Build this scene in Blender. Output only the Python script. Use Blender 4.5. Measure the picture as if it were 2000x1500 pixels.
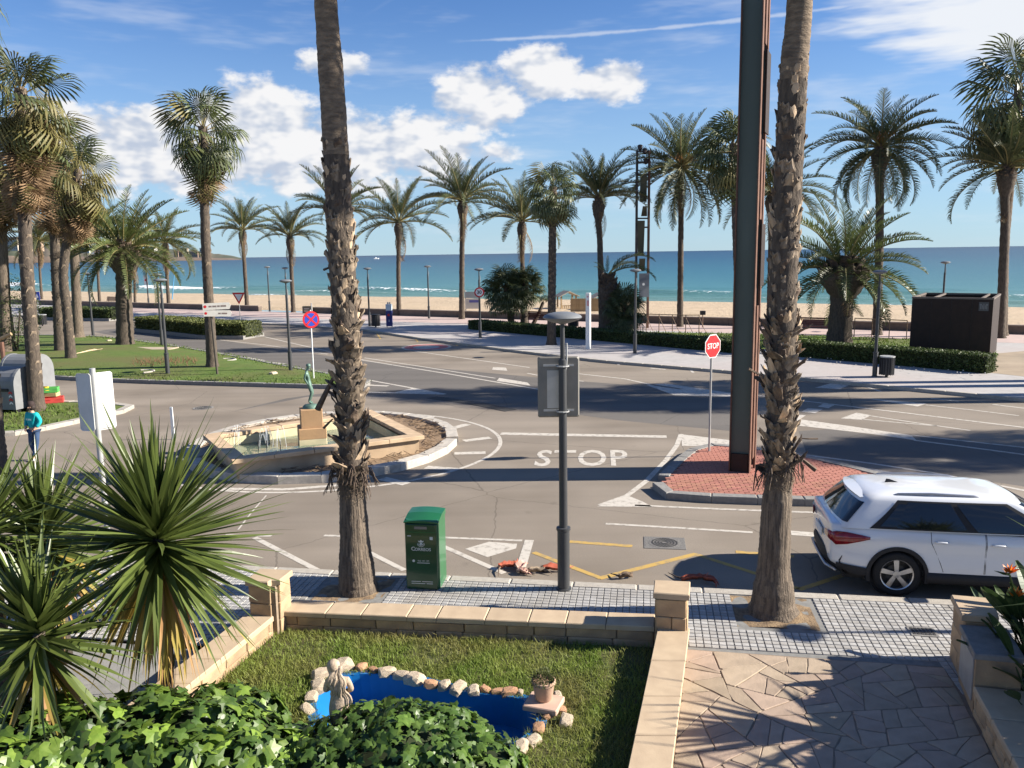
import bpy, bmesh, math, random
import numpy as np
from mathutils import Vector, Matrix, noise as mnoise
for o in list(bpy.data.objects): bpy.data.objects.remove(o)
scene = bpy.context.scene
R = math.radians
# ------------------------------------------------------------------ camera
CAM_H = 5.3; FPX = 1618.0
_roll = R(0.84); _pitch = math.atan(255/1618.0)
_f = Vector((0, math.cos(_pitch), -math.sin(_pitch))); _r0 = Vector((1, 0, 0)); _u0 = _r0.cross(_f)
_r = _r0*math.cos(_roll) - _u0*math.sin(_roll); _u = _r0*math.sin(_roll) + _u0*math.cos(_roll)
cam = bpy.data.cameras.new('camera'); camo = bpy.data.objects.new('camera', cam)
scene.collection.objects.link(camo)
camo.matrix_world = Matrix(((_r.x, _u.x, -_f.x, 0), (_r.y, _u.y, -_f.y, 0), (_r.z, _u.z, -_f.z, CAM_H), (0, 0, 0, 1)))
cam.sensor_width = 36; cam.lens = FPX*36/2000; cam.clip_start = 0.1; cam.clip_end = 60000
scene.camera = camo
# ------------------------------------------------------------------ light
SUN = Vector((1.0, -0.02, 0.54)).normalized()
sun_el = math.asin(SUN.z); sun_az = math.atan2(SUN.x, SUN.y)
sl = bpy.data.lights.new('sun', 'SUN'); sl.energy = 5.0; sl.angle = R(0.53); sl.color = (1.0, 0.93, 0.82)
so = bpy.data.objects.new('sun', sl); scene.collection.objects.link(so)
so.rotation_euler = SUN.to_track_quat('Z', 'Y').to_euler()
scene.view_settings.view_transform = 'Standard'; scene.view_settings.look = 'None'
scene.view_settings.exposure = 1.25; scene.view_settings.gamma = 1.0; scene.view_settings.use_curve_mapping = False
world = bpy.data.worlds.new('World'); scene.world = world; world.use_nodes = True
def build_sky():
    nt = world.node_tree; nt.nodes.clear(); N = nt.nodes.new; L = nt.links.new
    def m(op, a, b=None, c=None, clamp=False):
        n = N('ShaderNodeMath'); n.operation = op; n.use_clamp = clamp
        for i, v in enumerate((a, b, c)):
            if v is None: continue
            if isinstance(v, (int, float)): n.inputs[i].default_value = v
            else: L(v, n.inputs[i])
        return n.outputs[0]
    def smooth(v, lo, hi):
        n = N('ShaderNodeMapRange'); n.interpolation_type = 'SMOOTHSTEP'
        L(v, n.inputs['Value']); n.inputs['From Min'].default_value = lo; n.inputs['From Max'].default_value = hi
        return n.outputs['Result']
    def mix(f, a, b):
        n = N('ShaderNodeMix'); n.data_type = 'RGBA'
        for s, v in ((0, f), (6, a), (7, b)):
            if isinstance(v, tuple): n.inputs[s].default_value = v
            elif isinstance(v, (int, float)): n.inputs[s].default_value = v
            else: L(v, n.inputs[s])
        return n.outputs[2]
    out = N('ShaderNodeOutputWorld'); bg = N('ShaderNodeBackground'); L(bg.outputs[0], out.inputs[0])
    sky = N('ShaderNodeTexSky'); sky.sky_type = 'NISHITA'; sky.sun_disc = False
    sky.sun_elevation = sun_el; sky.sun_rotation = sun_az; sky.altitude = 0; sky.air_density = 1.0; sky.dust_density = 0.0; sky.ozone_density = 1.6
    tc = N('ShaderNodeTexCoord'); sx = N('ShaderNodeSeparateXYZ'); L(tc.outputs['Generated'], sx.inputs[0])
    az = m('ARCTAN2', sx.outputs[0], sx.outputs[1]); el = m('ARCSINE', sx.outputs[2])
    cb = N('ShaderNodeCombineXYZ'); L(az, cb.inputs[0]); L(m('MULTIPLY', el, 1.7), cb.inputs[1])
    def fbm(vec, scale, det=8, rough=.55, off=(0, 0, 0), st=(1, 1, 1)):
        mp = N('ShaderNodeMapping'); L(vec, mp.inputs[0]); mp.inputs['Location'].default_value = off; mp.inputs['Scale'].default_value = st
        n = N('ShaderNodeTexNoise'); n.inputs['Scale'].default_value = scale; n.inputs['Detail'].default_value = det; n.inputs['Roughness'].default_value = rough
        L(mp.outputs[0], n.inputs['Vector']); return n.outputs[0]
    n1 = fbm(cb.outputs[0], 17, 7, .60); n1s = fbm(cb.outputs[0], 17, 3, .58); n2 = fbm(cb.outputs[0], 17, 3, .58, (.010, .026, 0))
    def px(x, y): return math.atan((x-1000)/1618), math.atan((498-y)/1618*math.cos(math.atan((x-1000)/1618)))
    blobs = [(250, 290, 180, 100, 1.1), (400, 320, 190, 75, 1.1), (535, 262, 150, 118, 1.15), (690, 300, 190, 95, 1.1), (840, 290, 150, 85, 1.0), (640, 355, 330, 45, .75),
             (950, 212, 125, 82, 1.05), (1070, 165, 115, 65, 1.1), (1180, 185, 110, 50, 1.0), (672, 148, 85, 40, .9), (970, 312, 90, 30, .7)]
    def sq(v): return m('MULTIPLY', v, v)
    bl = None
    for (x, y, rx, ry, w) in blobs:
        a, e = px(x, y); ra = rx/1618; re = ry/1618
        d = m('ADD', sq(m('MULTIPLY_ADD', az, 1/ra, -a/ra)), sq(m('MULTIPLY_ADD', el, 1/re, -e/re)))
        g = m('MULTIPLY', m('SUBTRACT', 1.0, d, clamp=True), w)
        bl = g if bl is None else m('MAXIMUM', bl, g)
    # beyond the frame the same kind of fair-weather cumulus goes on in a low bank
    side = smooth(m('ABSOLUTE', az), .62, .80)
    bank = m('MULTIPLY', m('SUBTRACT', 1.0, m('POWER', m('DIVIDE', m('SUBTRACT', el, .13), .10), 2.0), clamp=True), m('MULTIPLY', side, smooth(fbm(cb.outputs[0], 2.2, 0), .45, .62)))
    bl = m('MAXIMUM', bl, bank)
    dens = smooth(m('ADD', m('MULTIPLY', bl, .62), m('MULTIPLY', m('SUBTRACT', n1, .5), 1.45)), .17, .47)
    dens = m('MULTIPLY', dens, smooth(bl, 0.0, .10))
    lit = smooth(m('ADD', m('SUBTRACT', n1s, n2), m('MULTIPLY', m('SUBTRACT', n1, .5), .30)), -.16, .10)
    ccol = mix(lit, (.225, .255, .31, 1), (.39, .39, .395, 1))
    # thin high cirrus, thick towards the upper right
    ci = fbm(cb.outputs[0], 5, 4, .62, (.3, 0, 0), (1, 3.2, 1))
    a0, e0 = px(2050, -30)
    cd = m('ADD', m('POWER', m('DIVIDE', m('SUBTRACT', az, a0), .27), 2.0), m('POWER', m('DIVIDE', m('SUBTRACT', el, e0), .115), 2.0))
    cmask = m('SUBTRACT', 1.0, cd, clamp=True)
    cir = smooth(m('ADD', ci, m('MULTIPLY', cmask, .62)), .60, .95)
    veil = m('MULTIPLY', smooth(ci, .48, .75), .30)
    low = m('MULTIPLY', smooth(el, .20, .05), .10)
    cir = m('MAXIMUM', cir, veil)
    # two old contrails
    for (x0, y0, x1, y1, w, s) in ((880, 108, 1750, 40, 5, .45), (560, 17, 800, 0, 3.0, .5), (720, 70, 830, 10, 5, .2)):
        A = px(x0, y0); B = px(x1, y1); k = (B[1]-A[1])/(B[0]-A[0])
        dist = m('ABSOLUTE', m('SUBTRACT', el, m('ADD', A[1]-k*A[0], m('MULTIPLY', az, k))))
        dist = m('ADD', dist, m('MULTIPLY', m('SUBTRACT', n1, .5), .008))
        t = m('MULTIPLY', smooth(dist, w/1618, 0.0), m('MULTIPLY', smooth(az, A[0], A[0]+.08), smooth(az, B[0], B[0]-.08)))
        cir = m('MAXIMUM', cir, m('MULTIPLY', t, s))
    skyc = N('ShaderNodeVectorMath'); skyc.operation = 'MULTIPLY'; L(sky.outputs[0], skyc.inputs[0]); skyc.inputs[1].default_value = (.0290, .0415, .0615)
    hz = m('MULTIPLY', smooth(el, .30, .0), .62)
    skyb = mix(hz, skyc.outputs[0], (.205, .290, .365, 1))
    c = mix(cir, skyb, (.36, .375, .40, 1)); c = mix(dens, c, ccol)
    L(c, bg.inputs[0]); bg.inputs[1].default_value = 1.0
build_sky()
world.cycles.sampling_method = 'MANUAL'; world.cycles.sample_map_resolution = 512
scene.cycles.max_bounces = 5; scene.cycles.diffuse_bounces = 2; scene.cycles.glossy_bounces = 2; scene.cycles.transmission_bounces = 4; scene.cycles.transparent_max_bounces = 6
# ------------------------------------------------------------------ helpers
COL = scene.collection
def G(px, py, z=0.0):
    d = _f + _r*((px-1000)/FPX) + _u*((750-py)/FPX); t = (z-CAM_H)/d.z
    return Vector((d.x*t, d.y*t, z))
def at(px, py, Y):
    d = _f + _r*((px-1000)/FPX) + _u*((750-py)/FPX); t = Y/d.y
    return Vector((d.x*t, Y, CAM_H+d.z*t))
def tag(o, label=None, cat=None, group=None, kind=None):
    if label: o['label'] = label
    if cat: o['category'] = cat
    if group: o['group'] = group
    if kind: o['kind'] = kind
    return o
def empty(name, loc, rz=0, label=None, cat=None, group=None):
    o = bpy.data.objects.new(name, None); COL.objects.link(o); o.location = loc; o.rotation_euler = (0, 0, rz); o.empty_display_size = .2
    return tag(o, label, cat, group)
def obj(name, me, parent=None, loc=(0, 0, 0), rot=(0, 0, 0), sc=None):
    o = bpy.data.objects.new(name, me); COL.objects.link(o)
    if parent is not None: o.parent = parent
    o.location = loc; o.rotation_euler = rot
    if sc is not None: o.scale = sc if hasattr(sc, '__len__') else (sc, sc, sc)
    return o
class MB:
    """collects vertices and faces of one mesh"""
    def __init__(s): s.v = []; s.f = []; s.mi = []
    def add(s, vs, fs, mi=0):
        b = len(s.v); s.v += [tuple(p) for p in vs]; s.f += [tuple(i+b for i in f) for f in fs]; s.mi += [mi]*len(fs); return s
    def box(s, c, d, rz=0, mi=0, taper=1.0, M=None):
        x, y, z = d[0]/2, d[1]/2, d[2]/2; vs = []
        for k, t in ((-z, 1), (z, taper)):
            for a, b in ((-x, -y), (x, -y), (x, y), (-x, y)):
                p = Vector((a*t, b*t, k)); p = Matrix.Rotation(rz, 3, 'Z') @ p
                if M is not None: p = M @ p
                vs.append(p+Vector(c))
        return s.add(vs, [(0, 3, 2, 1), (4, 5, 6, 7), (0, 1, 5, 4), (1, 2, 6, 5), (2, 3, 7, 6), (3, 0, 4, 7)], mi)
    def bbox(s, c, d, bev=.01, rz=0, mi=0):
        """box with chamfered edges (vertical and top)"""
        x, y, z = d[0]/2, d[1]/2, d[2]/2; b = bev
        def ring(ix, zz): return [(-x+ix+b, -y+ix, zz), (x-ix-b, -y+ix, zz), (x-ix, -y+ix+b, zz), (x-ix, y-ix-b, zz), (x-ix-b, y-ix, zz), (-x+ix+b, y-ix, zz), (-x+ix, y-ix-b, zz), (-x+ix, -y+ix+b, zz)]
        rm = Matrix.Rotation(rz, 3, 'Z'); vs = [rm @ Vector(p)+Vector(c) for p in ring(0, -z)+ring(0, z-b)+ring(b, z)]
        fs = [tuple(range(7, -1, -1)), tuple(range(16, 24))]
        for k in (0, 8): fs += [(k+i, k+(i+1) % 8, k+8+(i+1) % 8, k+8+i) for i in range(8)]
        return s.add(vs, fs, mi)
    def tube(s, pts, rad, n=8, cap=True, mi=0, rfun=None):
        pts = [Vector(p) for p in pts]; k = len(pts)
        if not hasattr(rad, '__len__'): rad = [rad]*k
        vs = []; up = None
        for i, p in enumerate(pts):
            t = (pts[min(i+1, k-1)]-pts[max(i-1, 0)]).normalized()
            if up is None: up = Vector((1, 0, 0)) if abs(t.x) < .9 else Vector((0, 1, 0))
            a = (up - t*up.dot(t)).normalized(); b = t.cross(a); up = a
            for j in range(n):
                q = 2*math.pi*j/n; r = rad[i]*(rfun(i, j) if rfun else 1)
                vs.append(p + a*(math.cos(q)*r) + b*(math.sin(q)*r))
        fs = [(i*n+j, i*n+(j+1) % n, (i+1)*n+(j+1) % n, (i+1)*n+j) for i in range(k-1) for j in range(n)]
        if cap: fs += [tuple(range(n-1, -1, -1)), tuple((k-1)*n+j for j in range(n))]
        return s.add(vs, fs, mi)
    def lathe(s, prof, c=(0, 0, 0), n=20, mi=0, axis='Z', caps=True):
        c = Vector(c); vs = []
        for (r, z) in prof:
            for j in range(n):
                q = 2*math.pi*j/n; p = Vector((r*math.cos(q), r*math.sin(q), z))
                if axis == 'Y': p = Vector((p.x, p.z, p.y))
                vs.append(p+c)
        k = len(prof)
        fs = [(i*n+j, i*n+(j+1) % n, (i+1)*n+(j+1) % n, (i+1)*n+j) for i in range(k-1) for j in range(n)]
        if caps: fs += [tuple(range(n-1, -1, -1)), tuple((k-1)*n+j for j in range(n))]
        return s.add(vs, fs, mi)
    def poly(s, pts, mi=0): return s.add(pts, [tuple(range(len(pts)))], mi)
    def prism(s, pts, z0, z1, mi=0, bev=0):
        n = len(pts); pts = [Vector((p[0], p[1])) for p in pts]; area = sum(pts[i].x*pts[(i+1) % n].y-pts[(i+1) % n].x*pts[i].y for i in range(n))
        if area < 0: pts = pts[::-1]
        if bev:
            c = sum(pts, Vector((0, 0)))/n; ins = [p+(c-p).normalized()*bev*1.3 for p in pts]
            vs = [(p.x, p.y, z0) for p in pts]+[(p.x, p.y, z1-bev) for p in pts]+[(p.x, p.y, z1) for p in ins]
            fs = [tuple(range(2*n, 3*n))]+[(k+i, k+(i+1) % n, k+n+(i+1) % n, k+n+i) for k in (0, n) for i in range(n)]
        else:
            vs = [(p.x, p.y, z0) for p in pts]+[(p.x, p.y, z1) for p in pts]
            fs = [tuple(range(n, 2*n)), tuple(range(n-1, -1, -1))]+[(i, (i+1) % n, n+(i+1) % n, n+i) for i in range(n)]
        return s.add(vs, fs, mi)
    def mesh(s, name, mats, smooth=False):
        me = bpy.data.meshes.new(name); me.from_pydata(s.v, [], s.f)
        for mm in (mats if isinstance(mats, (list, tuple)) else [mats]): me.materials.append(mm)
        if any(s.mi): me.polygons.foreach_set('material_index', s.mi)
        if smooth: me.polygons.foreach_set('use_smooth', [True]*len(s.f))
        me.update(); return me
    def build(s, name, mats, parent=None, smooth=False, loc=(0, 0, 0), rot=(0, 0, 0)):
        return obj(name, s.mesh(name, mats, smooth), parent, loc, rot)
def autosmooth(o, ang=40):
    me = o.data
    if me.polygons: me.set_sharp_from_angle(angle=R(ang)) if hasattr(me, 'set_sharp_from_angle') else None
    me.polygons.foreach_set('use_smooth', [True]*len(me.polygons)); return o
# ------------------------------------------------------------------ materials
MATS = {}
def M(name, c1, c2=None, scale=6.0, rough=.8, bump=0.0, bscale=None, detail=5, rnd=0.0, metal=0.0, stretch=(1, 1, 1), trans=0.0, spec=.35, lo=.35, hi=.65, c3=None, scale3=.6, coat=0.0, bdist=.02, hue=0.0):
    if name in MATS: return MATS[name]
    m = bpy.data.materials.new(name); m.use_nodes = True; nt = m.node_tree; N = nt.nodes.new; L = nt.links.new
    b = nt.nodes['Principled BSDF']; out = nt.nodes['Material Output']
    b.inputs['Roughness'].default_value = rough; b.inputs['Metallic'].default_value = metal
    b.inputs['Specular IOR Level'].default_value = spec; b.inputs['Coat Weight'].default_value = coat
    tc = N('ShaderNodeTexCoord'); mp = N('ShaderNodeMapping'); mp.inputs['Scale'].default_value = stretch
    L(tc.outputs['Object'], mp.inputs[0])
    def nz(s, d):
        n = N('ShaderNodeTexNoise'); n.inputs['Scale'].default_value = s; n.inputs['Detail'].default_value = d; n.inputs['Roughness'].default_value = .6
        L(mp.outputs[0], n.inputs['Vector']); return n.outputs[0]
    def ramp(v, lo_, hi_, a, c):
        r = N('ShaderNodeValToRGB'); r.color_ramp.elements[0].position = lo_; r.color_ramp.elements[1].position = hi_
        r.color_ramp.elements[0].color = (*a, 1); r.color_ramp.elements[1].color = (*c, 1); L(v, r.inputs[0]); return r.outputs[0]
    if c2 is None: c2 = tuple(x*.86 for x in c1)
    col = ramp(nz(scale, detail), lo, hi, c1, c2)
    if c3 is not None:
        mx = N('ShaderNodeMix'); mx.data_type = 'RGBA'; L(ramp(nz(scale3, 3), .42, .66, (0, 0, 0), (1, 1, 1)), mx.inputs[0]); L(col, mx.inputs[6]); mx.inputs[7].default_value = (*c3, 1); col = mx.outputs[2]
    if rnd or hue:
        oi = N('ShaderNodeObjectInfo'); hv = N('ShaderNodeHueSaturation'); mr = N('ShaderNodeMapRange'); L(oi.outputs['Random'], mr.inputs[0])
        mr.inputs['To Min'].default_value = 1-rnd; mr.inputs['To Max'].default_value = 1+rnd; L(mr.outputs[0], hv.inputs['Value']); L(col, hv.inputs['Color'])
        if hue:
            mh = N('ShaderNodeMapRange'); mu = N('ShaderNodeMath'); mu.operation = 'FRACT'; m2 = N('ShaderNodeMath'); m2.operation = 'MULTIPLY'; m2.inputs[1].default_value = 7.31
            L(oi.outputs['Random'], m2.inputs[0]); L(m2.outputs[0], mu.inputs[0]); L(mu.outputs[0], mh.inputs[0]); mh.inputs['To Min'].default_value = .5-hue; mh.inputs['To Max'].default_value = .5+hue; L(mh.outputs[0], hv.inputs['Hue'])
        col = hv.outputs[0]
    L(col, b.inputs['Base Color'])
    if bump:
        bp = N('ShaderNodeBump'); bp.inputs['Strength'].default_value = bump; bp.inputs['Distance'].default_value = bdist; L(nz(bscale or scale*3, 4), bp.inputs['Height']); L(bp.outputs[0], b.inputs['Normal'])
    if trans:
        tr = N('ShaderNodeBsdfTranslucent'); L(col, tr.inputs[0]); ms = N('ShaderNodeMixShader'); ms.inputs[0].default_value = trans
        L(b.outputs[0], ms.inputs[1]); L(tr.outputs[0], ms.inputs[2]); L(ms.outputs[0], out.inputs[0])
    MATS[name] = m; return m
def flat(name, c, rough=.6, metal=0.0, **k): return M(name, c, tuple(x*.93 for x in c), 8, rough, metal=metal, **k)
ASPH = M('asphalt', (.215, .180, .143), (.272, .230, .184), 45, .9, .35, 160, 6, c3=(.190, .157, .122), scale3=.22, bdist=.01)
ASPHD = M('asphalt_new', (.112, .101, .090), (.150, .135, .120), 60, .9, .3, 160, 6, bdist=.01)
PAINT = M('road_paint', (.50, .46, .40), (.24, .21, .175), 7, .8, .2, 90, 12, lo=.50, hi=.70)
PAINTY = M('road_paint_yellow', (.46, .30, .085), (.25, .20, .13), 7, .8, .2, 90, 12, lo=.48, hi=.70)
PAINTR = M('road_paint_red', (.62, .12, .12), (.42, .16, .14), 10, .75)
KERB = M('kerb_concrete', (.42, .385, .33), (.33, .30, .26), 9, .85, .3, 60, rnd=.08)
KERBD = M('kerb_grey', (.26, .25, .23), (.20, .19, .18), 9, .88, .3, 60, rnd=.08)
TILE = M('pavement_tile', (.43, .42, .40), (.35, .342, .33), 7, .75, .15, 80, rnd=.10, c3=(.31, .29, .26), scale3=1.1)
GROUT = M('grout', (.23, .225, .21), (.17, .168, .16), 12, .95)
PROM = M('promenade_paving', (.42, .40, .385), (.35, .335, .32), 3, .8, .1, 30, c3=(.40, .35, .33), scale3=.12)
PROMP = M('promenade_pink', (.50, .38, .34), (.42, .33, .30), 3, .8)
SAND = M('sand', (.50, .385, .262), (.385, .295, .198), .6, .95, .5, 3.0, 8, c3=(.43, .335, .226), scale3=.08, bdist=.25)
SOIL = M('soil', (.30, .205, .125), (.16, .11, .07), 9, .95, .6, 40, 8)
GRASSG = M('lawn_ground', (.065, .085, .022), (.11, .095, .04), 3, .95, .5, 40, 8)
VERGE = M('verge_grass', (.072, .125, .018), (.105, .150, .028), 2.2, .95, .8, 60, 8, c3=(.115, .118, .035), scale3=.35)
STONE = M('sandstone', (.50, .35, .205), (.38, .26, .15), 5, .85, .35, 40, 8, rnd=.10, c3=(.30, .21, .135), scale3=1.5)
COPING = M('coping_slab', (.51, .395, .265), (.45, .345, .23), 4, .8, .12, 50, 6, rnd=.06, c3=(.37, .275, .185), scale3=1.2)
FLAG = M('flagstone', (.40, .305, .225), (.32, .245, .18), 4, .75, .2, 30, 8, rnd=.12, hue=.012)
BRICK = M('paver_brick', (.39, .170, .120), (.31, .138, .098), 12, .85, .25, 80, rnd=.14, hue=.01)
BARK = M('palm_bark', (.125, .098, .074), (.058, .046, .037), 5, .92, .9, 14, 8, stretch=(3, 3, 1), bdist=.03)
BARKV = M('palm_bark_cracked', (.205, .160, .118), (.075, .060, .048), 9, .92, 1.0, 11, 8, stretch=(3.2, 3.2, .28), bdist=.04)
BARKR = M('palm_bark_ringed', (.235, .178, .124), (.11, .084, .062), 6, .92, .8, 12, 8, stretch=(1, 1, 3.0), bdist=.03)
BOOT = M('leaf_base_fibre', (.30, .232, .165), (.105, .080, .058), 7, .85, .5, 25, 6, rnd=.32, stretch=(2, 2, .5), bdist=.015)
BOOTD = M('leaf_base_dark', (.16, .115, .08), (.07, .05, .04), 8, .9, .6, 30, 6, rnd=.3)
FROND = M('date_frond', (.060, .078, .030), (.085, .100, .040), 2.0, .5, rnd=.28, trans=.22, spec=.5)
FRONDG = M('date_frond_green', (.070, .095, .026), (.105, .125, .038), 2.0, .45, rnd=.25, trans=.25, spec=.5)
FAN = M('fan_leaf', (.060, .082, .026), (.100, .112, .040), 3, .48, rnd=.28, trans=.25, spec=.5)
FANY = M('fan_leaf_olive', (.135, .130, .040), (.19, .155, .06), 3, .55, rnd=.22, trans=.25)
DEAD = M('dead_leaf', (.27, .175, .095), (.17, .11, .06), 3, .8, rnd=.30, trans=.2)
RACHIS = M('rachis', (.17, .16, .06), (.22, .17, .07), 3, .6)
FRUIT = M('fruit_stalk', (.50, .20, .05), (.40, .15, .04), 3, .6)
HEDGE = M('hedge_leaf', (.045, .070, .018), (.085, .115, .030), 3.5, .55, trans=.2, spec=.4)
LAMPM = flat('lamp_metal', (.045, .047, .05), .45, spec=.5)
LAMPH = flat('lamp_head', (.16, .17, .18), .5, spec=.5)
GALV = M('galvanised', (.46, .46, .45), (.40, .40, .39), 5, .45, metal=.3)
SIGNBACK = M('sign_back', (.23, .215, .19), (.19, .18, .16), 3, .5, metal=.2)
WHITE = flat('white_paint', (.78, .78, .76), .5)
def worn_road(mat):
    """hairline cracks, sealed joints and oil spots of an old road surface"""
    nt = mat.node_tree; N = nt.nodes.new; L = nt.links.new; b = nt.nodes['Principled BSDF']; src = b.inputs['Base Color'].links[0].from_socket
    tc = N('ShaderNodeTexCoord'); nz = N('ShaderNodeTexNoise'); nz.inputs['Scale'].default_value = 3.5; nz.inputs['Detail'].default_value = 3; L(tc.outputs['Object'], nz.inputs['Vector'])
    mv = N('ShaderNodeVectorMath'); mv.operation = 'MULTIPLY_ADD'; L(nz.outputs['Color'], mv.inputs[0]); mv.inputs[1].default_value = (.16, .16, 0); L(tc.outputs['Object'], mv.inputs[2])
    vo = N('ShaderNodeTexVoronoi'); vo.feature = 'DISTANCE_TO_EDGE'; vo.inputs['Scale'].default_value = .17; L(mv.outputs[0], vo.inputs['Vector'])
    cr = N('ShaderNodeMapRange'); L(vo.outputs['Distance'], cr.inputs[0]); cr.inputs[1].default_value = .0008; cr.inputs[2].default_value = .0030; cr.inputs[3].default_value = .66; cr.inputs[4].default_value = 1.0
    sp = N('ShaderNodeTexVoronoi'); sp.inputs['Scale'].default_value = .9; L(mv.outputs[0], sp.inputs['Vector']); so_ = N('ShaderNodeMapRange'); L(sp.outputs['Distance'], so_.inputs[0]); so_.inputs[1].default_value = .02; so_.inputs[2].default_value = .12; so_.inputs[3].default_value = .80; so_.inputs[4].default_value = 1.0
    mp = N('ShaderNodeMapping'); mp.inputs['Rotation'].default_value = (0, 0, .16); mp.inputs['Scale'].default_value = (.05, .8, 1); L(tc.outputs['Object'], mp.inputs[0]); st = N('ShaderNodeTexNoise'); st.inputs['Scale'].default_value = 1; st.inputs['Detail'].default_value = 4; L(mp.outputs[0], st.inputs['Vector']); sr = N('ShaderNodeMapRange'); L(st.outputs[0], sr.inputs[0]); sr.inputs[1].default_value = .35; sr.inputs[2].default_value = .65; sr.inputs[3].default_value = .84; sr.inputs[4].default_value = 1.06
    a = N('ShaderNodeMath'); a.operation = 'MULTIPLY'; L(cr.outputs[0], a.inputs[0]); L(so_.outputs[0], a.inputs[1]); a2 = N('ShaderNodeMath'); a2.operation = 'MULTIPLY'; L(a.outputs[0], a2.inputs[0]); L(sr.outputs[0], a2.inputs[1])
    mx = N('ShaderNodeVectorMath'); mx.operation = 'SCALE'; L(src, mx.inputs[0]); L(a2.outputs[0], mx.inputs['Scale']); L(mx.outputs[0], b.inputs['Base Color'])
worn_road(ASPH); worn_road(ASPHD)
RED = flat('sign_red', (.60, .025, .03), .4); BLUE = flat('sign_blue', (.03, .07, .42), .4)
BLACK = flat('black_plastic', (.02, .02, .022), .5); CORTEN = M('corten_steel', (.030, .017, .013), (.020, .012, .010), 3, .7, .2, 20, 8)
DARKST = M('weathered_green_steel', (.100, .125, .112), (.080, .100, .090), 1.2, .55, .05, 30, 8, metal=.3, stretch=(1, 1, .2), c3=(.075, .09, .08), scale3=.6)
RUST = M('rusty_steel', (.17, .085, .055), (.105, .055, .04), 4, .75, .2, 30, 8)
# ------------------------------------------------------------------ setting: ground, sea, roads
rng = random.Random(7)
SN = Vector((.497, .868, 0)); SA = Vector((.868, -.497, 0))     # seaward and along-shore directions
def SP(a, n, z): return SA*a + SN*n + Vector((0, 0, z))
mb = MB(); mb.poly([(-900, 12.57+.163*900, 0), (131, -8.8, 0), SP(-900, 57.9, 0)])
road = tag(mb.build('road', ASPH), kind='structure')
# beach: a sheet with soft dunes sloping to the water
def beach():
    mb = MB(); na, nn = 160, 36; vs = []
    for i in range(na+1):
        a = -420+840*(i/na)
        for j in range(nn+1):
            n = 58.2+46*(j/nn); t = (n-58.2)/40
            z = .45 - .75*t - max(0, t-.72)*3.4
            z += (mnoise.noise(Vector((a*.09, n*.16, 3)))*.22 + mnoise.noise(Vector((a*.4, n*.5, 1)))*.05)*(1 if t < .85 else .2)
            if j == 0: z = .2
            vs.append(SP(a, n, z))
    fs = [(i*(nn+1)+j, (i+1)*(nn+1)+j, (i+1)*(nn+1)+j+1, i*(nn+1)+j+1) for i in range(na) for j in range(nn)]
    mb.add(vs, fs); return tag(mb.build('beach', SAND, smooth=True), kind='structure')
beach()
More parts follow.
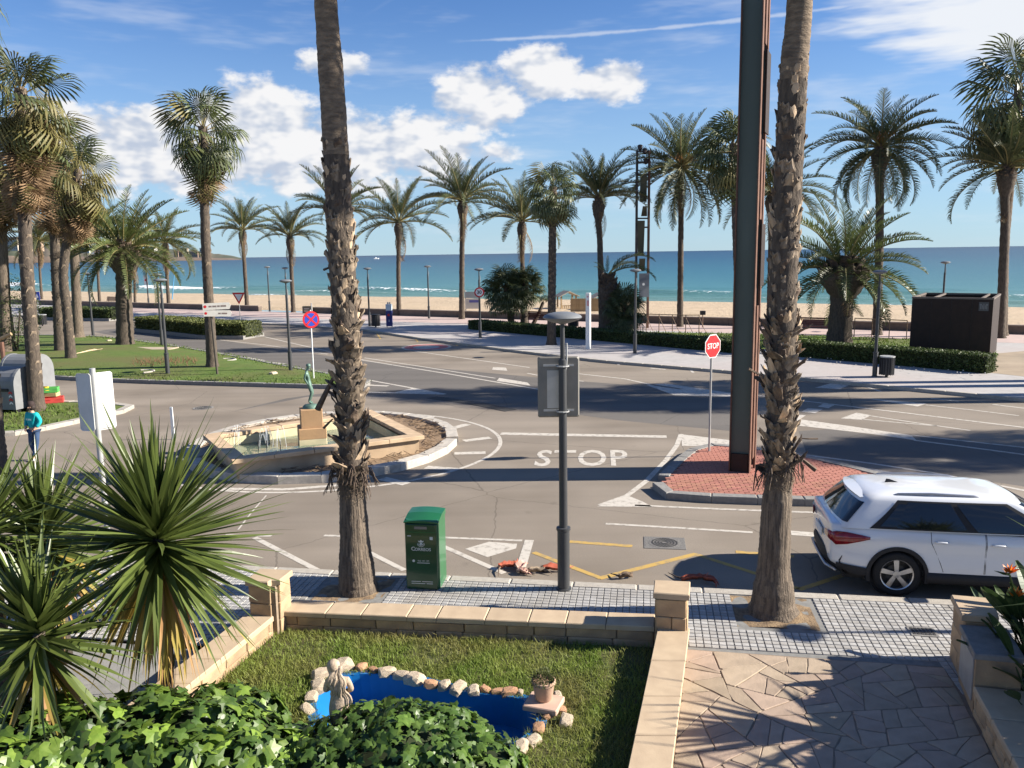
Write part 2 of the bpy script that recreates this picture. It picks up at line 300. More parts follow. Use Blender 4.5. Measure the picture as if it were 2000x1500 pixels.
# sea -------------------------------------------------------------
def sea_material():
    m = bpy.data.materials.new('sea_water'); m.use_nodes = True; nt = m.node_tree; N = nt.nodes.new; L = nt.links.new
    b = nt.nodes['Principled BSDF']; b.inputs['Roughness'].default_value = .22; b.inputs['IOR'].default_value = 1.33; b.inputs['Specular IOR Level'].default_value = .22
    tc = N('ShaderNodeTexCoord'); sp = N('ShaderNodeSeparateXYZ'); L(tc.outputs['Object'], sp.inputs[0])
    def m2(op, a, c):
        n = N('ShaderNodeMath'); n.operation = op
        for i, v in enumerate((a, c)):
            if isinstance(v, (int, float)): n.inputs[i].default_value = v
            else: L(v, n.inputs[i])
        return n.outputs[0]
    # distance from the waterline decides depth and so the water's own colour (sandy shallows to deep blue)
    dn = m2('ADD', m2('MULTIPLY', sp.outputs[0], .497), m2('MULTIPLY', sp.outputs[1], .868)); dn = m2('SUBTRACT', dn, 97)
    mpn = N('ShaderNodeMapping'); mpn.inputs['Rotation'].default_value = (0, 0, R(29.8)); mpn.inputs['Scale'].default_value = (.010, .05, 1); L(tc.outputs['Object'], mpn.inputs[0])
    nb = N('ShaderNodeTexNoise'); nb.inputs['Scale'].default_value = 1; nb.inputs['Detail'].default_value = 5; L(mpn.outputs[0], nb.inputs['Vector'])
    lg = m2('LOGARITHM', m2('MAXIMUM', m2('ADD', dn, m2('MULTIPLY', m2('SUBTRACT', nb.outputs[0], .5), 26)), 1.0), 10.0)
    rp = N('ShaderNodeValToRGB'); cr = rp.color_ramp; cr.elements[0].position = .0; cr.elements[0].color = (.16, .19, .14, 1); cr.elements[1].position = 1.0; cr.elements[1].color = (.003, .022, .050, 1)
    for p, c in ((.30, (.10, .20, .17)), (.42, (.052, .165, .180)), (.55, (.027, .115, .150)), (.70, (.011, .060, .105)), (.85, (.006, .038, .080))):
        e = cr.elements.new(p); e.color = (*c, 1)
    L(m2('MULTIPLY', lg, .25), rp.inputs[0])
    at_ = N('ShaderNodeAttribute'); at_.attribute_name = 'foam'
    nf = N('ShaderNodeTexNoise'); nf.inputs['Scale'].default_value = 1.3; nf.inputs['Detail'].default_value = 6; L(tc.outputs['Object'], nf.inputs['Vector'])
    fo = N('ShaderNodeMapRange'); fo.interpolation_type = 'SMOOTHSTEP'; L(m2('ADD', at_.outputs['Fac'], m2('MULTIPLY', m2('SUBTRACT', nf.outputs[0], .5), 1.3)), fo.inputs[0]); fo.inputs[1].default_value = .42; fo.inputs[2].default_value = .62
    mx = N('ShaderNodeMix'); mx.data_type = 'RGBA'; L(fo.outputs[0], mx.inputs[0]); L(rp.outputs[0], mx.inputs[6]); mx.inputs[7].default_value = (.80, .82, .82, 1)
    L(mx.outputs[2], b.inputs['Base Color'])
    rg = N('ShaderNodeMapRange'); L(fo.outputs[0], rg.inputs[0]); rg.inputs[3].default_value = .32; rg.inputs[4].default_value = .9; L(rg.outputs[0], b.inputs['Roughness'])
    mw = N('ShaderNodeMapping'); mw.inputs['Rotation'].default_value = (0, 0, R(29.8)); mw.inputs['Scale'].default_value = (.16, .5, 1); L(tc.outputs['Object'], mw.inputs[0])
    w1 = N('ShaderNodeTexNoise'); w1.inputs['Scale'].default_value = 1.0; w1.inputs['Detail'].default_value = 7; w1.inputs['Roughness'].default_value = .62; L(mw.outputs[0], w1.inputs['Vector'])
    bp = N('ShaderNodeBump'); bp.inputs['Strength'].default_value = .55; bp.inputs['Distance'].default_value = .9; L(w1.outputs[0], bp.inputs['Height']); L(bp.outputs[0], b.inputs['Normal'])
    return m
def sea():
    # rows get sparser with distance; breakers are real ridges near the shore
    ns = [95.5]
    while ns[-1] < 165: ns.append(ns[-1]+.55)
    while ns[-1] < 40000: ns.append(ns[-1]*1.12)
    acol = [-30000, -9000, -3000, -1000, -400]+[-260+i*2.0 for i in range(0, 191)]+[300, 900, 3000, 9000, 30000]
    vs = []; foam = []
    waves = [(112.0, .42, 1.9, .8, 11), (121.5, .85, 2.8, 1.35, 22), (129.0, .50, 2.2, .28, 33), (104.0, .22, 1.2, .75, 44), (99.2, .07, .9, .85, 55), (143, .3, 3.5, .0, 66)]
    for n in ns:
        for a in acol:
            z = -1.2; fm = 0
            if n < 170 and -262 < a < 122:
                for (n0, h, w, fs_, sd) in waves:
                    wob = mnoise.noise(Vector((a*.025, sd, 0)))*4.0 + mnoise.noise(Vector((a*.11, sd, 2)))*1.0
                    amp = max(0, .55+mnoise.noise(Vector((a*.035, sd+5, 9)))*1.3)
                    d = (n-(n0+wob))/w; k = math.exp(-d*d)*min(1.2, amp)
                    z += h*k
                    br = max(0, mnoise.noise(Vector((a*.03+sd, sd+8, 4)))*1.6+.35)
                    if d < .6: fm = max(fm, fs_*min(1, br)*math.exp(-(d/1.25)**2)*min(1.2, amp)*1.25)
            vs.append(SP(a, n, z)); foam.append(fm)
    k = len(acol); fs = [(i*k+j, i*k+j+1, (i+1)*k+j+1, (i+1)*k+j) for i in range(len(ns)-1) for j in range(k-1)]
    mb = MB(); mb.add(vs, fs); o = mb.build('sea', sea_material(), smooth=True)
    at_ = o.data.attributes.new('foam', 'FLOAT', 'POINT'); at_.data.foreach_set('value', foam)
    return tag(o, kind='structure')
sea()
# headland across the bay with small buildings -----------------------
ROCK = M('headland_rock', (.20, .15, .11), (.13, .10, .08), .02, .95, .3, .05)
SCRUB = M('headland_scrub', (.050, .065, .040), (.085, .085, .055), .012, .95, c3=(.14, .115, .085), scale3=.006)
HY = 2300.0
def headland():
    mb = MB(); prof = [(-120, 474), (0, 476), (95, 479), (150, 480), (210, 482), (265, 484), (330, 486), (390, 490), (420, 496), (450, 499), (472, 504.5)]
    n = 120; vs = []
    for i in range(n+1):
        x = -120 + 592*i/n
        for a, b in zip(prof, prof[1:]):
            if a[0] <= x <= b[0]: y = a[1]+(b[1]-a[1])*(x-a[0])/(b[0]-a[0])
        top = at(x, y, HY).z; top = -1.2+max(0, top+1.2)*(1+.13*mnoise.noise(Vector((i*.5, 0, 0)))+.10*mnoise.noise(Vector((i*.17, 3, 0))))
        X = at(x, y, HY).x
        for (dy, k) in ((-60, -.05), (-40, .16), (0, .35), (90, .72), (220, 1.0), (420, .8), (800, -.05)):
            vs.append((X*(1+dy/HY), HY+dy, -1.3+(top+1.2)*(1+max(0, dy)/HY)*k + mnoise.noise(Vector((X*.02, dy*.02, 1)))*2.5*(1 if 0 < k < 1 else 0)))
    mb.add(vs, [(i*7+j, (i+1)*7+j, (i+1)*7+j+1, i*7+j+1) for i in range(n) for j in range(6)], 0)
    mb.mi = [1 if (q % 6) < 2 else 0 for q in range(len(mb.f))]
    o = mb.build('headland', [SCRUB, ROCK], smooth=True); tag(o, kind='structure')
headland()
HB = [flat('far_wall_white', (.66, .64, .60)), flat('far_wall_cream', (.55, .47, .38)), flat('far_wall_ochre', (.40, .28, .20))]; FROOF = flat('far_roof', (.30, .16, .11)); FWIN = flat('far_window', (.05, .06, .07))
hb = [(142, 487, 24, 9, 0, 'long white'), (165, 488, 30, 7, 0, 'low white'), (188, 490, 22, 6, 0, 'white flat-roofed'), (120, 484, 16, 10, 1, 'tall cream'), (203, 479, 13, 9, 1, 'pale hilltop'), (270, 493, 26, 7, 1, 'cream block-shaped'), (298, 487, 14, 5, 0, 'small white hillside'), (318, 491, 10, 5, 2, 'small ochre'),
      (348, 496, 9, 6, 2, 'brown'), (362, 492, 8, 8, 1, 'narrow cream'), (382, 497, 18, 6, 2, 'wide ochre waterfront'), (398, 491, 9, 7, 1, 'pale end'), (268, 482, 10, 4, 0, 'small white ridge-top'), (235, 489, 16, 5, 1, 'cream terrace'), (22, 478, 40, 18, 1, 'large cream apartment'), (70, 480, 26, 16, 2, 'large ochre apartment')]
for (x, y, w, h, mi, look) in hb:
    c = at(x, y+h/2, HY-66); wd = w/FPX*HY; hh = h/FPX*HY*1.2
    e = empty('far_building', (c.x, HY-66, c.z), rng.uniform(-.3, .3), look+' building on the far headland across the bay', 'building', 'buildings on the far headland')
    b_ = MB(); b_.box((0, 0, hh/2-2), (wd, 16, hh+4)); b_.build('wall', HB[mi], e)
    b_ = MB(); b_.box((0, 0, hh+.6), (wd*1.04, 17, 1.2)); b_.build('roof', FROOF if mi else HB[0], e)
    nf = max(1, int(hh/4)); nw = max(2, int(wd/6)); b_ = MB()
    for i in range(nw):
        for j in range(nf): b_.box((-wd/2+(i+.5)*wd/nw, -8.05, 1.6+j*hh/nf), (wd/nw*.4, .2, hh/nf*.45))
    tag(b_.build('windows', FWIN, e), kind='stuff')
for (x, y, s, look) in ((735, 506, 5, 'small white motorboat moving near the horizon'), (203, 529, 2.2, 'white moored dinghy far out at the left of the bay'), (358, 529, 1.8, 'white mooring boat beside the tall palm trunk')):
    p = G(x, y, -1.2); s = s/FPX*p.y
    e = empty('boat', p, .3, look, 'boat', 'boats on the bay'); b_ = MB()
    b_.add([(-s, -s*.25, .0), (s*.6, -s*.25, 0), (s, 0, .1), (s*.6, s*.25, 0), (-s, s*.25, 0), (-s, -s*.3, s*.3), (s*.6, -s*.3, s*.32), (s*1.15, 0, s*.42), (s*.6, s*.3, s*.32), (-s, s*.3, s*.3)], [(0, 1, 6, 5), (1, 2, 7, 6), (2, 3, 8, 7), (3, 4, 9, 8), (4, 0, 5, 9), (5, 6, 7, 8, 9)])
    b_.build('hull', WHITE, e); b_ = MB(); b_.box((-s*.1, 0, s*.5), (s*.7, s*.35, s*.4), taper=.8); b_.build('cabin', WHITE, e)
# promenade -----------------------------------------------------------
PK = [(-120, 120), (-60, 86), (-38, 75), (-25.2, 68.3), (-17.6, 64.6), (-10.3, 58.6), (-5.4, 51.6), (0, 44.8), (4.3, 39.9), (9.3, 35.8), (13.6, 31.7), (17.6, 28.0), (26, 20.6), (60, -6), (110, -40)]
def offset_line(P, d):
    out = []
    for i, p in enumerate(P):
        a = Vector(P[max(i-1, 0)]); b = Vector(P[min(i+1, len(P)-1)]); t = (b-a).normalized(); out.append((p[0]-t.y*d, p[1]+t.x*d))
    return out
def resample(P, step):
    P = [Vector(p) for p in P]; out = [P[0]]; acc = 0
    for a, b in zip(P, P[1:]):
        L = (b-a).length; t = step-acc
        while t <= L: out.append(a+(b-a)*(t/L)); t += step
        acc = (acc+L) % step
    return out
inner = offset_line(PK, .18)
mb = MB(); edge = [Vector((p[0], p[1], .12)) for p in inner]
def onwall(p, n=57.6):
    a = Vector((p.x, p.y, 0)).dot(SA); return SP(a, n, .12)
for a, b in zip(edge, edge[1:]):
    wa = onwall(a); wb = onwall(b); mb.add([a, b, wb, wa], [(0, 1, 2, 3)])
tag(mb.build('promenade', PROM), kind='structure')
# pink band of paving beside the sea wall
mb = MB(); mb.add([SP(-90, 52.2, .125), SP(110, 52.2, .125), SP(110, 57.5, .125), SP(-90, 57.5, .125)], [(0, 1, 2, 3)]); tag(mb.build('paving_band', PROMP), kind='structure')
def kerb_run(name, line, w, h, mat, step=1.0, z0=-.05, closed=False, gap=.008, parent=None):
    """kerb built stone by stone along a line; the stones lie to the left of the line"""
    root = parent or tag(empty(name, (0, 0, 0)), kind='structure')
    P = resample(line, step); Q = [Vector(p) for p in offset_line([tuple(p) for p in P], w)]
    for i in range(len(P)-1):
        t = (P[i+1]-P[i]).normalized()*gap/2; a, b, c, d = P[i]+t, P[i+1]-t, Q[i+1]-t, Q[i]+t
        m_ = MB(); o = (a+b+c+d)/4; m_.prism([(q-o) for q in (a, b, c, d)], z0, h, bev=.018)
        m_.build('kerb_stone', mat, root, loc=(o.x, o.y, 0))
    return root
vis = [p for p in PK if -26 < p[0] < 27]
kerb_run('promenade_kerb', vis, .18, .125, KERB, 1.0)
mb = MB()
for part in (PK[:4], PK[-3:]):
    for a, b in zip(part, part[1:]):
        q = offset_line([a, b], .18); mb.prism([a, b, q[1], q[0]], -.05, .125)
tag(mb.build('distant_kerb', KERB), kind='structure')
# sea wall: low stone wall, with the opening to the beach
SWALL = M('sea_wall_stone', (.20, .155, .12), (.14, .11, .09), 2, .9, .4, 12, 6, rnd=.12); SWCAP = M('sea_wall_cap', (.30, .24, .19), (.24, .19, .15), 3, .9)
def seawall(a0, a1, label):
    e = empty('sea_wall', SP((a0+a1)/2, 57.8, 0), math.atan2(SA.y, SA.x), label, 'wall', 'low walls along the beach'); L_ = a1-a0; k = max(1, int(L_/3.2)); s = L_/k
    bm_ = MB(); bm_.bbox((0, 0, .28), (s-.015, .42, .60), .01); me = bm_.mesh('wall_block', SWALL); cm = MB(); cm.bbox((0, 0, .62), (s-.012, .52, .08), .015); ce = cm.mesh('wall_cap', SWCAP)
    for i in range(k): x = -L_/2+(i+.5)*s; obj('wall_block', me, e, (x, 0, 0)); obj('wall_cap', ce, e, (x, 0, 0))
def sA(x, y): return G(x, y, .12).dot(SA)
seawall(sA(612, 611), 120, 'long dark stone beach wall running behind the palms to the right edge')
seawall(-150, sA(518, 607), 'dark stone beach wall running behind the left palms and ending beside a palm trunk')
# verge (grassed traffic island at left) ---------------------------------
VG = [(-46, 44), (-30, 40.4), (-20.9, 37.0), (-16.8, 35.4), (-9.2, 33.5), (-6.7, 32.8), (-5.9, 33.1), (-5.75, 33.9), (-6.2, 34.7), (-9.4, 37.9), (-16.3, 45.6), (-24.4, 53.6), (-29.5, 57.3), (-34, 58.5), (-40, 57), (-46, 52)]
def smooth_closed(P, it=2):
    for _ in range(it):
        Q = []
        for i in range(len(P)):
            a, b = Vector(P[i]), Vector(P[(i+1) % len(P)]); Q += [tuple(a*.75+b*.25), tuple(a*.25+b*.75)]
        P = Q
    return P
VGs = smooth_closed(VG, 2)
mb = MB(); c = Vector((-20, 44)); ring = [Vector(p) for p in VGs]; n = len(ring)
vs = [(c.x, c.y, .32)]
for k, z in ((.55, .27), (.85, .18), (.985, .105)): vs += [(*(c+(p-c)*k), z) for p in ring]
fs = [(0, 1+i, 1+(i+1) % n) for i in range(n)]
for r_ in (0, 1): fs += [(1+r_*n+i, 1+(r_+1)*n+i, 1+(r_+1)*n+(i+1) % n, 1+r_*n+(i+1) % n) for i in range(n)]
mb.add(vs, fs); tag(mb.build('grass_verge', VERGE, smooth=True), kind='structure')
def inpoly(x, y, P):
    c = False; j = len(P)-1
    for i in range(len(P)):
        if (P[i][1] > y) != (P[j][1] > y) and x < (P[j][0]-P[i][0])*(y-P[i][1])/(P[j][1]-P[i][1])+P[i][0]: c = not c
        j = i
    return c
def tufts(name, poly, n, h, w, mat, z, seed, label=None, extra=None):
    r_ = random.Random(seed); xs = [p[0] for p in poly]; ys = [p[1] for p in poly]; V = []; F = []
    k = 0
    while k < n:
        x, y = r_.uniform(min(xs), max(xs)), r_.uniform(min(ys), max(ys))
        if not inpoly(x, y, poly): continue
        if extra and not extra(x, y, r_): k += 1; continue
        a = r_.uniform(0, 6.28); hh = h*r_.uniform(.5, 1.4); dx, dy = math.cos(a)*w, math.sin(a)*w; lx, ly = r_.gauss(0, .45)*hh, r_.gauss(0, .45)*hh
        zz = z(x, y) if callable(z) else z; b = len(V)
        V += [(x-dx, y-dy, zz), (x+dx, y+dy, zz), (x+lx*.5+dx*.7, y+ly*.5+dy*.7, zz+hh*.6), (x+lx*.5-dx*.7, y+ly*.5-dy*.7, zz+hh*.6), (x+lx*1.25, y+ly*1.25, zz+hh)]
        F += [(b, b+1, b+2, b+3), (b+3, b+2, b+4)]; k += 1
    m_ = MB(); m_.add(V, F); o = m_.build(name, mat); return tag(o, label, 'grass' if label else None, kind='stuff')
VBL = M('verge_blade', (.090, .150, .022), (.135, .180, .038), 1.2, .7, trans=.3)
def vz(x, y): return .13+.09*min(1, max(0, (min((Vector((x, y))-Vector(p)).length for p in VGs[::3]))/6))
tufts('verge_grass', [p for p in VGs if p[0] > -29], 9000, .08, .022, VBL, vz, 3, 'short mown grass on the traffic island under the palms')
VGr = VGs[::-1] if sum(VGs[i][0]*VGs[(i+1) % n][1]-VGs[(i+1) % n][0]*VGs[i][1] for i in range(n)) > 0 else VGs
kerb_run('verge_kerb', VGr+[VGr[0]], -.22, .16, KERBD, 1.1)
# left small island with grass, palm and recycling containers
LI = [(-40, 27.5), (-17, 24.6), (-15.2, 25.0), (-14.5, 26.6), (-13.7, 28.4), (-13.8, 29.3), (-15, 30.0), (-24, 31.8), (-42, 34)]
mb = MB(); mb.prism(LI, -.02, .10); tag(mb.build('grass_island', VERGE), kind='structure')
tufts('island_grass', [(-24, 25.9), (-17, 24.9), (-15.2, 25.2), (-14.1, 28.4), (-14.4, 29.3), (-24, 31)], 2500, .10, .02, VBL, .10, 5, 'short grass on the small island beside the recycling containers')
kerb_run('island_kerb', [(-40, 27.3), (-17, 24.4), (-15.0, 24.9), (-14.3, 26.5), (-13.5, 28.3), (-13.6, 29.4), (-15, 30.2), (-24, 32.0)], .30, .125, KERB, 1.0)
# road markings (children of the road) ----------------------------------
def mark(pts, mat=PAINT, z=.004, name='painted_marking'):
    w = [G(x, y, z) for x, y in pts]; c = sum(w, Vector())/len(w); m_ = MB(); P = [(p.x-c.x, p.y-c.y) for p in w]
    ar = sum(P[i][0]*P[(i+1) % len(P)][1]-P[(i+1) % len(P)][0]*P[i][1] for i in range(len(P)))
    if ar < 0: P = P[::-1]
    m_.poly([(x, y, 0) for x, y in P]); return m_.build(name, mat, road, loc=(c.x, c.y, z))
def strip(pts, w, mat=PAINT, z=.004, name='painted_line', world=False):
    w *= .85
    W = [Vector(p) for p in pts] if world else [G(x, y, 0).to_2d() for x, y in pts]
    A = offset_line([tuple(p) for p in W], w/2); B = offset_line([tuple(p) for p in W], -w/2); c = W[len(W)//2]; m_ = MB()
    for i in range(len(W)-1): m_.add([(A[i][0]-c.x, A[i][1]-c.y, 0), (B[i][0]-c.x, B[i][1]-c.y, 0), (B[i+1][0]-c.x, B[i+1][1]-c.y, 0), (A[i+1][0]-c.x, A[i+1][1]-c.y, 0)], [(0, 1, 2, 3)])
    return m_.build(name, mat, road, loc=(c.x, c.y, z))
# darker resurfaced lanes (their own colour) laid on the old asphalt
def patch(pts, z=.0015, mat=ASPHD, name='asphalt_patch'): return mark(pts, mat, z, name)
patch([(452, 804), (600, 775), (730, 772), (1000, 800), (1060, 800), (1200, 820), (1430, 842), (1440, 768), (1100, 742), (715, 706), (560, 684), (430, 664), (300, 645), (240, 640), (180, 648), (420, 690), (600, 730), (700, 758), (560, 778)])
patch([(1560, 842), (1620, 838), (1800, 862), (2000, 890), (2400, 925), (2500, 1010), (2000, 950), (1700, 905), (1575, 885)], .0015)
RC = Vector((-5.2, 23.0))
ringp = [(RC.x+4.85*math.cos(q), RC.y+4.75*math.sin(q)) for q in [R(a) for a in range(-150, 125, 5)]]
strip(ringp, .13, world=True)
for (x, y) in ((836, 817), (897, 833), (932, 858), (918, 885), (862, 915), (770, 940)):
    p = G(x, y).to_2d(); d = (p-RC).normalized(); q = Vector((math.cos(.35)*d.x-math.sin(.35)*d.y, math.sin(.35)*d.x+math.cos(.35)*d.y)); 
    strip([tuple(p-q*.42), tuple(p+q*.42)], .34, world=True, z=.0045)
strip([(430, 955), (560, 956), (660, 948)], .22, z=.0042)
strip([(978, 847), (1302, 853)], .38)
strip([(1330, 848), (1322, 870), (1300, 900), (1262, 940), (1225, 968), (1172, 987)], .16, z=.0042)
mark([(1166, 989), (1222, 966), (1256, 980), (1275, 990)]); strip([(1240, 987), (1420, 995), (1640, 1003)], .12)
mark([(1330, 848), (1436, 861), (1436, 871), (1332, 871)]); strip([(1575, 889), (1700, 905), (1830, 925), (2000, 958), (2200, 1000)], .14)
mark([(1640, 905), (1760, 925), (1830, 938), (1700, 930)], z=.0042)
strip([(1183, 1023), (1320, 1031), (1470, 1040)], .12); strip([(1545, 1041), (1640, 1048)], .30)
strip([(1042, 1079), (1175, 1130)], .13, PAINTY); strip([(1170, 1130), (1360, 1082)], .15, PAINTY, .0044); strip([(1356, 1082), (1500, 1128), (1560, 1150)], .13, PAINTY); strip([(1560, 1152), (1690, 1110)], .13, PAINTY)
strip([(1112, 1058), (1235, 1067)], .15, PAINTY); strip([(1437, 1078), (1551, 1087)], .15, PAINTY)
strip([(864, 1050), (1020, 1056)], .11); strip([(1034, 1055), (1018, 1108)], .20, z=.0044); strip([(858, 1064), (985, 1120)], .14); mark([(908, 1072), (955, 1058), (1010, 1062), (1008, 1071), (952, 1088)])
strip([(633, 1046), (690, 1048)], .11); strip([(715, 1076), (790, 1114)], .13); strip([(497, 1050), (622, 1115)], .14); strip([(440, 1045), (530, 1047)], .11); strip([(520, 968), (492, 1000), (465, 1035)], .04)
# mid road
strip([(712, 699), (830, 717), (968, 739)], .14); strip([(640, 687), (712, 704), (880, 731), (1055, 761)], .16); mark([(975, 738), (1030, 747), (1036, 753), (970, 744)])
strip([(810, 686), (930, 703), (1035, 718)], .14); strip([(1030, 729), (1060, 735), (1140, 745)], .14); mark([(963, 717), (988, 718), (991, 724), (961, 722)])
strip([(718, 742), (800, 757), (870, 770)], .16); strip([(712, 766), (868, 770)], .22, z=.0043); mark([(768, 767), (806, 758), (868, 769)], z=.0046); strip([(715, 752), (758, 754)], .3)
strip([(430, 664), (520, 674), (640, 692)], .14); strip([(488, 651), (560, 668), (640, 686)], .14, z=.0042); strip([(430, 691), (500, 703), (600, 722), (625, 727)], .12)
mark([(455, 697), (490, 703), (520, 704), (480, 697)]); mark([(500, 706), (540, 712), (560, 710), (520, 706)])
strip([(1130, 730), (1220, 740), (1270, 751), (1330, 760)], .16); mark([(1262, 752), (1300, 749), (1440, 769), (1440, 775), (1318, 772)]); 
for x, y in ((738, 655), (811, 661), (888, 669), (978, 679), (1080, 692)): strip([(x-2, y-4), (x+5, y+7)], .12, PAINTY)
for x, y in ((1195, 703), (1340, 718)): strip([(x, y-5), (x+14, y+10)], .14)
strip([(1270, 719), (1300, 722)], .2)
# right carriageway
strip([(1440, 768), (1560, 782), (1780, 808), (2000, 835), (2300, 872)], .16); mark([(1607, 789), (1630, 791), (1618, 797), (1597, 794)]); mark([(1578, 797), (1607, 799), (1592, 807), (1565, 804)]); mark([(1556, 809), (1574, 811), (1562, 819), (1545, 816)])
mark([(1642, 817), (1673, 806), (1701, 811), (1684, 820)]); strip([(1698, 812), (1790, 826), (1895, 841)], .12); strip([(1684, 819), (1760, 826), (1830, 832)], .12)
mark([(1692, 778), (1810, 788), (1792, 794)]); strip([(1808, 791), (1900, 801), (1990, 812)], .12); strip([(1818, 778), (1873, 784)], .14); strip([(1938, 790), (2030, 801)], .14)
mark([(1556, 818), (1660, 832), (1780, 850), (1790, 860), (1700, 847), (1556, 831)], z=.0044); strip([(1780, 850), (1880, 861), (2000, 874), (2200, 896)], .13); strip([(1785, 860), (1880, 872), (2000, 888), (2200, 914)], .14)
GRAV = M('median_gravel', (.10, .095, .09), (.16, .15, .14), 25, .95, .6, 60, 6); patch([(1795, 853), (1900, 864), (2000, 876), (2150, 892), (2150, 905), (2000, 886), (1900, 873), (1800, 859)], .003, GRAV, 'gravel_strip')
strip([(1662, 746), (1690, 755), (1722, 765)], .13); mark([(1592, 757), (1628, 747), (1668, 748), (1640, 760)], z=.0042)
# red and white speed roundel painted on the road
def roundel():
    p = G(833, 678); m_ = MB(); n = 32
    for (r0, r1, z, mat) in ((1.28, 1.45, .0, PAINT), (.78, 1.27, .001, PAINTR), (0, .77, .0005, PAINT)):
        m_ = MB(); vs = []
        for i in range(n):
            q = 2*math.pi*i/n; vs += [(math.cos(q)*r0, math.sin(q)*r0*1.15, 0), (math.cos(q)*r1, math.sin(q)*r1*1.15, 0)]
        m_.add(vs, [(2*i, 2*i+1, (2*i+3) % (2*n), (2*i+2) % (2*n)) for i in range(n)]); m_.build('painted_roundel', mat, road, loc=(p.x, p.y, .004+z))
roundel()
def textmesh(s, size, font_shear=0, extrude=0.0, bold=0.0, align='CENTER', space=1.0):
    cu = bpy.data.curves.new('t', 'FONT'); cu.body = s; cu.size = size; cu.align_x = align; cu.align_y = 'CENTER'; cu.shear = font_shear; cu.extrude = extrude; cu.offset = bold; cu.space_character = space; cu.resolution_u = 3
    o = bpy.data.objects.new('t', cu); COL.objects.link(o); dg = bpy.context.evaluated_depsgraph_get(); dg.update()
    me = bpy.data.meshes.new_from_object(o.evaluated_get(dg)); bpy.data.objects.remove(o); bpy.data.curves.remove(cu); return me
def text_on(name, s, size, mat, parent, Mx, bold=0.0, extrude=0.0, shear=0.0, space=1.0):
    me = textmesh(s, size, shear, extrude, bold, space=space); me.transform(Mx); me.materials.clear(); me.materials.append(mat); me.update()
    return obj(name, me, parent)
p = G(1135, 896); text_on('stop_lettering', 'STOP', 1.0, PAINT, road, Matrix.Translation((p.x, p.y, .0045)) @ Matrix(((.97, .24, 0, 0), (-.04, 2.35, 0, 0), (0, 0, 1, 0), (0, 0, 0, 1))), bold=.016, space=1.06)
# drain gratings and manholes
IRON = M('cast_iron', (.075, .07, .066), (.05, .047, .045), 8, .6, .4, 40)
def grating(pa, pb, w, n, name='drain_grating'):
    a, b = G(*pa).to_2d(), G(*pb).to_2d(); c = (a+b)/2; L_ = (b-a).length; rz = math.atan2((b-a).y, (b-a).x)
    e = obj(name, None, road, (c.x, c.y, .004), (0, 0, rz)); m_ = MB(); m_.box((0, 0, -.001), (L_, w, .004)); m_.build('drain_pit', BLACK, e)
    m_ = MB(); m_.bbox((0, 0, .006), (L_/n*.45, w*.92, .012), .003); me = m_.mesh('grating_bar', IRON)
    for i in range(n): obj('grating_bar', me, e, (-L_/2+(i+.5)*L_/n, 0, 0))
grating((843, 776), (935, 789), .55, 20); grating((925, 787), (998, 802), .55, 20)
def manhole(x, y, r_, square=False):
    p = G(x, y); e = obj('manhole', None, road, (p.x, p.y, .003), (0, 0, -.15)); m_ = MB()
    if square: m_.bbox((0, 0, .002), (r_*2.5, r_*2.1, .008), .004)
    m_.lathe([(r_*.98, -.004), (r_, .004), (r_*.9, .007)], (0, 0, .004), 28); m_.build('manhole_frame', KERBD if not square else M('manhole_concrete', (.20, .19, .175), (.12, .115, .11), 40, .9, .6, 60), e)
    m_ = MB()
    for k in range(4):
        rr = r_*(.2+.18*k); nn = 8+6*k
        for i in range(nn):
            q = 2*math.pi*i/nn; m_.box((rr*math.cos(q), rr*math.sin(q), .014), (r_*.09, r_*.14, .006), q)
    m_.build('manhole_cover', IRON, e)
manhole(1298, 1061, .30, True); manhole(397, 797, .36); manhole(240, 800, .25)
# promenade side grass bed behind the hedge, ground of the playground
def ground_poly(name, pts, z, mat):
    m_ = MB(); w = [G(x, y, z) for x, y in pts]
    if sum(w[i].x*w[(i+1) % len(w)].y-w[(i+1) % len(w)].x*w[i].y for i in range(len(w))) < 0: w = w[::-1]
    m_.poly(w); return tag(m_.build(name, mat), kind='structure')
BED = [(925, 640), (1060, 650), (1430, 676), (1590, 690), (1935, 722), (1950, 690), (1780, 662), (1600, 655), (1430, 651), (1240, 648), (1100, 640), (960, 634)]
ground_poly('grass_bed', BED, .15, VERGE)
bedw = [tuple(G(x, y, .15).to_2d()) for x, y in BED]; tufts('bed_grass', bedw, 5000, .10, .03, VBL, .15, 9, 'lawn strip behind the clipped hedge on the promenade')
DIRTP = M('sandy_path', (.36, .29, .21), (.28, .22, .16), .8, .95, .3, 20, c3=(.24, .20, .15), scale3=.2); ground_poly('sandy_path', [(1935, 728), (2060, 742), (2060, 680), (1950, 690)], .124, DIRTP)
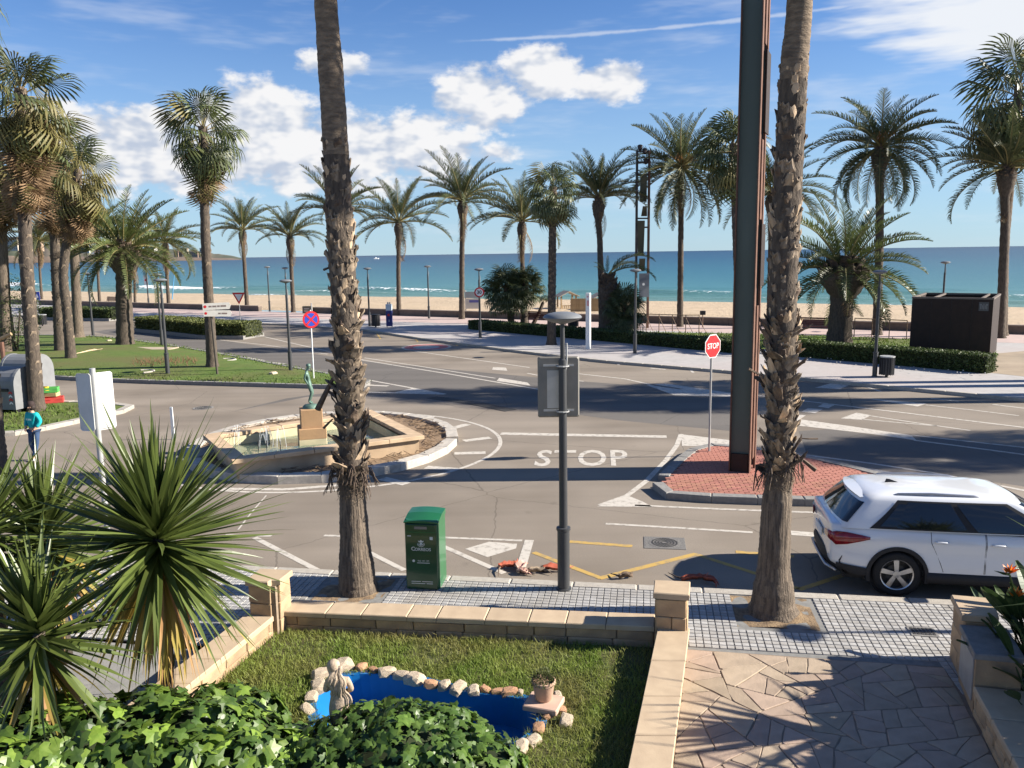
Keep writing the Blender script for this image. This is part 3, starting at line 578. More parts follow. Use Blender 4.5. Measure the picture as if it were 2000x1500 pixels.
# ------------------------------------------------------------------ near pavement of square tiles
KA = Vector((1, -.163)).normalized(); KN = Vector((KA.y, -KA.x))      # along the kerb, and from the kerb towards the house
K0 = Vector((-.05, 12.71))
def KP(a, n, z): p = K0+KA*a+KN*n; return Vector((p.x, p.y, z))
mb = MB(); mb.add([KP(-40, .2, .109), KP(40, .2, .109), KP(40, 2.75, .109), KP(-40, 2.75, .109)], [(0, 3, 2, 1)])
mb.f[-1] = mb.f[-1] if (mb.v and True) else None
pave = tag(mb.build('pavement', GROUT), kind='structure')
mb = MB()
for q in ([(-40, 6.28), (40, 6.28), (40, -12), (-40, -12)], [(5.75, 9.75), (40, 3.4), (40, 6.3), (4.6, 6.3)]): mb.poly([(x, y, .085) for x, y in q])
tag(mb.build('house_plot', SOIL), kind='structure')
mb = MB(); mb.poly([(x, y, .088) for x, y in [(-40, 17.5), (-3.9, 10.4), (-4.72, 7.0), (-4.9, 6.3), (-40, 6.3)]]); tag(mb.build('driveway', M('driveway_concrete', (.26, .25, .235), (.20, .195, .185), 5, .9, .2, 40)), kind='structure')
mb = MB(); mb.poly([(-60, -14, -.6), (60, -14, -.6), (60, 4, -.6), (-60, 24, -.6)]); tag(mb.build('subsoil', SOIL), kind='structure')
kerb_run('pavement_kerb', [tuple(KP(-14, .2, 0).to_2d()), tuple(KP(14, .2, 0).to_2d())], .2, .125, KERB, 1.0)
PITS = [(Vector((-2.52, 12.37)), .56), (Vector((3.73, 11.33)), .60)]
def tile_mesh(s):
    m_ = MB(); h = s/2; g = .004; b = .006
    for ix in (-1, 1):
        for iy in (-1, 1):
            x0, x1 = sorted((ix*g, ix*(h-.002))); y0, y1 = sorted((iy*g, iy*(h-.002)))
            vs = [(x0, y0, -.02), (x1, y0, -.02), (x1, y1, -.02), (x0, y1, -.02), (x0+b, y0+b, 0), (x1-b, y0+b, 0), (x1-b, y1-b, 0), (x0+b, y1-b, 0)]
            m_.add(vs, [(4, 5, 6, 7), (0, 1, 5, 4), (1, 2, 6, 5), (2, 3, 7, 6), (3, 0, 4, 7)])
    return m_
TS = .2; tm = tile_mesh(TS); tme = tm.mesh('tile', TILE); ang = math.atan2(KA.y, KA.x); rest = MB(); cand = []
for i in range(-45, 52):
    for j in range(0, 13):
        c = KP((i+.5)*TS, .2+(j+.5)*TS, .121); p2 = c.to_2d()
        if inpoly(p2.x, p2.y, [(1.1, 6.0), (4.4, 5.8), (5.42, 9.72), (2.2, 10.31)]): continue
        if any(abs((p2-q).dot(KA)) < r_ and abs((p2-q).dot(KN)) < r_*.95 for q, r_ in PITS): continue
        cand.append((c, p2.length))
# the tiles that show largest lie in the open stretch before the path and along the garden wall
cand.sort(key=lambda t: abs(t[0].x-3.6)*.55+abs(t[0].y-10.4))
for k, (c, d) in enumerate(cand):
    c = c+Vector((0, 0, rng.uniform(-.0025, .0025)))
    if k < 300: obj('tile', tme, pave, c, (rng.gauss(0, .004), rng.gauss(0, .004), ang))
    else:
        rm = Matrix.Rotation(ang, 3, 'Z'); rest.add([rm @ Vector(v)+c for v in tm.v], tm.f)
o = rest.build('tiles', TILE, pave); tag(o, kind='stuff')
PITSOIL = M('tree_pit_soil', (.30, .21, .12), (.16, .11, .07), 12, .95, .8, 40, 8)
for q, r_ in PITS:
    m_ = MB(); n_ = 14; V = []
    for i in range(n_+1):
        for j in range(n_+1):
            u, v = -1+2*i/n_, -1+2*j/n_; p = q+KA*u*r_*.93+KN*v*r_*.88; V.append((p.x, p.y, .112+.035*mnoise.noise(Vector((p.x*4, p.y*4, 0)))+.05*max(0, 1-math.hypot(u, v)*1.2)))
    m_.add(V, [(i*(n_+1)+j, i*(n_+1)+j+1, (i+1)*(n_+1)+j+1, (i+1)*(n_+1)+j) for i in range(n_) for j in range(n_)]); m_.build('tree_pit', PITSOIL, pave, smooth=True)
# square drain lid in the pavement at right
p = G(1802, 1234, .126); e = obj('drain_lid', None, pave, (p.x, p.y, .124), (0, 0, ang)); m_ = MB(); m_.bbox((0, 0, .002), (.36, .28, .012), .004); m_.build('lid_frame', KERBD, e)
m_ = MB()
for i in range(6):
    for j in range(4): m_.box((-.125+i*.05, -.084+j*.056, .011), (.034, .040, .005))
m_.build('lid_grid', IRON, e)
# ------------------------------------------------------------------ brick traffic island
ISL = smooth_closed([(2.93, 17.75), (3.9, 19.9), (4.75, 21.6), (5.4, 22.0), (6.4, 21.4), (7.4, 20.6), (8.6, 18.7), (9.2, 17.2), (8.4, 16.5), (6.8, 16.55), (4.8, 16.85), (3.3, 17.15)], 2)
c_ = Vector((6.0, 18.9))
def inset(P, d, c=None):
    n = len(P); ar = sum(P[i][0]*P[(i+1) % n][1]-P[(i+1) % n][0]*P[i][1] for i in range(n)); s = 1 if ar > 0 else -1; out = []
    for i in range(n):
        a, b = Vector(P[i-1]), Vector(P[(i+1) % n]); t = (b-a).normalized(); out.append((P[i][0]-t.y*d*s, P[i][1]+t.x*d*s))
    return out
ISLi = inset(ISL, .26)
mb = MB(); mb.prism(ISLi, -.02, .118); isl = tag(mb.build('brick_island', GROUT), kind='structure')
ccw = ISL if sum(ISL[i][0]*ISL[(i+1) % len(ISL)][1]-ISL[(i+1) % len(ISL)][0]*ISL[i][1] for i in range(len(ISL))) > 0 else ISL[::-1]
kerb_run('brick_island_kerb', ccw+[ccw[0]], .25, .155, KERBD, .95)
bm_ = MB(); bm_.bbox((0, 0, -.02), (.205, .098, .05), .006); bme = bm_.mesh('brick', BRICK); bang = R(-6); rest = MB(); bl = []
bw, bh = .213, .106
for j in range(-40, 60):
    for i in range(-30, 40):
        x = i*bw+(bw/2 if j % 2 else 0); y = j*bh; p = Vector((6.0, 18.9))+Vector((x*math.cos(bang)-y*math.sin(bang), x*math.sin(bang)+y*math.cos(bang)))
        if inpoly(p.x, p.y, ISLi): bl.append(p)
bl.sort(key=lambda p: p.y+abs(p.x-5.2)*.3)
for k, p in enumerate(bl):
    z = .136+rng.uniform(-.003, .003)
    if k < 300: obj('brick', bme, isl, (p.x, p.y, z), (0, 0, bang+rng.gauss(0, .008)))
    else:
        rm = Matrix.Rotation(bang, 3, 'Z'); rest.add([rm @ Vector(v)+Vector((p.x, p.y, z)) for v in bm_.v], bm_.f)
tag(rest.build('bricks', BRICK, isl), kind='stuff')
# ------------------------------------------------------------------ roundabout with fountain
RB = [(-5.3+3.75*math.cos(q), 23.05+4.15*math.sin(q)) for q in [2*math.pi*i/48 for i in range(48)]]
mb = MB(); n = 48; vs = [(-5.3, 23.05, .16)]+[(-5.3+(x+5.3)*.93, 23.05+(y-23.05)*.93, .12) for x, y in RB]; mb.add(vs, [(0, 1+i, 1+(i+1) % n) for i in range(n)])
rb = tag(mb.build('roundabout_bed', SOIL), kind='structure')
RBK = M('roundabout_kerb', (.50, .455, .39), (.36, .33, .29), 6, .85, .3, 50, rnd=.1); kerb_run('roundabout_kerb', RB+[RB[0]], .34, .20, RBK, 1.02)
r2 = random.Random(21); m_ = MB()
for i in range(420):
    q = r2.uniform(0, 6.28); k = math.sqrt(r2.uniform(.55, .86)); x, y = -5.3+3.75*k*math.cos(q), 23.05+4.15*k*math.sin(q); a = r2.uniform(0, 6.28); L_ = r2.uniform(.1, .4)
    m_.box((x, y, .17+r2.uniform(0, .05)), (L_, .012, .012), a, M=Matrix.Rotation(r2.gauss(0, .2), 3, 'Y'))
tag(m_.build('dry_twigs', M('dry_twig', (.22, .15, .09), (.12, .08, .05), 8, .9), rb), kind='stuff')
FSTONE = M('fountain_stone', (.56, .41, .265), (.47, .345, .22), 2.5, .8, .25, 30, 8, c3=(.35, .25, .16), scale3=.9); FIN = M('fountain_lining', (.64, .56, .36), (.54, .47, .30), 2.5, .7, c3=(.34, .33, .21), scale3=.9); PED = M('pedestal_stone', (.44, .27, .14), (.36, .22, .115), 2, .75, .2, 20, c3=(.40, .25, .14), scale3=1.4)
fnt = empty('fountain', (-5.4, 22.0, .1), 0, 'sandstone basin fountain filled with green water on the roundabout', 'fountain')
A, B, C_, D = Vector((-8.35, 21.85)), Vector((-4.35, 25.15)), Vector((-2.32, 21.35)), Vector((-6.60, 18.95)); fo = Vector((-5.4, 22.0))
quad = [D, C_, B, A]   # counter-clockwise
def basin():
    q = [p-fo for p in quad]; n = 4
    def ins(d): return [Vector(p) for p in inset([tuple(x) for x in q], d)]
    def qi(d):   # true mitred inset of the quad
        out = []
        for i in range(4):
            p0, p1, p2 = q[i-1], q[i], q[(i+1) % 4]; t1 = (p1-p0).normalized(); t2 = (p2-p1).normalized(); n1 = Vector((-t1.y, t1.x)); n2 = Vector((-t2.y, t2.x))
            det = t1.x*t2.y-t1.y*t2.x; a = p1+n1*d; b = p1+n2*d; s = ((b-a).x*t2.y-(b-a).y*t2.x)/det; out.append(a+t1*s)
        return out
    W = qi(.12); I = qi(.42); O = qi(0); I2 = qi(.36)
    m_ = MB()
    for i in range(4):
        j = (i+1) % 4; m_.add([(*W[i], 0), (*W[j], 0), (*W[j], .40), (*W[i], .40), (*I[i], .02), (*I[j], .02), (*I[j], .40), (*I[i], .40)], [(0, 1, 2, 3), (5, 4, 7, 6)])
    m_.build('basin_wall', FSTONE, fnt)
    m_ = MB(); m_.poly([(*p, .03) for p in I]); m_.build('basin_floor', FIN, fnt)
    for i in range(4):
        j = (i+1) % 4; p0, p1 = O[i], O[j]; r0, r1 = I2[i], I2[j]; k = 5
        for s in range(k):
            a, b = s/k, (s+1)/k; g = .0015
            P = [p0.lerp(p1, a+g), p0.lerp(p1, b-g), r0.lerp(r1, b-g), r0.lerp(r1, a+g)]; c = sum(P, Vector((0, 0)))/4
            m_ = MB(); m_.prism([x-c for x in P], .402, .50, bev=.012); m_.build('coping', FSTONE, fnt, loc=(c.x, c.y, 0))
    # inner lining is a thin rendered skin above the water
    m_ = MB()
    for i in range(4):
        j = (i+1) % 4; m_.add([(*I[i], .03), (*I[j], .03), (*I[j], .40), (*I[i], .40)], [(1, 0, 3, 2)])
    for v in range(len(m_.v)): m_.v[v] = (m_.v[v][0]*.997, m_.v[v][1]*.997, m_.v[v][2])
    m_.build('basin_lining', FIN, fnt)
    wm = bpy.data.materials.new('fountain_water'); wm.use_nodes = True; b_ = wm.node_tree.nodes['Principled BSDF']; b_.inputs['Base Color'].default_value = (.42, .55, .42, 1); b_.inputs['Transmission Weight'].default_value = .75; b_.inputs['Roughness'].default_value = .05; b_.inputs['IOR'].default_value = 1.33
    tn = wm.node_tree.nodes.new('ShaderNodeTexNoise'); tn.inputs['Scale'].default_value = 9; bp = wm.node_tree.nodes.new('ShaderNodeBump'); bp.inputs['Strength'].default_value = .4; bp.inputs['Distance'].default_value = .05
    wm.node_tree.links.new(tn.outputs[0], bp.inputs['Height']); wm.node_tree.links.new(bp.outputs[0], b_.inputs['Normal'])
    m_ = MB(); m_.poly([(p.x*.996, p.y*.996, .17) for p in I]); m_.build('water', wm, fnt)
    jet = bpy.data.materials.new('water_jet'); jet.use_nodes = True; b_ = jet.node_tree.nodes['Principled BSDF']; b_.inputs['Base Color'].default_value = (.85, .88, .9, 1); b_.inputs['Roughness'].default_value = .25; b_.inputs['Alpha'].default_value = .55
    r_ = random.Random(3)
    for (x, y, n_) in ((520, 870, 9), (466, 868, 5), (548, 872, 5), (690, 850, 7)):
        p = G(x, y, .27)
        m_ = MB()
        for k in range(n_):
            a = r_.uniform(0, 6.28); d = r_.uniform(.10, .22); h = r_.uniform(.35, .62); pts = [(p.x-fo.x+math.cos(a)*d*t, p.y-fo.y+math.sin(a)*d*t, .17+h*4*t*(1-t)/1.0*.9) for t in [i/8 for i in range(9)]]
            m_.tube(pts, [.003, .0035, .004, .005, .006, .006, .006, .005, .005], 5)
        m_.build('water_jet', jet, fnt)
    m_ = MB()
    for (x, y) in ((521, 878), (505, 880), (548, 880)): p = G(x, y, .27); m_.tube([(p.x-fo.x, p.y-fo.y, .1), (p.x-fo.x, p.y-fo.y, .42)], .012, 6)
    m_.build('nozzle', BLACK, fnt)
    pc = G(605, 866, .3); px_, py_ = pc.x-fo.x, pc.y-fo.y+.3
    m_ = MB(); m_.bbox((px_, py_, .17), (.74, .74, .30), .012, .3); m_.build('pedestal_foot', FIN, fnt)
    m_ = MB(); m_.bbox((px_, py_, .47), (.74, .74, .29), .015, .3); m_.build('pedestal_base', PED, fnt); m_ = MB(); m_.bbox((px_, py_, .87), (.58, .58, .50), .015, .3); m_.build('pedestal_block', PED, fnt)
    return Vector((px_+fo.x, py_+fo.y, 1.22))
PEDTOP = basin()
# grey slab leaning below the raised left end of the basin
p = G(385, 895, .12); m_ = MB(); m_.bbox((0, 0, .07), (1.0, .7, .1), .015); o = m_.build('stone_slab', KERBD, loc=(p.x, p.y+.1, .13), rot=(.0, -.16, .75)); tag(o, 'grey stone slab lying against the left end of the fountain basin', 'slab')
# ------------------------------------------------------------------ garden walls
def coping_run(root, P0, P1, Q0, Q1, n, z, th=.07, over=.0, jit=.05):
    """slabs between edge P0-P1 and edge Q0-Q1"""
    ts = [0]+[(i+rng.uniform(-jit, jit)*3)/n for i in range(1, n)]+[1]
    for a, b in zip(ts, ts[1:]):
        g = .004/max(.1, (Vector(P1)-Vector(P0)).length); P = [Vector(P0).lerp(Vector(P1), a+g), Vector(P0).lerp(Vector(P1), b-g), Vector(Q0).lerp(Vector(Q1), b-g), Vector(Q0).lerp(Vector(Q1), a+g)]
        c = sum(P, Vector((0, 0)))/4; m_ = MB(); m_.prism([x-c for x in P], z-th, z+rng.uniform(-.002, .002), bev=.012); m_.build('coping_slab', COPING, root, loc=(c.x, c.y, 0))
def stone_courses(root, P0, P1, nrm, z0, z1, courses, L=.42, thick=.09, mat=STONE):
    """individual rough blocks on a wall face from P0 to P1, outward normal nrm"""
    P0, P1 = Vector(P0), Vector(P1); D_ = (P1-P0); Ln = D_.length; t = D_/Ln; rz = math.atan2(t.y, t.x); h = (z1-z0)/courses
    for k in range(courses):
        x = -rng.uniform(0, L*.6) if k % 2 else 0.0
        while x < Ln-.02:
            w = L*rng.uniform(.65, 1.3); a, b = max(0, x), min(Ln, x+w)
            if Ln-b < .08: b = Ln
            if b-a > .03:
                c = P0+t*((a+b)/2)-Vector(nrm)*(thick/2-rng.uniform(0, .012)); m_ = MB(); m_.bbox((0, 0, 0), (b-a-.012, thick, h-.010), .01)
                for i, v in enumerate(m_.v): m_.v[i] = (v[0]+rng.gauss(0, .003), v[1]+rng.gauss(0, .004), v[2]+rng.gauss(0, .002))
                m_.build('wall_stone', mat, root, loc=(c.x, c.y, z0+(k+.5)*h), rot=(0, 0, rz))
            x = b if b == Ln else x+w
MORTAR = M('mortar', (.30, .23, .16), (.22, .17, .12), 12, .95, .3, 50)
def core(root, pts, z0, z1, d=.03):
    q = inset([tuple(p) for p in pts], d); m_ = MB(); m_.prism(q, z0, z1); m_.build('wall_core', MORTAR, root)
ZW = .42
fl, fr, nl, nr = Vector((-3.22, 11.33)), Vector((1.91, 10.66)), Vector((-3.27, 10.92)), Vector((1.83, 10.27))
gw = tag(empty('garden_wall', (0, 0, 0)), 'low sandstone garden wall along the tiled pavement between two pillars', 'wall', 'low garden walls'); coping_run(gw, nl, nr, fl, fr, 9, ZW)
i_ = .04; core(gw, [nl+Vector((0, i_)), nr+Vector((0, i_)), fr-Vector((0, i_)), fl-Vector((0, i_))], .05, ZW-.072)
stone_courses(gw, nl+Vector((0, .03)), nr+Vector((0, .03)), Vector((-.13, -.99)), .08, ZW-.075, 2, .55)
stone_courses(gw, fl-Vector((0, .03)), fr-Vector((0, .03)), Vector((.13, .99)), .08, ZW-.075, 2, .55)
# right wall beside the path
rl0, rl1, rr0, rr1 = Vector((1.87, 10.25)), Vector((.78, 6.25)), Vector((2.28, 10.22)), Vector((1.20, 6.24))
rw = tag(empty('garden_wall', (0, 0, 0)), 'low sandstone garden wall with long coping slabs beside the flagstone path', 'wall', 'low garden walls'); coping_run(rw, rl1, rl0, rr1, rr0, 5, ZW)
core(rw, [rl1+Vector((i_, 0)), rr1-Vector((i_, 0)), rr0-Vector((i_, 0)), rl0+Vector((i_, 0))], .05, ZW-.072)
nv = Vector((-.965, .26)); stone_courses(rw, rl1-nv*.03, rl0-nv*.03, nv, .08, ZW-.075, 2, .5); stone_courses(rw, rr1+nv*.03, rr0+nv*.03, -nv, .08, ZW-.075, 2, .5)
# left wall
ll0, ll1, lr0, lr1 = Vector((-3.72, 10.90)), Vector((-4.7, 7.0)), Vector((-3.30, 10.88)), Vector((-4.28, 7.0))
lw = tag(empty('garden_wall', (0, 0, 0)), 'low sandstone garden wall running under the spiky leaves at left', 'wall', 'low garden walls'); coping_run(lw, ll1, ll0, lr1, lr0, 6, ZW)
core(lw, [ll1+Vector((i_, 0)), lr1-Vector((i_, 0)), lr0-Vector((i_, 0)), ll0+Vector((i_, 0))], .05, ZW-.072)
nv = Vector((-.97, .244)); stone_courses(lw, lr1+nv*.03, lr0+nv*.03, -nv, .08, ZW-.075, 2, .45); stone_courses(lw, ll1-nv*.03, ll0-nv*.03, nv, .08, ZW-.075, 2, .45)
def pillar(pts, z0, z1, label, notch=False):
    """squared sandstone pillar built of blocks with a coping slab; pts: counter-clockwise base corners at cap size"""
    pts = [Vector(p) for p in pts]; c = sum(pts, Vector((0, 0)))/4; e = empty('gate_pillar', (c.x, c.y, z0), 0, label, 'pillar', 'sandstone garden pillars')
    q = [Vector(p)-c for p in inset([tuple(p) for p in pts], .045)]; m_ = MB(); m_.prism(inset([tuple(x) for x in q], .035), 0, z1-z0-.085); m_.build('pillar_core', MORTAR, e)
    h = (z1-z0-.085)/3
    for k in range(3):
        for i in range(4):
            a, b = q[i], q[(i+1) % 4]; t = (b-a).normalized(); nr_ = Vector((t.y, -t.x)); Ln = (b-a).length
            if notch and i in (0, 1): sp = [(0.0, .80)] if i == 0 else [(.20, 1.0)]
            else:
                s_ = rng.uniform(.35, .65); sp = [(0, s_), (s_, 1)] if (k+i) % 2 else [(0, 1)]
            for (u0, u1) in sp:
                w = (u1-u0)*Ln-.010; cc = a+t*((u0+u1)/2*Ln)-nr_*.035; m_ = MB(); m_.bbox((0, 0, 0), (w, .085, h-.012), .010)
                for ii, v in enumerate(m_.v): m_.v[ii] = (v[0]+rng.gauss(0, .002), v[1]+rng.gauss(0, .004), v[2]+rng.gauss(0, .002))
                m_.build('pillar_stone', STONE, e, loc=(cc.x, cc.y, (k+.5)*h), rot=(0, 0, math.atan2(t.y, t.x)))
    m_ = MB(); P = [p-c for p in pts]
    if notch:   # a bite is missing from the slab's near corner
        a, b, c2, d = P; P = [a, a.lerp(b, .72), a.lerp(b, .76)+(c2-b)*.16, b+(c2-b)*.22, c2, d]
    m_.prism(P, z1-z0-.08, z1-z0, bev=.012); m_.build('pillar_cap', COPING, e); return e
ZP = .93
pillar([(-3.70, 10.80), (-3.24, 10.70), (-3.14, 11.16), (-3.62, 11.24)], .10, ZP, 'sandstone pillar with a broken corner at the left end of the garden wall', True)
pillar([(1.79, 10.19), (2.24, 10.09), (2.35, 10.54), (1.88, 10.61)], .10, ZP, 'sandstone pillar at the corner between garden wall and path')
# right side of the path: pillar, meter block, low wall
pillar([(5.36, 9.38), (5.76, 9.30), (6.0, 9.84), (5.54, 9.97)], .10, .94, 'sandstone pillar at the right of the path in front of the white car')
MET = M('meter_door', (.33, .32, .30), (.26, .25, .24), 5, .6, .1, 30)
def rightwall():
    e = tag(empty('path_wall', (5.2, 8.4, .1)), 'shaded low wall with a meter cupboard along the right of the path', 'wall'); o = Vector((5.2, 8.4))
    a0, a1 = Vector((5.33, 9.36)), Vector((5.10, 8.62)); w = Vector((.50, -.12))
    m_ = MB(); P = [a1, a1+w, a0+w, a0]; P = [p-o for p in P]; m_.prism(inset([tuple(p) for p in P], .03), 0, .66); m_.build('cupboard_body', STONE, e)
    m_ = MB(); m_.prism([tuple(p) for p in P], .662, .73, bev=.012); m_.build('cupboard_slab', KERBD, e)
    m_ = MB(); t = (a0-a1).normalized(); c = (a0+a1)/2-o; m_.bbox((0, 0, 0), ((a0-a1).length*.8, .02, .5), .006); m_.build('meter_door', MET, e, loc=(c.x+.018, c.y-.004, .38), rot=(0, 0, math.atan2(t.y, t.x)))
    m_ = MB(); m_.box((0, 0, 0), (.03, .012, .09)); m_.build('door_latch', BLACK, e, loc=(c.x+.0, c.y-.12, .36), rot=(0, 0, math.atan2(t.y, t.x)))
    b0, b1 = Vector((5.10, 8.60)), Vector((4.40, 6.0)); m_ = MB(); P = [b1+Vector((.04, 0)), b1+w, b0+w, b0+Vector((.04, 0))]; m_.prism([p-o for p in P], -.02, .29); m_.build('wall_core', MORTAR, e)
    for i in range(4):
        u, v = i/4, (i+1)/4; P = [b0.lerp(b1, v-.003), b0.lerp(b1, v-.003)+w*1.06, b0.lerp(b1, u+.003)+w*1.06, b0.lerp(b1, u+.003)]; cc = sum(P, Vector((0, 0)))/4
        m_ = MB(); m_.prism([p-cc for p in P], .292, .36, bev=.012); m_.build('coping_slab', COPING, e, loc=(cc.x-o.x, cc.y-o.y, 0))
    nv = Vector((-.965, .26)); P0, P1 = b1-o+Vector((.02, 0)), b0-o+Vector((.02, 0))
    stone_courses(e, P0, P1, nv, 0, .285, 3, .4)
rightwall()
# ------------------------------------------------------------------ flagstone path
def shards(poly, r_, amin, amax):
    """crazy paving: cut a polygon again and again by random lines"""
    def area(P): return abs(sum(P[i].x*P[(i+1) % len(P)].y-P[(i+1) % len(P)].x*P[i].y for i in range(len(P))))/2
    todo = [[Vector(p) for p in poly]]; out = []
    while todo:
        P = todo.pop(); A_ = area(P)
        if A_ < amax and (A_ < amin*2 or r_.random() < (.30 if A_ < (amin+amax)/2 else .12)): out.append(P); continue
        c = sum(P, Vector((0, 0)))/len(P)
        L_ = max(((P[k]-P[k-1]).length, k) for k in range(len(P)))[1]; e_ = (P[L_]-P[L_-1]).normalized(); a = math.atan2(e_.y, e_.x)+math.pi/2+r_.gauss(0, .42); nr_ = Vector((-math.sin(a), math.cos(a))); c = c+Vector((r_.gauss(0, .12), r_.gauss(0, .12)))*math.sqrt(A_); A1, B1 = [], []
        for k in range(len(P)):
            p, q = P[k-1], P[k]; dp, dq = (p-c).dot(nr_), (q-c).dot(nr_)
            if (dp > 0) != (dq > 0): x = p+(q-p)*(dp/(dp-dq)); A1.append(x); B1.append(x)
            (A1 if dq > 0 else B1).append(q)
        if len(A1) < 3 or len(B1) < 3 or min(area(A1), area(B1)) < amin*.3: todo.append(P) if r_.random() < .9 else out.append(P)
        else: todo += [A1, B1]
    return out
PB = [(1.18, 6.2), (4.44, 6.0), (5.34, 9.64), (2.24, 10.22)]
mb = MB(); mb.poly([(x, y, .1135) for x, y in [(1.14, 6.2), (4.62, 5.96), (5.50, 9.64), (2.24, 10.24)]]); fp = tag(mb.build('flagstone_path', M('path_mortar', (.27, .205, .15), (.20, .15, .11), 9, .95, .3, 50)), kind='structure')
r3 = random.Random(12)
for poly in shards(PB, r3, .06, .30):
    c = sum(poly, Vector((0, 0)))/len(poly); P = []
    for k in range(len(poly)):
        a, b = poly[k-1]-c, poly[k]-c; L_ = (b-a).length
        if L_ < .03: continue
        P += [a.lerp(b, .06), a.lerp(b, .5)+Vector((r3.gauss(0, .006), r3.gauss(0, .006))), a.lerp(b, .94)]
    if len(P) < 6: continue
    P = [p*(1-.008/max(.05, p.length)) for p in P]; m_ = MB(); m_.prism(P, -.02, .018+r3.uniform(-.003, .003), bev=.005); m_.build('flagstone', FLAG, fp, loc=(c.x, c.y, .105), rot=(r3.gauss(0, .003), r3.gauss(0, .003), 0))
# ------------------------------------------------------------------ garden lawn, pond
LB = [(-4.25, 7.0), (.80, 6.3), (1.85, 10.24), (-3.29, 10.90)]
PONDPX = [(610, 1365), (640, 1335), (690, 1318), (770, 1322), (850, 1340), (920, 1358), (990, 1362), (1030, 1372), (1050, 1395), (1045, 1425), (1000, 1458), (900, 1490), (760, 1500), (640, 1450)]
POND = smooth_closed([tuple(G(x, y, .15).to_2d()) for x, y in PONDPX], 2)
PHOLE = inset(POND, -.05)
mb = MB(); nn = 90; V = []
for i in range(nn+1):
    for j in range(nn+1):
        u, v = i/nn, j/nn; p = Vector(LB[0]).lerp(Vector(LB[1]), u).lerp(Vector(LB[3]).lerp(Vector(LB[2]), u), v); V.append((p.x, p.y, .145+.02*mnoise.noise(Vector((p.x*1.5, p.y*1.5, 0)))))
mb.add(V, [(i*(nn+1)+j, (i+1)*(nn+1)+j, (i+1)*(nn+1)+j+1, i*(nn+1)+j+1) for i in range(nn) for j in range(nn) if not inpoly(V[i*(nn+1)+j][0]+.03, V[i*(nn+1)+j][1]+.02, PHOLE)]); tag(mb.build('lawn', GRASSG, smooth=True), kind='structure')
GB = M('lawn_blade', (.16, .24, .035), (.27, .32, .07), 1.6, .6, trans=.35, c3=(.24, .21, .07), scale3=.9)
def bare(x, y, r_):
    if inpoly(x, y, POND): return False
    if x > 1.1 and y > 9.4 and r_.random() < .55: return False
    d = mnoise.noise(Vector((x*1.3, y*1.3, 5))); return r_.random() < .75+d*.6 if y > 9.8 else r_.random() < .9+d*.4
tufts('lawn_grass', LB, 60000, .065, .0048, GB, .145, 17, 'sunlit uneven lawn inside the garden walls around the pond', bare)
PBLUE = flat('pond_liner', (.010, .155, .42), .35, spec=.5)
pond = empty('garden_pond', (-.9, 8.9, .14), 0, 'kidney-shaped blue painted pond edged with rough stones on the lawn', 'pond'); po = Vector((-.9, 8.9))
m_ = MB(); n = len(POND); ring = [Vector(p)-po for p in POND]; V = [(*p, .028) for p in [Vector(q)-po for q in inset(POND, -.12)]]+[(*p, .034) for p in ring]+[(*(p*.96), -.34) for p in ring]; m_.add(V, [(k_+i, k_+(i+1) % n, k_+n+(i+1) % n, k_+n+i) for k_ in (0, n) for i in range(n)]+[tuple(range(2*n, 3*n))]); m_.build('pond_basin', PBLUE, pond)
for f_ in (): pass
ROCKS = [M('pond_rock_pale', (.60, .50, .37), (.44, .34, .24), 9, .9, .6, 30, rnd=.15), M('pond_rock_rust', (.52, .28, .15), (.40, .24, .15), 9, .9, .6, 30, rnd=.15)]
def rock(r_, seed, mat):
    bm = bmesh.new(); bmesh.ops.create_icosphere(bm, subdivisions=2, radius=1.0)
    for v in bm.verts:
        p = v.co*1.0; d = 1+.28*mnoise.noise(p*1.3+Vector((seed*3.1, 0, 0)))+.12*mnoise.noise(p*3+Vector((0, seed, 0))); v.co = p*d
        for ax in range(3): v.co[ax] = max(-.72, min(.72, v.co[ax]))
    me = bpy.data.meshes.new('rock'); bm.to_mesh(me); bm.free(); me.materials.append(mat); return me
rm_ = [rock(1, i, ROCKS[0]) for i in range(5)]+[rock(1, i+9, ROCKS[1]) for i in range(3)]
STN = [(608, 1362, .13, 0), (622, 1340, .16, 0), (600, 1385, .12, 0), (632, 1318, .2, 0), (668, 1303, .24, 0), (706, 1303, .12, 5), (730, 1308, .10, 6), (757, 1312, .16, 1), (783, 1318, .13, 2), (810, 1325, .17, 3), (841, 1336, .13, 5), (867, 1338, .12, 1), (895, 1343, .16, 2), (925, 1347, .13, 3), (948, 1347, .10, 6), (972, 1350, .11, 7), (995, 1351, .13, 5), (1016, 1352, .08, 1),
       (1090, 1358, .10, 2), (1080, 1384, .12, 7), (1098, 1386, .09, 5), (1070, 1398, .09, 6), (1106, 1408, .14, 0), (1052, 1422, .12, 5), (1042, 1446, .12, 3), (1018, 1458, .15, 1), (990, 1470, .12, 4)]
for (x, y, s, k) in STN:
    p = G(x, y, .19); s *= 1.0; obj('stone', rm_[k], pond, (p.x-po.x, p.y-po.y, .045), (r3.uniform(-.3, .3), r3.uniform(-.3, .3), r3.uniform(0, 6)), (s*r3.uniform(.82, 1.12), s*r3.uniform(.55, .75), s*r3.uniform(.42, .62)))
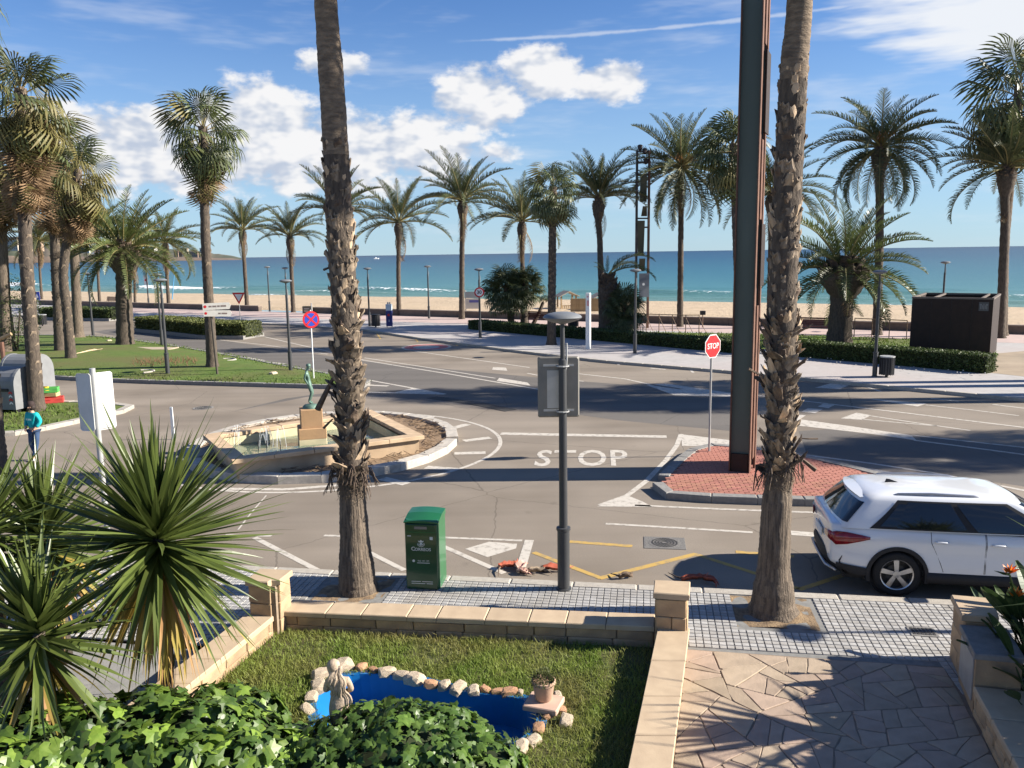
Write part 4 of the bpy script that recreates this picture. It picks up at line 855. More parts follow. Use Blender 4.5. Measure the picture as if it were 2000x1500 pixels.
# ------------------------------------------------------------------ palms and plants
def frond_mesh(name, arch, mat, nl=40, L=1.0, vee=.8, leaf=.185, droop=.25, seed=0):
    """feather leaf of unit length along +X, bending down by `arch` radians"""
    r_ = random.Random(seed); m_ = MB(); pts = []; n = 14; p = Vector((0, 0, 0)); a = 0.0; tang = []
    for i in range(n+1):
        pts.append(p.copy()); t = i/n; a = -arch*(t**1.5); d = Vector((math.cos(a), 0, math.sin(a))); tang.append(d); p = p+d*(L/n)
    m_.tube(pts, [.012*(1-.85*i/n) for i in range(n+1)], 4, mi=1)
    def P(t):
        x = t*n; i = min(int(x), n-1); return pts[i].lerp(pts[i+1], x-i), tang[i]
    for k in range(nl):
        t = .14+.86*(k+.5)/nl; q, d = P(t); ln = leaf*(math.sin(math.pi*min(1, (t*.92+.08)))**.55)*(.55+.45*(1-t)+.15); nrm = Vector((-d.z, 0, d.x))
        for s in (-1, 1):
            f = r_.uniform(.55, .8); v = (d*f+Vector((0, s, 0))*(1-f*.35)+nrm*(vee*r_.uniform(.5, 1.2))).normalized(); l2 = ln*r_.uniform(.85, 1.1); w = .0072
            b = q+v*.004; mid = q+v*l2*.55; tip = q+v*l2*.95+Vector((0, 0, -droop*l2*r_.uniform(.5, 1.3)))
            m_.add([b-d*w, b+d*w, mid+d*w*.9, mid-d*w*.9, tip], [(0, 1, 2, 3), (3, 2, 4)], 0)
    return m_.mesh(name, [mat, RACHIS])
DF = {k: [frond_mesh('frond', a, m_, seed=i, droop=dr) for i, (a, dr) in enumerate(((.55, .15), (.9, .2), (1.25, .25), (1.7, .35)))] for k, m_ in (('d', FROND), ('g', FRONDG))}
DFD = frond_mesh('dead_frond', 1.3, DEAD, nl=26, vee=-.1, droop=.7, seed=9)
def fan_mesh(name, mat, ns=26, hang=.5, fold=.25, seed=0, pet=.75, span=2.45):
    """fan leaf: stalk along +X then a pleated blade whose tips hang"""
    r_ = random.Random(seed); m_ = MB(); m_.tube([(0, 0, 0), (pet*.5, 0, .03), (pet, 0, 0)], [.022, .016, .010], 4, mi=1); c = Vector((pet, 0, 0))
    for k in range(ns):
        a = -span+2*span*(k+.5)/ns; ln = .80*(1-.22*(abs(a)/span)**2)*r_.uniform(.92, 1.06); d = Vector((math.cos(a), math.sin(a), -fold*abs(math.sin(a)))); w = span/ns*.98
        s = Vector((-math.sin(a), math.cos(a), 0)); h = hang*r_.uniform(.6, 1.4)
        p1 = c+d*ln*.68+Vector((0, 0, -.05*h)); p2 = c+d*ln*.82+Vector((0, 0, -.24*h)); p3 = c+d*ln*.93+Vector((0, 0, -.55*h)); z = Vector((0, 0, .018))
        m_.add([c, p1-s*w*.68*ln*.5, p1+z, p1+s*w*.68*ln*.5, p2-s*.030, p2+s*.030, p3], [(0, 1, 2), (0, 2, 3), (1, 4, 2), (2, 4, 5), (2, 5, 3), (4, 6, 5)], 0)
    return m_.mesh(name, [mat, RACHIS if mat is not DEAD else DEAD])
FF = [fan_mesh('fan_leaf', FAN, hang=h, fold=f, seed=i) for i, (h, f) in enumerate(((.45, .2), (.75, .35), (1.0, .5)))]
FO = [fan_mesh('fan_leaf', FANY, hang=1.0, fold=.5, seed=5), fan_mesh('fan_leaf', FANY, hang=.8, fold=.7, seed=6)]
FD = [fan_mesh('dead_leaf', DEAD, ns=18, hang=.55, fold=1.2, seed=i+7, span=1.5) for i in range(3)]
def trunk_mesh(name, pts, rad, mat, n=16, ring=0.0, ringn=40, rough=.05, seed=0):
    P = [Vector(p) for p in pts]; Q = []; RR = []; K = max(24, ringn*2)
    for i in range(K+1):
        t = i/K*(len(P)-1); k = min(int(t), len(P)-2); f = t-k
        p0, p1, p2, p3 = P[max(k-1, 0)], P[k], P[k+1], P[min(k+2, len(P)-1)]
        Q.append(.5*((2*p1)+(p2-p0)*f+(2*p0-5*p1+4*p2-p3)*f*f+(3*p1-p0-3*p2+p3)*f**3)); g = f*f*(3-2*f); RR.append(rad[k]*(1-g)+rad[k+1]*g)
    m_ = MB(); m_.tube(Q, RR, n, rfun=lambda i, j: 1+(ring if i % 2 else 0)+rough*mnoise.noise(Vector((math.cos(j*6.283/n)*2+seed, math.sin(j*6.283/n)*2, i*.35))))
    return m_.mesh(name, mat, smooth=True), Q, RR
def stubs(parent, Q, RR, i0, i1, n, size, mat, seed, name='leaf_bases', out=.6):
    """short overlapping leaf-base stubs on part of a trunk, as one part"""
    r_ = random.Random(seed); m_ = MB()
    for k in range(n):
        t = i0+(i1-i0)*(k+.5)/n; i = min(int(t), len(Q)-2); p = Q[i].lerp(Q[i+1], t-i); a = k*2.39996+r_.gauss(0, .1); rr = RR[i]*.9; d = Vector((math.cos(a), math.sin(a), 0)); s = Vector((-d.y, d.x, 0)); sz = size*r_.uniform(.7, 1.25); w = sz*.62
        b = p+d*rr; e = b+d*sz*out+Vector((0, 0, sz*.85)); th = Vector((0, 0, -sz*.25))
        m_.add([b-s*w, b+s*w, e+s*w*.55, e-s*w*.55, b-s*w+th-d*.02, b+s*w+th-d*.02, e+s*w*.45+th*.5, e-s*w*.45+th*.5], [(0, 1, 2, 3), (7, 6, 5, 4), (3, 2, 6, 7), (0, 3, 7, 4), (1, 5, 6, 2)])
    o = m_.build(name, mat, parent); tag(o, kind='stuff'); return o
def place(me, name, parent, heart, az, tilt, L, roll=0): return obj(name, me, parent, heart, (roll, -tilt, az), L)
def date_palm(base, heart, Rr, r0, label, knob=True, n=42, kind='d', up=80, dn=-28, seed=0, fruit=0, arch=0, dead=3, group='date palms along the seafront'):
    b = G(*base, .12); Y = b.y; h = at(*heart, Y); L = Rr/FPX*Y*1.2; r0 = r0*.56; e = empty('date_palm', b, 0, label, 'palm tree', group); H_ = h-b; r_ = random.Random(seed)
    pts = [Vector((0, 0, -.05)), Vector((H_.x*.05, 0, H_.z*.06)), Vector((H_.x*.3, 0, H_.z*.35)), Vector((H_.x*.7, 0, H_.z*.7)), H_-Vector((0, 0, 1.9 if knob else .6)), H_-Vector((0, 0, .75 if knob else .35)), H_]
    kr = 2.1 if knob else 1.15; rad = [r0*1.45, r0*1.12, r0, r0*.95, r0*1.0, r0*kr, r0*.7]
    me, Q, RR = trunk_mesh('trunk', pts, rad, BARK, 12, .07, max(20, int(H_.z*4)), .10, seed); obj('trunk', me, e); K = len(Q)
    stubs(e, Q, RR, K*.80 if knob else K*.88, K-1, 60 if knob else 40, r0*(.75 if knob else .6), BOOTD, seed, out=.55)
    for k in range(n):
        t = (k+.5)/n; tilt = R(up+(dn-up)*(t**.85)+r_.gauss(0, 5)); az = k*2.39996+r_.gauss(0, .12); v = min(3, max(0, int(t*2.6+r_.uniform(-.3, .8)+arch)))
        place(DF[kind][v], 'frond', e, H_+Vector((math.cos(az), math.sin(az), 0))*r0*.4+Vector((0, 0, -.5*t*r0*2)), az, tilt, L*r_.uniform(.86, 1.1)*(1 if t > .12 else .85), r_.gauss(0, .25))
    for k in range(dead): place(DFD, 'dead_frond', e, H_-Vector((0, 0, .5)), r_.uniform(0, 6.28), R(r_.uniform(-75, -50)), L*.7)
    if fruit:
        m_ = MB()
        for k in range(fruit*9):
            a = r_.uniform(0, 6.28); q = Vector((math.cos(a), math.sin(a), 0)); s_ = L*r_.uniform(.2, .36); m_.tube([H_, H_+q*s_*.5+Vector((0, 0, s_*.45)), H_+q*s_*.9+Vector((0, 0, s_*.15))], [.03, .02, .008], 4)
        m_.build('fruit_stalks', FRUIT, e)
    return e
def fan_palm(base, heart, Rr, r0, label, n=34, skirt=0, skirt_len=0, seed=0, mid=None, group='fan palms by the road', bootn=0, olive=.15, flare=1.5, z0=.12, ntop=88, sdn=-88):
    b = G(*base, z0); Y = b.y; h = at(*heart, Y); S = Rr/FPX*Y/1.38; e = empty('fan_palm', b, 0, label, 'palm tree', group); H_ = h-b; r_ = random.Random(seed); bend = Vector((0, 0, 0))
    if mid: m3 = at(*mid, Y)-b
    else: m3 = H_*.5
    pts = [Vector((0, 0, -.05)), Vector((m3.x*.12, 0, m3.z*.12)), m3*.55+Vector((0, 0, 0)), m3, m3.lerp(H_, .5), H_-Vector((0, 0, .3)), H_]
    rad = [r0*flare, r0*1.15, r0, r0*.97, r0*.92, r0*.9, r0*.55]; me, Q, RR = trunk_mesh('trunk', pts, rad, BARKV if bootn == 0 else BARK, 14, .05, max(24, int(H_.z*5)), .07, seed); obj('trunk', me, e); K = len(Q)
    if bootn: stubs(e, Q, RR, K*.22, K*.93, bootn, r0*.75, BOOT, seed, out=.28)
    for k in range(n):
        t = (k+.5)/n; tilt = R(ntop+(-62-ntop)*(t**.9)+r_.gauss(0, 8)); az = k*2.39996+r_.gauss(0, .2); me = r_.choice(FO) if r_.random() < olive*(.3+1.6*t) else FF[min(2, int(t*3))]
        place(me, 'fan_leaf', e, H_+Vector((0, 0, .15-.6*t*S)), az, tilt, S*r_.uniform(.85, 1.12)*(1 if t > .12 else .8), r_.gauss(0, .3))
    for k in range(skirt):
        t = (k+.5)/skirt; az = k*2.39996+r_.gauss(0, .2); q = H_-Vector((H_.x/H_.z*t*skirt_len, 0, .3+t*skirt_len)); i = min(range(K), key=lambda j: abs(Q[j].z-q.z)); q = Q[i].copy()
        place(r_.choice(FD) if r_.random() < .88-.35*(1-t) else r_.choice(FO), 'dead_leaf', e, q+Vector((math.cos(az), math.sin(az), 0))*r0*.6, az, R(r_.uniform(-60, -48) if t < .15 else sdn+r_.uniform(4, 22)), S*r_.uniform(.55, .85), r_.gauss(0, .4))
    return e
# date palms along the seafront, left to right
date_palm((82, 588), (74, 468), 62, .26, 'slender date palm farthest left on the seafront behind the fan palms', seed=1)
date_palm((195, 597), (187, 448), 66, .26, 'slender date palm with narrow neck left of the thick-trunked palm', seed=2)
date_palm((264, 600), (262, 470), 55, .22, 'thin date palm mostly hidden behind the thick-trunked palm', seed=3, n=30)
date_palm((330, 602), (322, 468), 76, .30, 'leaning date palm just right of the thick-trunked palm, over the bay', seed=4, dn=-35, n=30)
date_palm((245, 677), (240, 478), 108, .80, 'stout date palm with fat bulging trunk on the grass verge', seed=5, kind='g', n=48, dn=-22, arch=.2)
date_palm((483, 605), (473, 446), 66, .33, 'small seafront date palm standing right of the give-way sign', seed=6, dn=5, n=28)
date_palm((573, 610), (566, 458), 66, .33, 'small seafront date palm beside the gap in the beach wall', seed=7, dn=5, n=28)
date_palm((668, 613), (661, 412), 84, .33, 'seafront date palm half hidden behind the near left trunk', seed=8, dn=5, n=30)
date_palm((779, 616), (778, 430), 88, .33, 'seafront date palm beside the blue information column', seed=9, dn=-5, n=26)
date_palm((902, 623), (903, 388), 92, .36, 'tall seafront date palm beside the notice board', seed=10, dn=2, n=34)
date_palm((1022, 630), (1019, 428), 92, .30, 'seafront date palm rising behind the small fan palm clump', seed=11, dn=0, n=30)
date_palm((1176, 641), (1169, 382), 86, .36, 'seafront date palm with bulging neck behind the cut-back stump palm', seed=12, dn=10, n=40)
date_palm((1328, 638), (1331, 322), 108, .34, 'tall date palm with dense crown and orange stalks left of the steel tower', knob=False, seed=13, n=54, dn=-50, fruit=3)
date_palm((1503, 640), (1508, 372), 106, .36, 'date palm seen between the steel tower and the near right trunk', seed=14, n=36, dn=-8)
date_palm((1713, 654), (1721, 282), 114, .42, 'tall weeping date palm with orange fruit stalks rising left of the dark cabin', knob=True, seed=15, n=54, dn=-42, fruit=4, arch=.9, up=75)
date_palm((1953, 660), (1968, 320), 122, .42, 'date palm with bulging neck at the right edge beyond the dark cabin', seed=16, n=38, dn=-8)
date_palm((1638, 676), (1650, 512), 130, 1.06, 'short stout date palm with broad crown behind the right hedge', knob=True, seed=17, kind='g', n=46, dn=-28, arch=.35, up=82)
# cut-back palm with a few leaves
def stump_palm():
    b = G(1190, 656, .12); top = at(1186, 538, b.y)-b; e = empty('date_palm', b, 0, 'cut-back stump of a stout palm with three leaves arching to the right', 'palm tree', 'date palms along the seafront')
    me, Q, RR = trunk_mesh('trunk', [(0, 0, -.05), (0, 0, top.z*.3), (0, 0, top.z*.7), top], [.62, .58, .66, .38], BARK, 14, .06, 30, .1, 4); obj('trunk', me, e); stubs(e, Q, RR, len(Q)*.35, len(Q)-2, 120, .30, BOOTD, 4, out=.45)
    for az, ti, L_, v in ((.05, 50, 3.5, 3), (-.25, 28, 3.4, 3), (.4, 40, 3.0, 3), (2.6, 60, 1.3, 1), (1.4, 75, 1.4, 0), (3.4, 50, 1.1, 1)): place(DF['d'][v], 'frond', e, top, az, R(ti), L_)
stump_palm()
# fan palms
fan_palm((1077, 673), (1080, 368), 56, .22, 'fan palm standing on the kerb beside the white pylon', n=30, skirt=8, skirt_len=.4, seed=21, bootn=170, group='fan palms by the road')
fan_palm((1447, 669), (1432, 285), 72, .24, 'fan palm almost hidden behind the tall steel tower', n=40, skirt=10, skirt_len=.8, seed=22, bootn=120)
fan_palm((1957, 655), (1990, 168), 112, .24, 'tall fan palm with hanging leaves at the right edge', n=30, skirt=16, skirt_len=1.0, seed=23, mid=(1963, 470))
fan_palm((415, 722), (396, 250), 76, .215, 'tall fan palm with green skirted crown standing behind the street-name signs', n=28, skirt=26, skirt_len=1.9, seed=24, mid=(402, 480), bootn=60, olive=.25, flare=1.7)
fan_palm((72, 800), (40, 180), 98, .215, 'big fan palm with brown dead skirt nearest the recycling containers', n=26, skirt=120, skirt_len=2.5, seed=25, mid=(52, 520), bootn=130, olive=.4)
fan_palm((118, 690), (105, 275), 70, .25, 'skirted fan palm behind the big one on the verge', n=24, skirt=110, skirt_len=3.4, seed=26, mid=(108, 500), bootn=110, olive=.5)
fan_palm((139, 705), (150, 335), 70, .22, 'skirted fan palm with crown leaning right on the verge', n=26, skirt=80, skirt_len=1.8, seed=27, mid=(124, 530), bootn=110, olive=.6)
fan_palm((153, 660), (141, 410), 55, .29, 'stout-based fan palm at the back of the verge', n=20, skirt=24, skirt_len=.8, seed=28, olive=.5, flare=1.8)
fan_palm((14, 692), (-6, 300), 80, .30, 'dark fan palm trunk at the left edge behind the containers', n=22, skirt=50, skirt_len=2.4, seed=29, olive=.5)
fan_palm((-12, 925), (-170, -60), 150, .26, 'rough fan palm trunk cut by the left edge of the view', n=30, skirt=20, skirt_len=1, seed=30, bootn=130, mid=(-40, 560))
# low fan palm clump on the promenade bed
def fan_bush(x, y, hx, hy, Rr, n, label, seed, r0=.14):
    b = G(x, y, .15); h = at(hx, hy, b.y)-b; S = Rr/FPX*b.y/1.4; e = empty('dwarf_fan_palm', b, 0, label, 'palm tree', 'low fan palms on the promenade bed'); r_ = random.Random(seed)
    me, Q, RR = trunk_mesh('trunk', [(0, 0, -.05), h*.4, h*.8, h], [r0*1.3, r0, r0, r0*.7], BARK, 10, .08, 20, .15, seed); obj('trunk', me, e); stubs(e, Q, RR, 4, len(Q)-2, 50, r0*.9, BOOTD, seed)
    for k in range(n):
        t = (k+.5)/n; place(FF[r_.choice((0, 0, 1))], 'fan_leaf', e, h-Vector((0, 0, t*.5)), k*2.39996, R(80-125*t+r_.gauss(0, 8)), S*r_.uniform(.8, 1.1), r_.gauss(0, .3))
fan_bush(1000, 636, 988, 562, 48, 60, 'bushy dark low fan palm at the left of the clump on the bed', 31, .2); fan_bush(1024, 636, 1026, 556, 40, 44, 'taller narrow low fan palm at the right of the clump on the bed', 32, .2)
fan_bush(1221, 657, 1221, 600, 44, 60, 'low dark fan palm beside the cut-back stump palm', 33, .2); fan_bush(1207, 652, 1213, 628, 34, 30, 'small fan palm seedling at the foot of the stump palm', 36, .12)
def leaning_yucca():
    b = G(1041, 634, .15); h = at(1061, 590, b.y)-b; e = empty('leaning_yucca', b, 0, 'bare leaning yucca stem with a small leaf tuft in the bed', 'plant'); m_ = MB(); m_.tube([(0, 0, 0), h*.5+Vector((.05, 0, 0)), h], [.16, .13, .11], 8); m_.build('stem', BARK, e)
    for k in range(9): place(FF[0], 'leaf_tuft', e, h, k*.7, R(30+k*5), .42)
leaning_yucca()
# off to the right of the view: palms whose shadows cross the road
for (x, y, hh, sd, lab) in ((30.0, 20.4, 11.0, 41, 'fan palm beyond the right edge beside the road, nearest the brick island'), (33.5, 21.4, 11.2, 42, 'second fan palm beyond the right edge along the road'), (22.5, 30.6, 13.0, 43, 'tall fan palm beyond the right edge next to the promenade kerb'), (25.0, 28.6, 12.2, 44, 'fan palm beyond the right edge between the promenade kerb and the road'), (26.5, 31.6, 10.2, 45, 'shorter fan palm beyond the right edge set back on the promenade'), (29.0, 27.9, 12.0, 46, 'fan palm beyond the right edge farthest along the promenade kerb')):
    e = empty('fan_palm', (x, y, .0), 0, lab, 'palm tree', 'fan palms by the road'); r_ = random.Random(sd)
    me, Q, RR = trunk_mesh('trunk', [(0, 0, 0), (0, 0, hh*.3), (0, 0, hh*.7), (0, 0, hh)], [.42, .3, .28, .2], BARKV, 12, .04, 30, .06, sd); obj('trunk', me, e)
    for k in range(44):
        t = (k+.5)/44; place(FF[min(2, int(t*3))], 'fan_leaf', e, (0, 0, hh-.8*t), k*2.39996, R(85-150*t+r_.gauss(0, 8)), 1.45*r_.uniform(.85, 1.1), r_.gauss(0, .3))
# the two near palm trunks ------------------------------------------------
def boot_mesh(name, mat, w=.13, ln=.27, seed=0, fork=True):
    r_ = random.Random(seed); m_ = MB(); rows = []
    for i in range(5):
        t = i/4; x = .01+.20*ln*t**1.4; z = ln*t; ww = w*(1-.58*t)*.5; cv = .03*(1-t*.5)
        rows.append([(x-cv, -ww, z), (x, -ww*.4, z), (x, ww*.4, z), (x-cv, ww, z)])
    th = .022; V = [p for r in rows for p in r]+[(p[0]-th*(1-.5*i/4), p[1]*.9, p[2]) for i, r in enumerate(rows) for p in r]
    V = [(a+r_.gauss(0, .005), b+r_.gauss(0, .007), c+r_.gauss(0, .006+.10*max(0, c/ln-.8))) for a, b, c in V]; F = []
    for i in range(4):
        for j in range(3): k = i*4+j; F += [(k, k+1, k+5, k+4), (k+20+4, k+20+5, k+21, k+20)]
        F += [(i*4, i*4+4, i*4+24, i*4+20), (i*4+3, i*4+23, i*4+27, i*4+7)]
    F += [(16, 17, 37, 36), (17, 18, 38, 37), (18, 19, 39, 38)]
    m_.add(V, F); return m_.mesh(name, mat)
BOOTP = M('leaf_base_pale', (.56, .42, .28), (.36, .26, .17), 7, .8, .5, 25, 6, rnd=.25, stretch=(2, 2, .5), bdist=.015)
BM = [boot_mesh('leaf_base', BOOT, .23, .27, 1), boot_mesh('leaf_base', BOOT, .26, .23, 2), boot_mesh('leaf_base', BOOTP, .22, .25, 3), boot_mesh('leaf_base', BOOTD, .20, .30, 4)]
BS = [boot_mesh('leaf_stub', BOOT, .19, .20, 5), boot_mesh('leaf_stub', BOOT, .22, .17, 6), boot_mesh('leaf_stub', BOOTP, .18, .19, 7), boot_mesh('leaf_stub', BOOTD, .18, .21, 8)]
def hang_mesh(seed):
    r_ = random.Random(seed); m_ = MB()
    for k in range(3): m_.tube([(0, 0, 0), (.10+.03*k, .02*k, .06), (.20, .05*k, -.05), (.25+r_.uniform(-.03, .05), .07*k, -.26)], [.014, .012, .010, .005], 4)
    return m_.mesh('dry_strip', BOOTD)
HM = [hang_mesh(1), hang_mesh(2)]
def near_palm(axis, Y, radpx, zones, label, seed, crown_z):
    """axis: pixel points along the trunk measured on the photograph, turned into a real trunk at distance Y"""
    P = [at(x, y, Y) for x, y in axis]; b = Vector((P[0].x, Y, .11)); e = empty('fan_palm', b, 0, label, 'palm tree', 'near palms on the pavement'); r_ = random.Random(seed); s = Y/FPX
    pts = [p-b for p in P]; top = Vector((pts[-1].x+(pts[-1].x-pts[-2].x)*1.0, 0, crown_z)); pts.append(top); rad = [r*s*1.04 for r in radpx]+[radpx[-1]*s]
    pts[0] = Vector((0, 0, -.08))
    full, Q, RR = trunk_mesh('trunk', pts, rad, BARKV, 28, .025, 110, .05, seed)
    zr = [z for z in zones]; m_ = full; m_.materials.append(BARKR); m_.materials.append(BARK)
    n = 28
    for p in m_.polygons:
        z = p.center.z
        p.material_index = 0 if z < zr[0] else (2 if z < zr[2]-.15 else 1)
    obj('trunk', m_, e); K = len(Q)
    def ring_at(z): i = min(range(K), key=lambda j: abs(Q[j].z-z)); return Q[i], RR[i]
    def put(me, name, z, a, tilt, sc, inset_=.80):
        c, rr = ring_at(z); d = Vector((math.cos(a), math.sin(a), 0)); obj(name, me, e, Vector((c.x, c.y, z))+d*rr*inset_, (r_.gauss(0, .24), tilt, a), sc)
    # big split leaf bases in the middle zone, arranged in crossing spirals
    z0, z1, z2 = zr; nb = 175
    for k in range(nb):
        t = (k+.5)/nb; z = z0+(z1-z0)*t; put(r_.choice((BM[0], BM[0], BM[1], BM[1], BM[2], BM[3])), 'leaf_base', z-.06+r_.gauss(0, .04), k*2.39996+r_.gauss(0, .16), R(r_.uniform(0, 20)) + (R(25) if r_.random() < .12 else 0), r_.uniform(.65, 1.25))
    ns = 200
    for k in range(ns):
        t = (k+.5)/ns; z = z1+(z2-z1)*t; put(r_.choice((BS[0], BS[0], BS[0], BS[1], BS[1], BS[2], BS[3])), 'leaf_stub', z-.05+r_.gauss(0, .05), k*2.39996+r_.gauss(0, .25), R(r_.uniform(-6, 8))*(1-.5*t), r_.uniform(.6, 1.25)*(1.05-.2*t), .89-.03*t)
    for k in range(16): put(r_.choice(HM), 'dry_strip', z0+r_.uniform(.0, .35), r_.uniform(0, 6.28), R(r_.uniform(-10, 20)), r_.uniform(.6, 1.1))
    # matted fibres where the boots begin
    m_ = MB()
    for k in range(420):
        z = z0+r_.uniform(-.18, .18); c, rr = ring_at(z); a = r_.uniform(0, 6.28); d = Vector((math.cos(a), math.sin(a), 0)); tn = Vector((-d.y, d.x, 0)); p0 = Vector((c.x, c.y, z))+d*rr; p1 = p0+tn*r_.uniform(-.14, .14)+d*r_.uniform(.005, .035)+Vector((0, 0, r_.uniform(-.10, .05))); m_.tube([p0, (p0+p1)/2+d*.015, p1], .0028, 3, cap=False)
    tag(m_.build('trunk_fibres', BOOT, e), kind='stuff')
    for k in range(36):
        t = (k+.5)/36; place(FF[min(2, int(t*3))], 'fan_leaf', e, top+Vector((0, 0, .3-.8*t)), k*2.39996, R(85-140*t+r_.gauss(0, 8)), 1.25*r_.uniform(.85, 1.1), r_.gauss(0, .3))
    return e
YL, YR = 12.37, 11.33
def zat(x, y, Y): return at(x, y, Y).z-.11
nl_ = near_palm([(700, 1152), (697, 1120), (692, 1040), (688, 950), (684, 850), (680, 740), (676, 640), (667, 500), (658, 330), (647, 150), (636, 0)], YL, [42, 35, 28, 24, 22, 23, 23, 24, 23, 22, 20], (zat(686, 945, YL), zat(676, 630, YL), zat(655, 285, YL)), 'near palm trunk with shaggy leaf bases left of the green mailbox', 51, 11.6)
nr_ = near_palm([(1510, 1197), (1510, 1165), (1512, 1090), (1517, 990), (1521, 930), (1525, 800), (1527, 660), (1532, 500), (1540, 330), (1552, 120), (1562, 0)], YR, [54, 40, 30, 28, 24, 25, 25, 25, 25, 24, 22], (zat(1520, 925, YR), zat(1527, 630, YR), zat(1548, 130, YR)), 'near palm trunk with shaggy leaf bases in front of the steel tower', 52, 11.2)
# odd dry stalks sticking out of the near palms
for (root, base, tip, w) in ((nl_, (655, 730, YL), (620, 800, YL), .05), (nl_, (650, 818, YL), (632, 836, YL), .022), (nr_, (1555, 888, YR), (1592, 918, YR), .035), (nr_, (1560, 856, YR), (1597, 857, YR), .014), (nr_, (1490, 735, YR-.2), (1462, 720, YR-.3), .02), (nl_, (650, 520, YL), (632, 527, YL), .02)):
    a, b_ = at(*base)-root.location, at(*tip)-root.location; m_ = MB(); m_.tube([a, a.lerp(b_, .5)+Vector((0, -.02, 0)), b_], [w*.5, w*.8, w], 5); m_.build('dry_stalk', BOOTD, root)
# hedges --------------------------------------------------------------------
def hedge(pts, w, h, label, n, z=.12, leaf=.07, mat=HEDGE, seed=0, group='clipped hedges', planter=False):
    """clipped hedge along ground points (front edge), thickness w going left of the line"""
    P = [Vector(p) for p in pts]; Q = [Vector(p) for p in offset_line([tuple(p) for p in P], w)]; c = P[len(P)//2]; e = empty('hedge', (c.x, c.y, z), 0, label, 'hedge', group); r_ = random.Random(seed)
    segs = [(P[i], P[i+1], Q[i], Q[i+1]) for i in range(len(P)-1)]; Ls = [(b-a).length for a, b, _, _ in segs]; m_ = MB(); tot = sum(Ls)
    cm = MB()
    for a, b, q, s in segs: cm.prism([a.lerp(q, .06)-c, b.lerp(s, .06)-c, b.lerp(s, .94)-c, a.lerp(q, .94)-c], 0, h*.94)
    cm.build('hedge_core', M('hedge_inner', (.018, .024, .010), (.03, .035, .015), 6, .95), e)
    for k in range(n):
        u = r_.uniform(0, tot); i = 0
        while u > Ls[i] and i < len(Ls)-1: u -= Ls[i]; i += 1
        a, b, q, s = segs[i]; t = min(1, u/Ls[i]); f, g = a.lerp(b, t), q.lerp(s, t); side = r_.random()
        if side < .42: v = r_.uniform(-.03, .05); zz = r_.uniform(0.0, h)
        elif side < .52: v = r_.uniform(.95, 1.03); zz = r_.uniform(0, h)
        else: v = r_.uniform(0, 1); zz = h+r_.uniform(-.06, .03)+.03*mnoise.noise(Vector((f.x*1.5, f.y*1.5, 0)))
        if i == 0 and t*Ls[0] < .1 or (i == len(segs)-1 and (1-t)*Ls[-1] < .1): v = r_.uniform(0, 1); zz = r_.uniform(0, h)
        p = f.lerp(g, v)-c; p = Vector((p.x, p.y, zz+z*0)); a1 = Vector((r_.gauss(0, 1), r_.gauss(0, 1), r_.gauss(0, 1))).normalized(); b1 = a1.cross(Vector((r_.gauss(0, 1), r_.gauss(0, 1), r_.gauss(0, 1)))).normalized(); l2 = leaf*r_.uniform(.6, 1.3)
        m_.add([p-a1*l2*.5, p+b1*l2*.32, p+a1*l2*.5, p-b1*l2*.32], [(0, 1, 2, 3)])
    for (f, g) in ((P[0], Q[0]), (P[-1], Q[-1])):
        for k in range(int(n*.035)):
            p = f.lerp(g, r_.uniform(0, 1))-c; p = Vector((p.x+r_.gauss(0, .03), p.y+r_.gauss(0, .03), r_.uniform(0, h))); a1 = Vector((r_.gauss(0, 1), r_.gauss(0, 1), r_.gauss(0, 1))).normalized(); b1 = a1.cross(Vector((r_.gauss(0, 1), r_.gauss(0, 1), r_.gauss(0, 1)))).normalized(); l2 = leaf*r_.uniform(.6, 1.3)
            m_.add([p-a1*l2*.5, p+b1*l2*.32, p+a1*l2*.5, p-b1*l2*.32], [(0, 1, 2, 3)])
    tag(m_.build('hedge_leaves', mat, e), kind='stuff')
    if planter:
        cm = MB()
        for a, b, q, s in segs: cm.prism([a.lerp(q, -.08)-c, b.lerp(s, -.08)-c, b.lerp(s, 1.08)-c, a.lerp(q, 1.08)-c], -.12, .12)
        cm.build('planter_edge', KERBD, e)
    return e
def gp(L, z=.12): return [tuple(G(x, y, z).to_2d()) for x, y in L]
hedge(gp([(914, 643), (1000, 651), (1160, 665), (1430, 690), (1455, 693)]), 1.1, .62, 'long dark clipped hedge running from the notice board to the steel tower', 16000, seed=1, leaf=.10)
hedge(gp([(1545, 696), (1680, 708), (1820, 720), (1925, 730)]), 1.0, .75, 'clipped hedge with white flowers in front of the dark cabin', 12000, seed=2, leaf=.09)
hedge(gp([(262, 645), (330, 651), (400, 659), (478, 660)], .1), 2.2, .95, 'raised box hedge on the median ending at the give-way sign', 11000, seed=3, leaf=.13, planter=True, mat=M('hedge_leaf_sunny', (.085, .105, .026), (.135, .145, .042), 3.5, .55, trans=.2))  # sunlit copy of the hedge leaf, with the sun put into its colour
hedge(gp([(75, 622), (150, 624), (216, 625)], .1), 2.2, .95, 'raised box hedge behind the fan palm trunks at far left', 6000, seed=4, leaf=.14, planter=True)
# white flowers under the right hedge
m_ = MB(); r_ = random.Random(4)
for k in range(26):
    x = r_.uniform(1560, 1925); y = 697+(x-1545)*.0895+r_.uniform(-6, 5); p = G(x, y+1.5, .17+r_.uniform(0, .12)); m_.lathe([(.01, -.02), (.035, .0), (.02, .02)], p, 6)
o = m_.build('hedge_flowers', flat('petal', (.45, .44, .42))); tag(o, 'small white flowers dotted along the foot of the right hedge', 'flowers', kind='stuff')
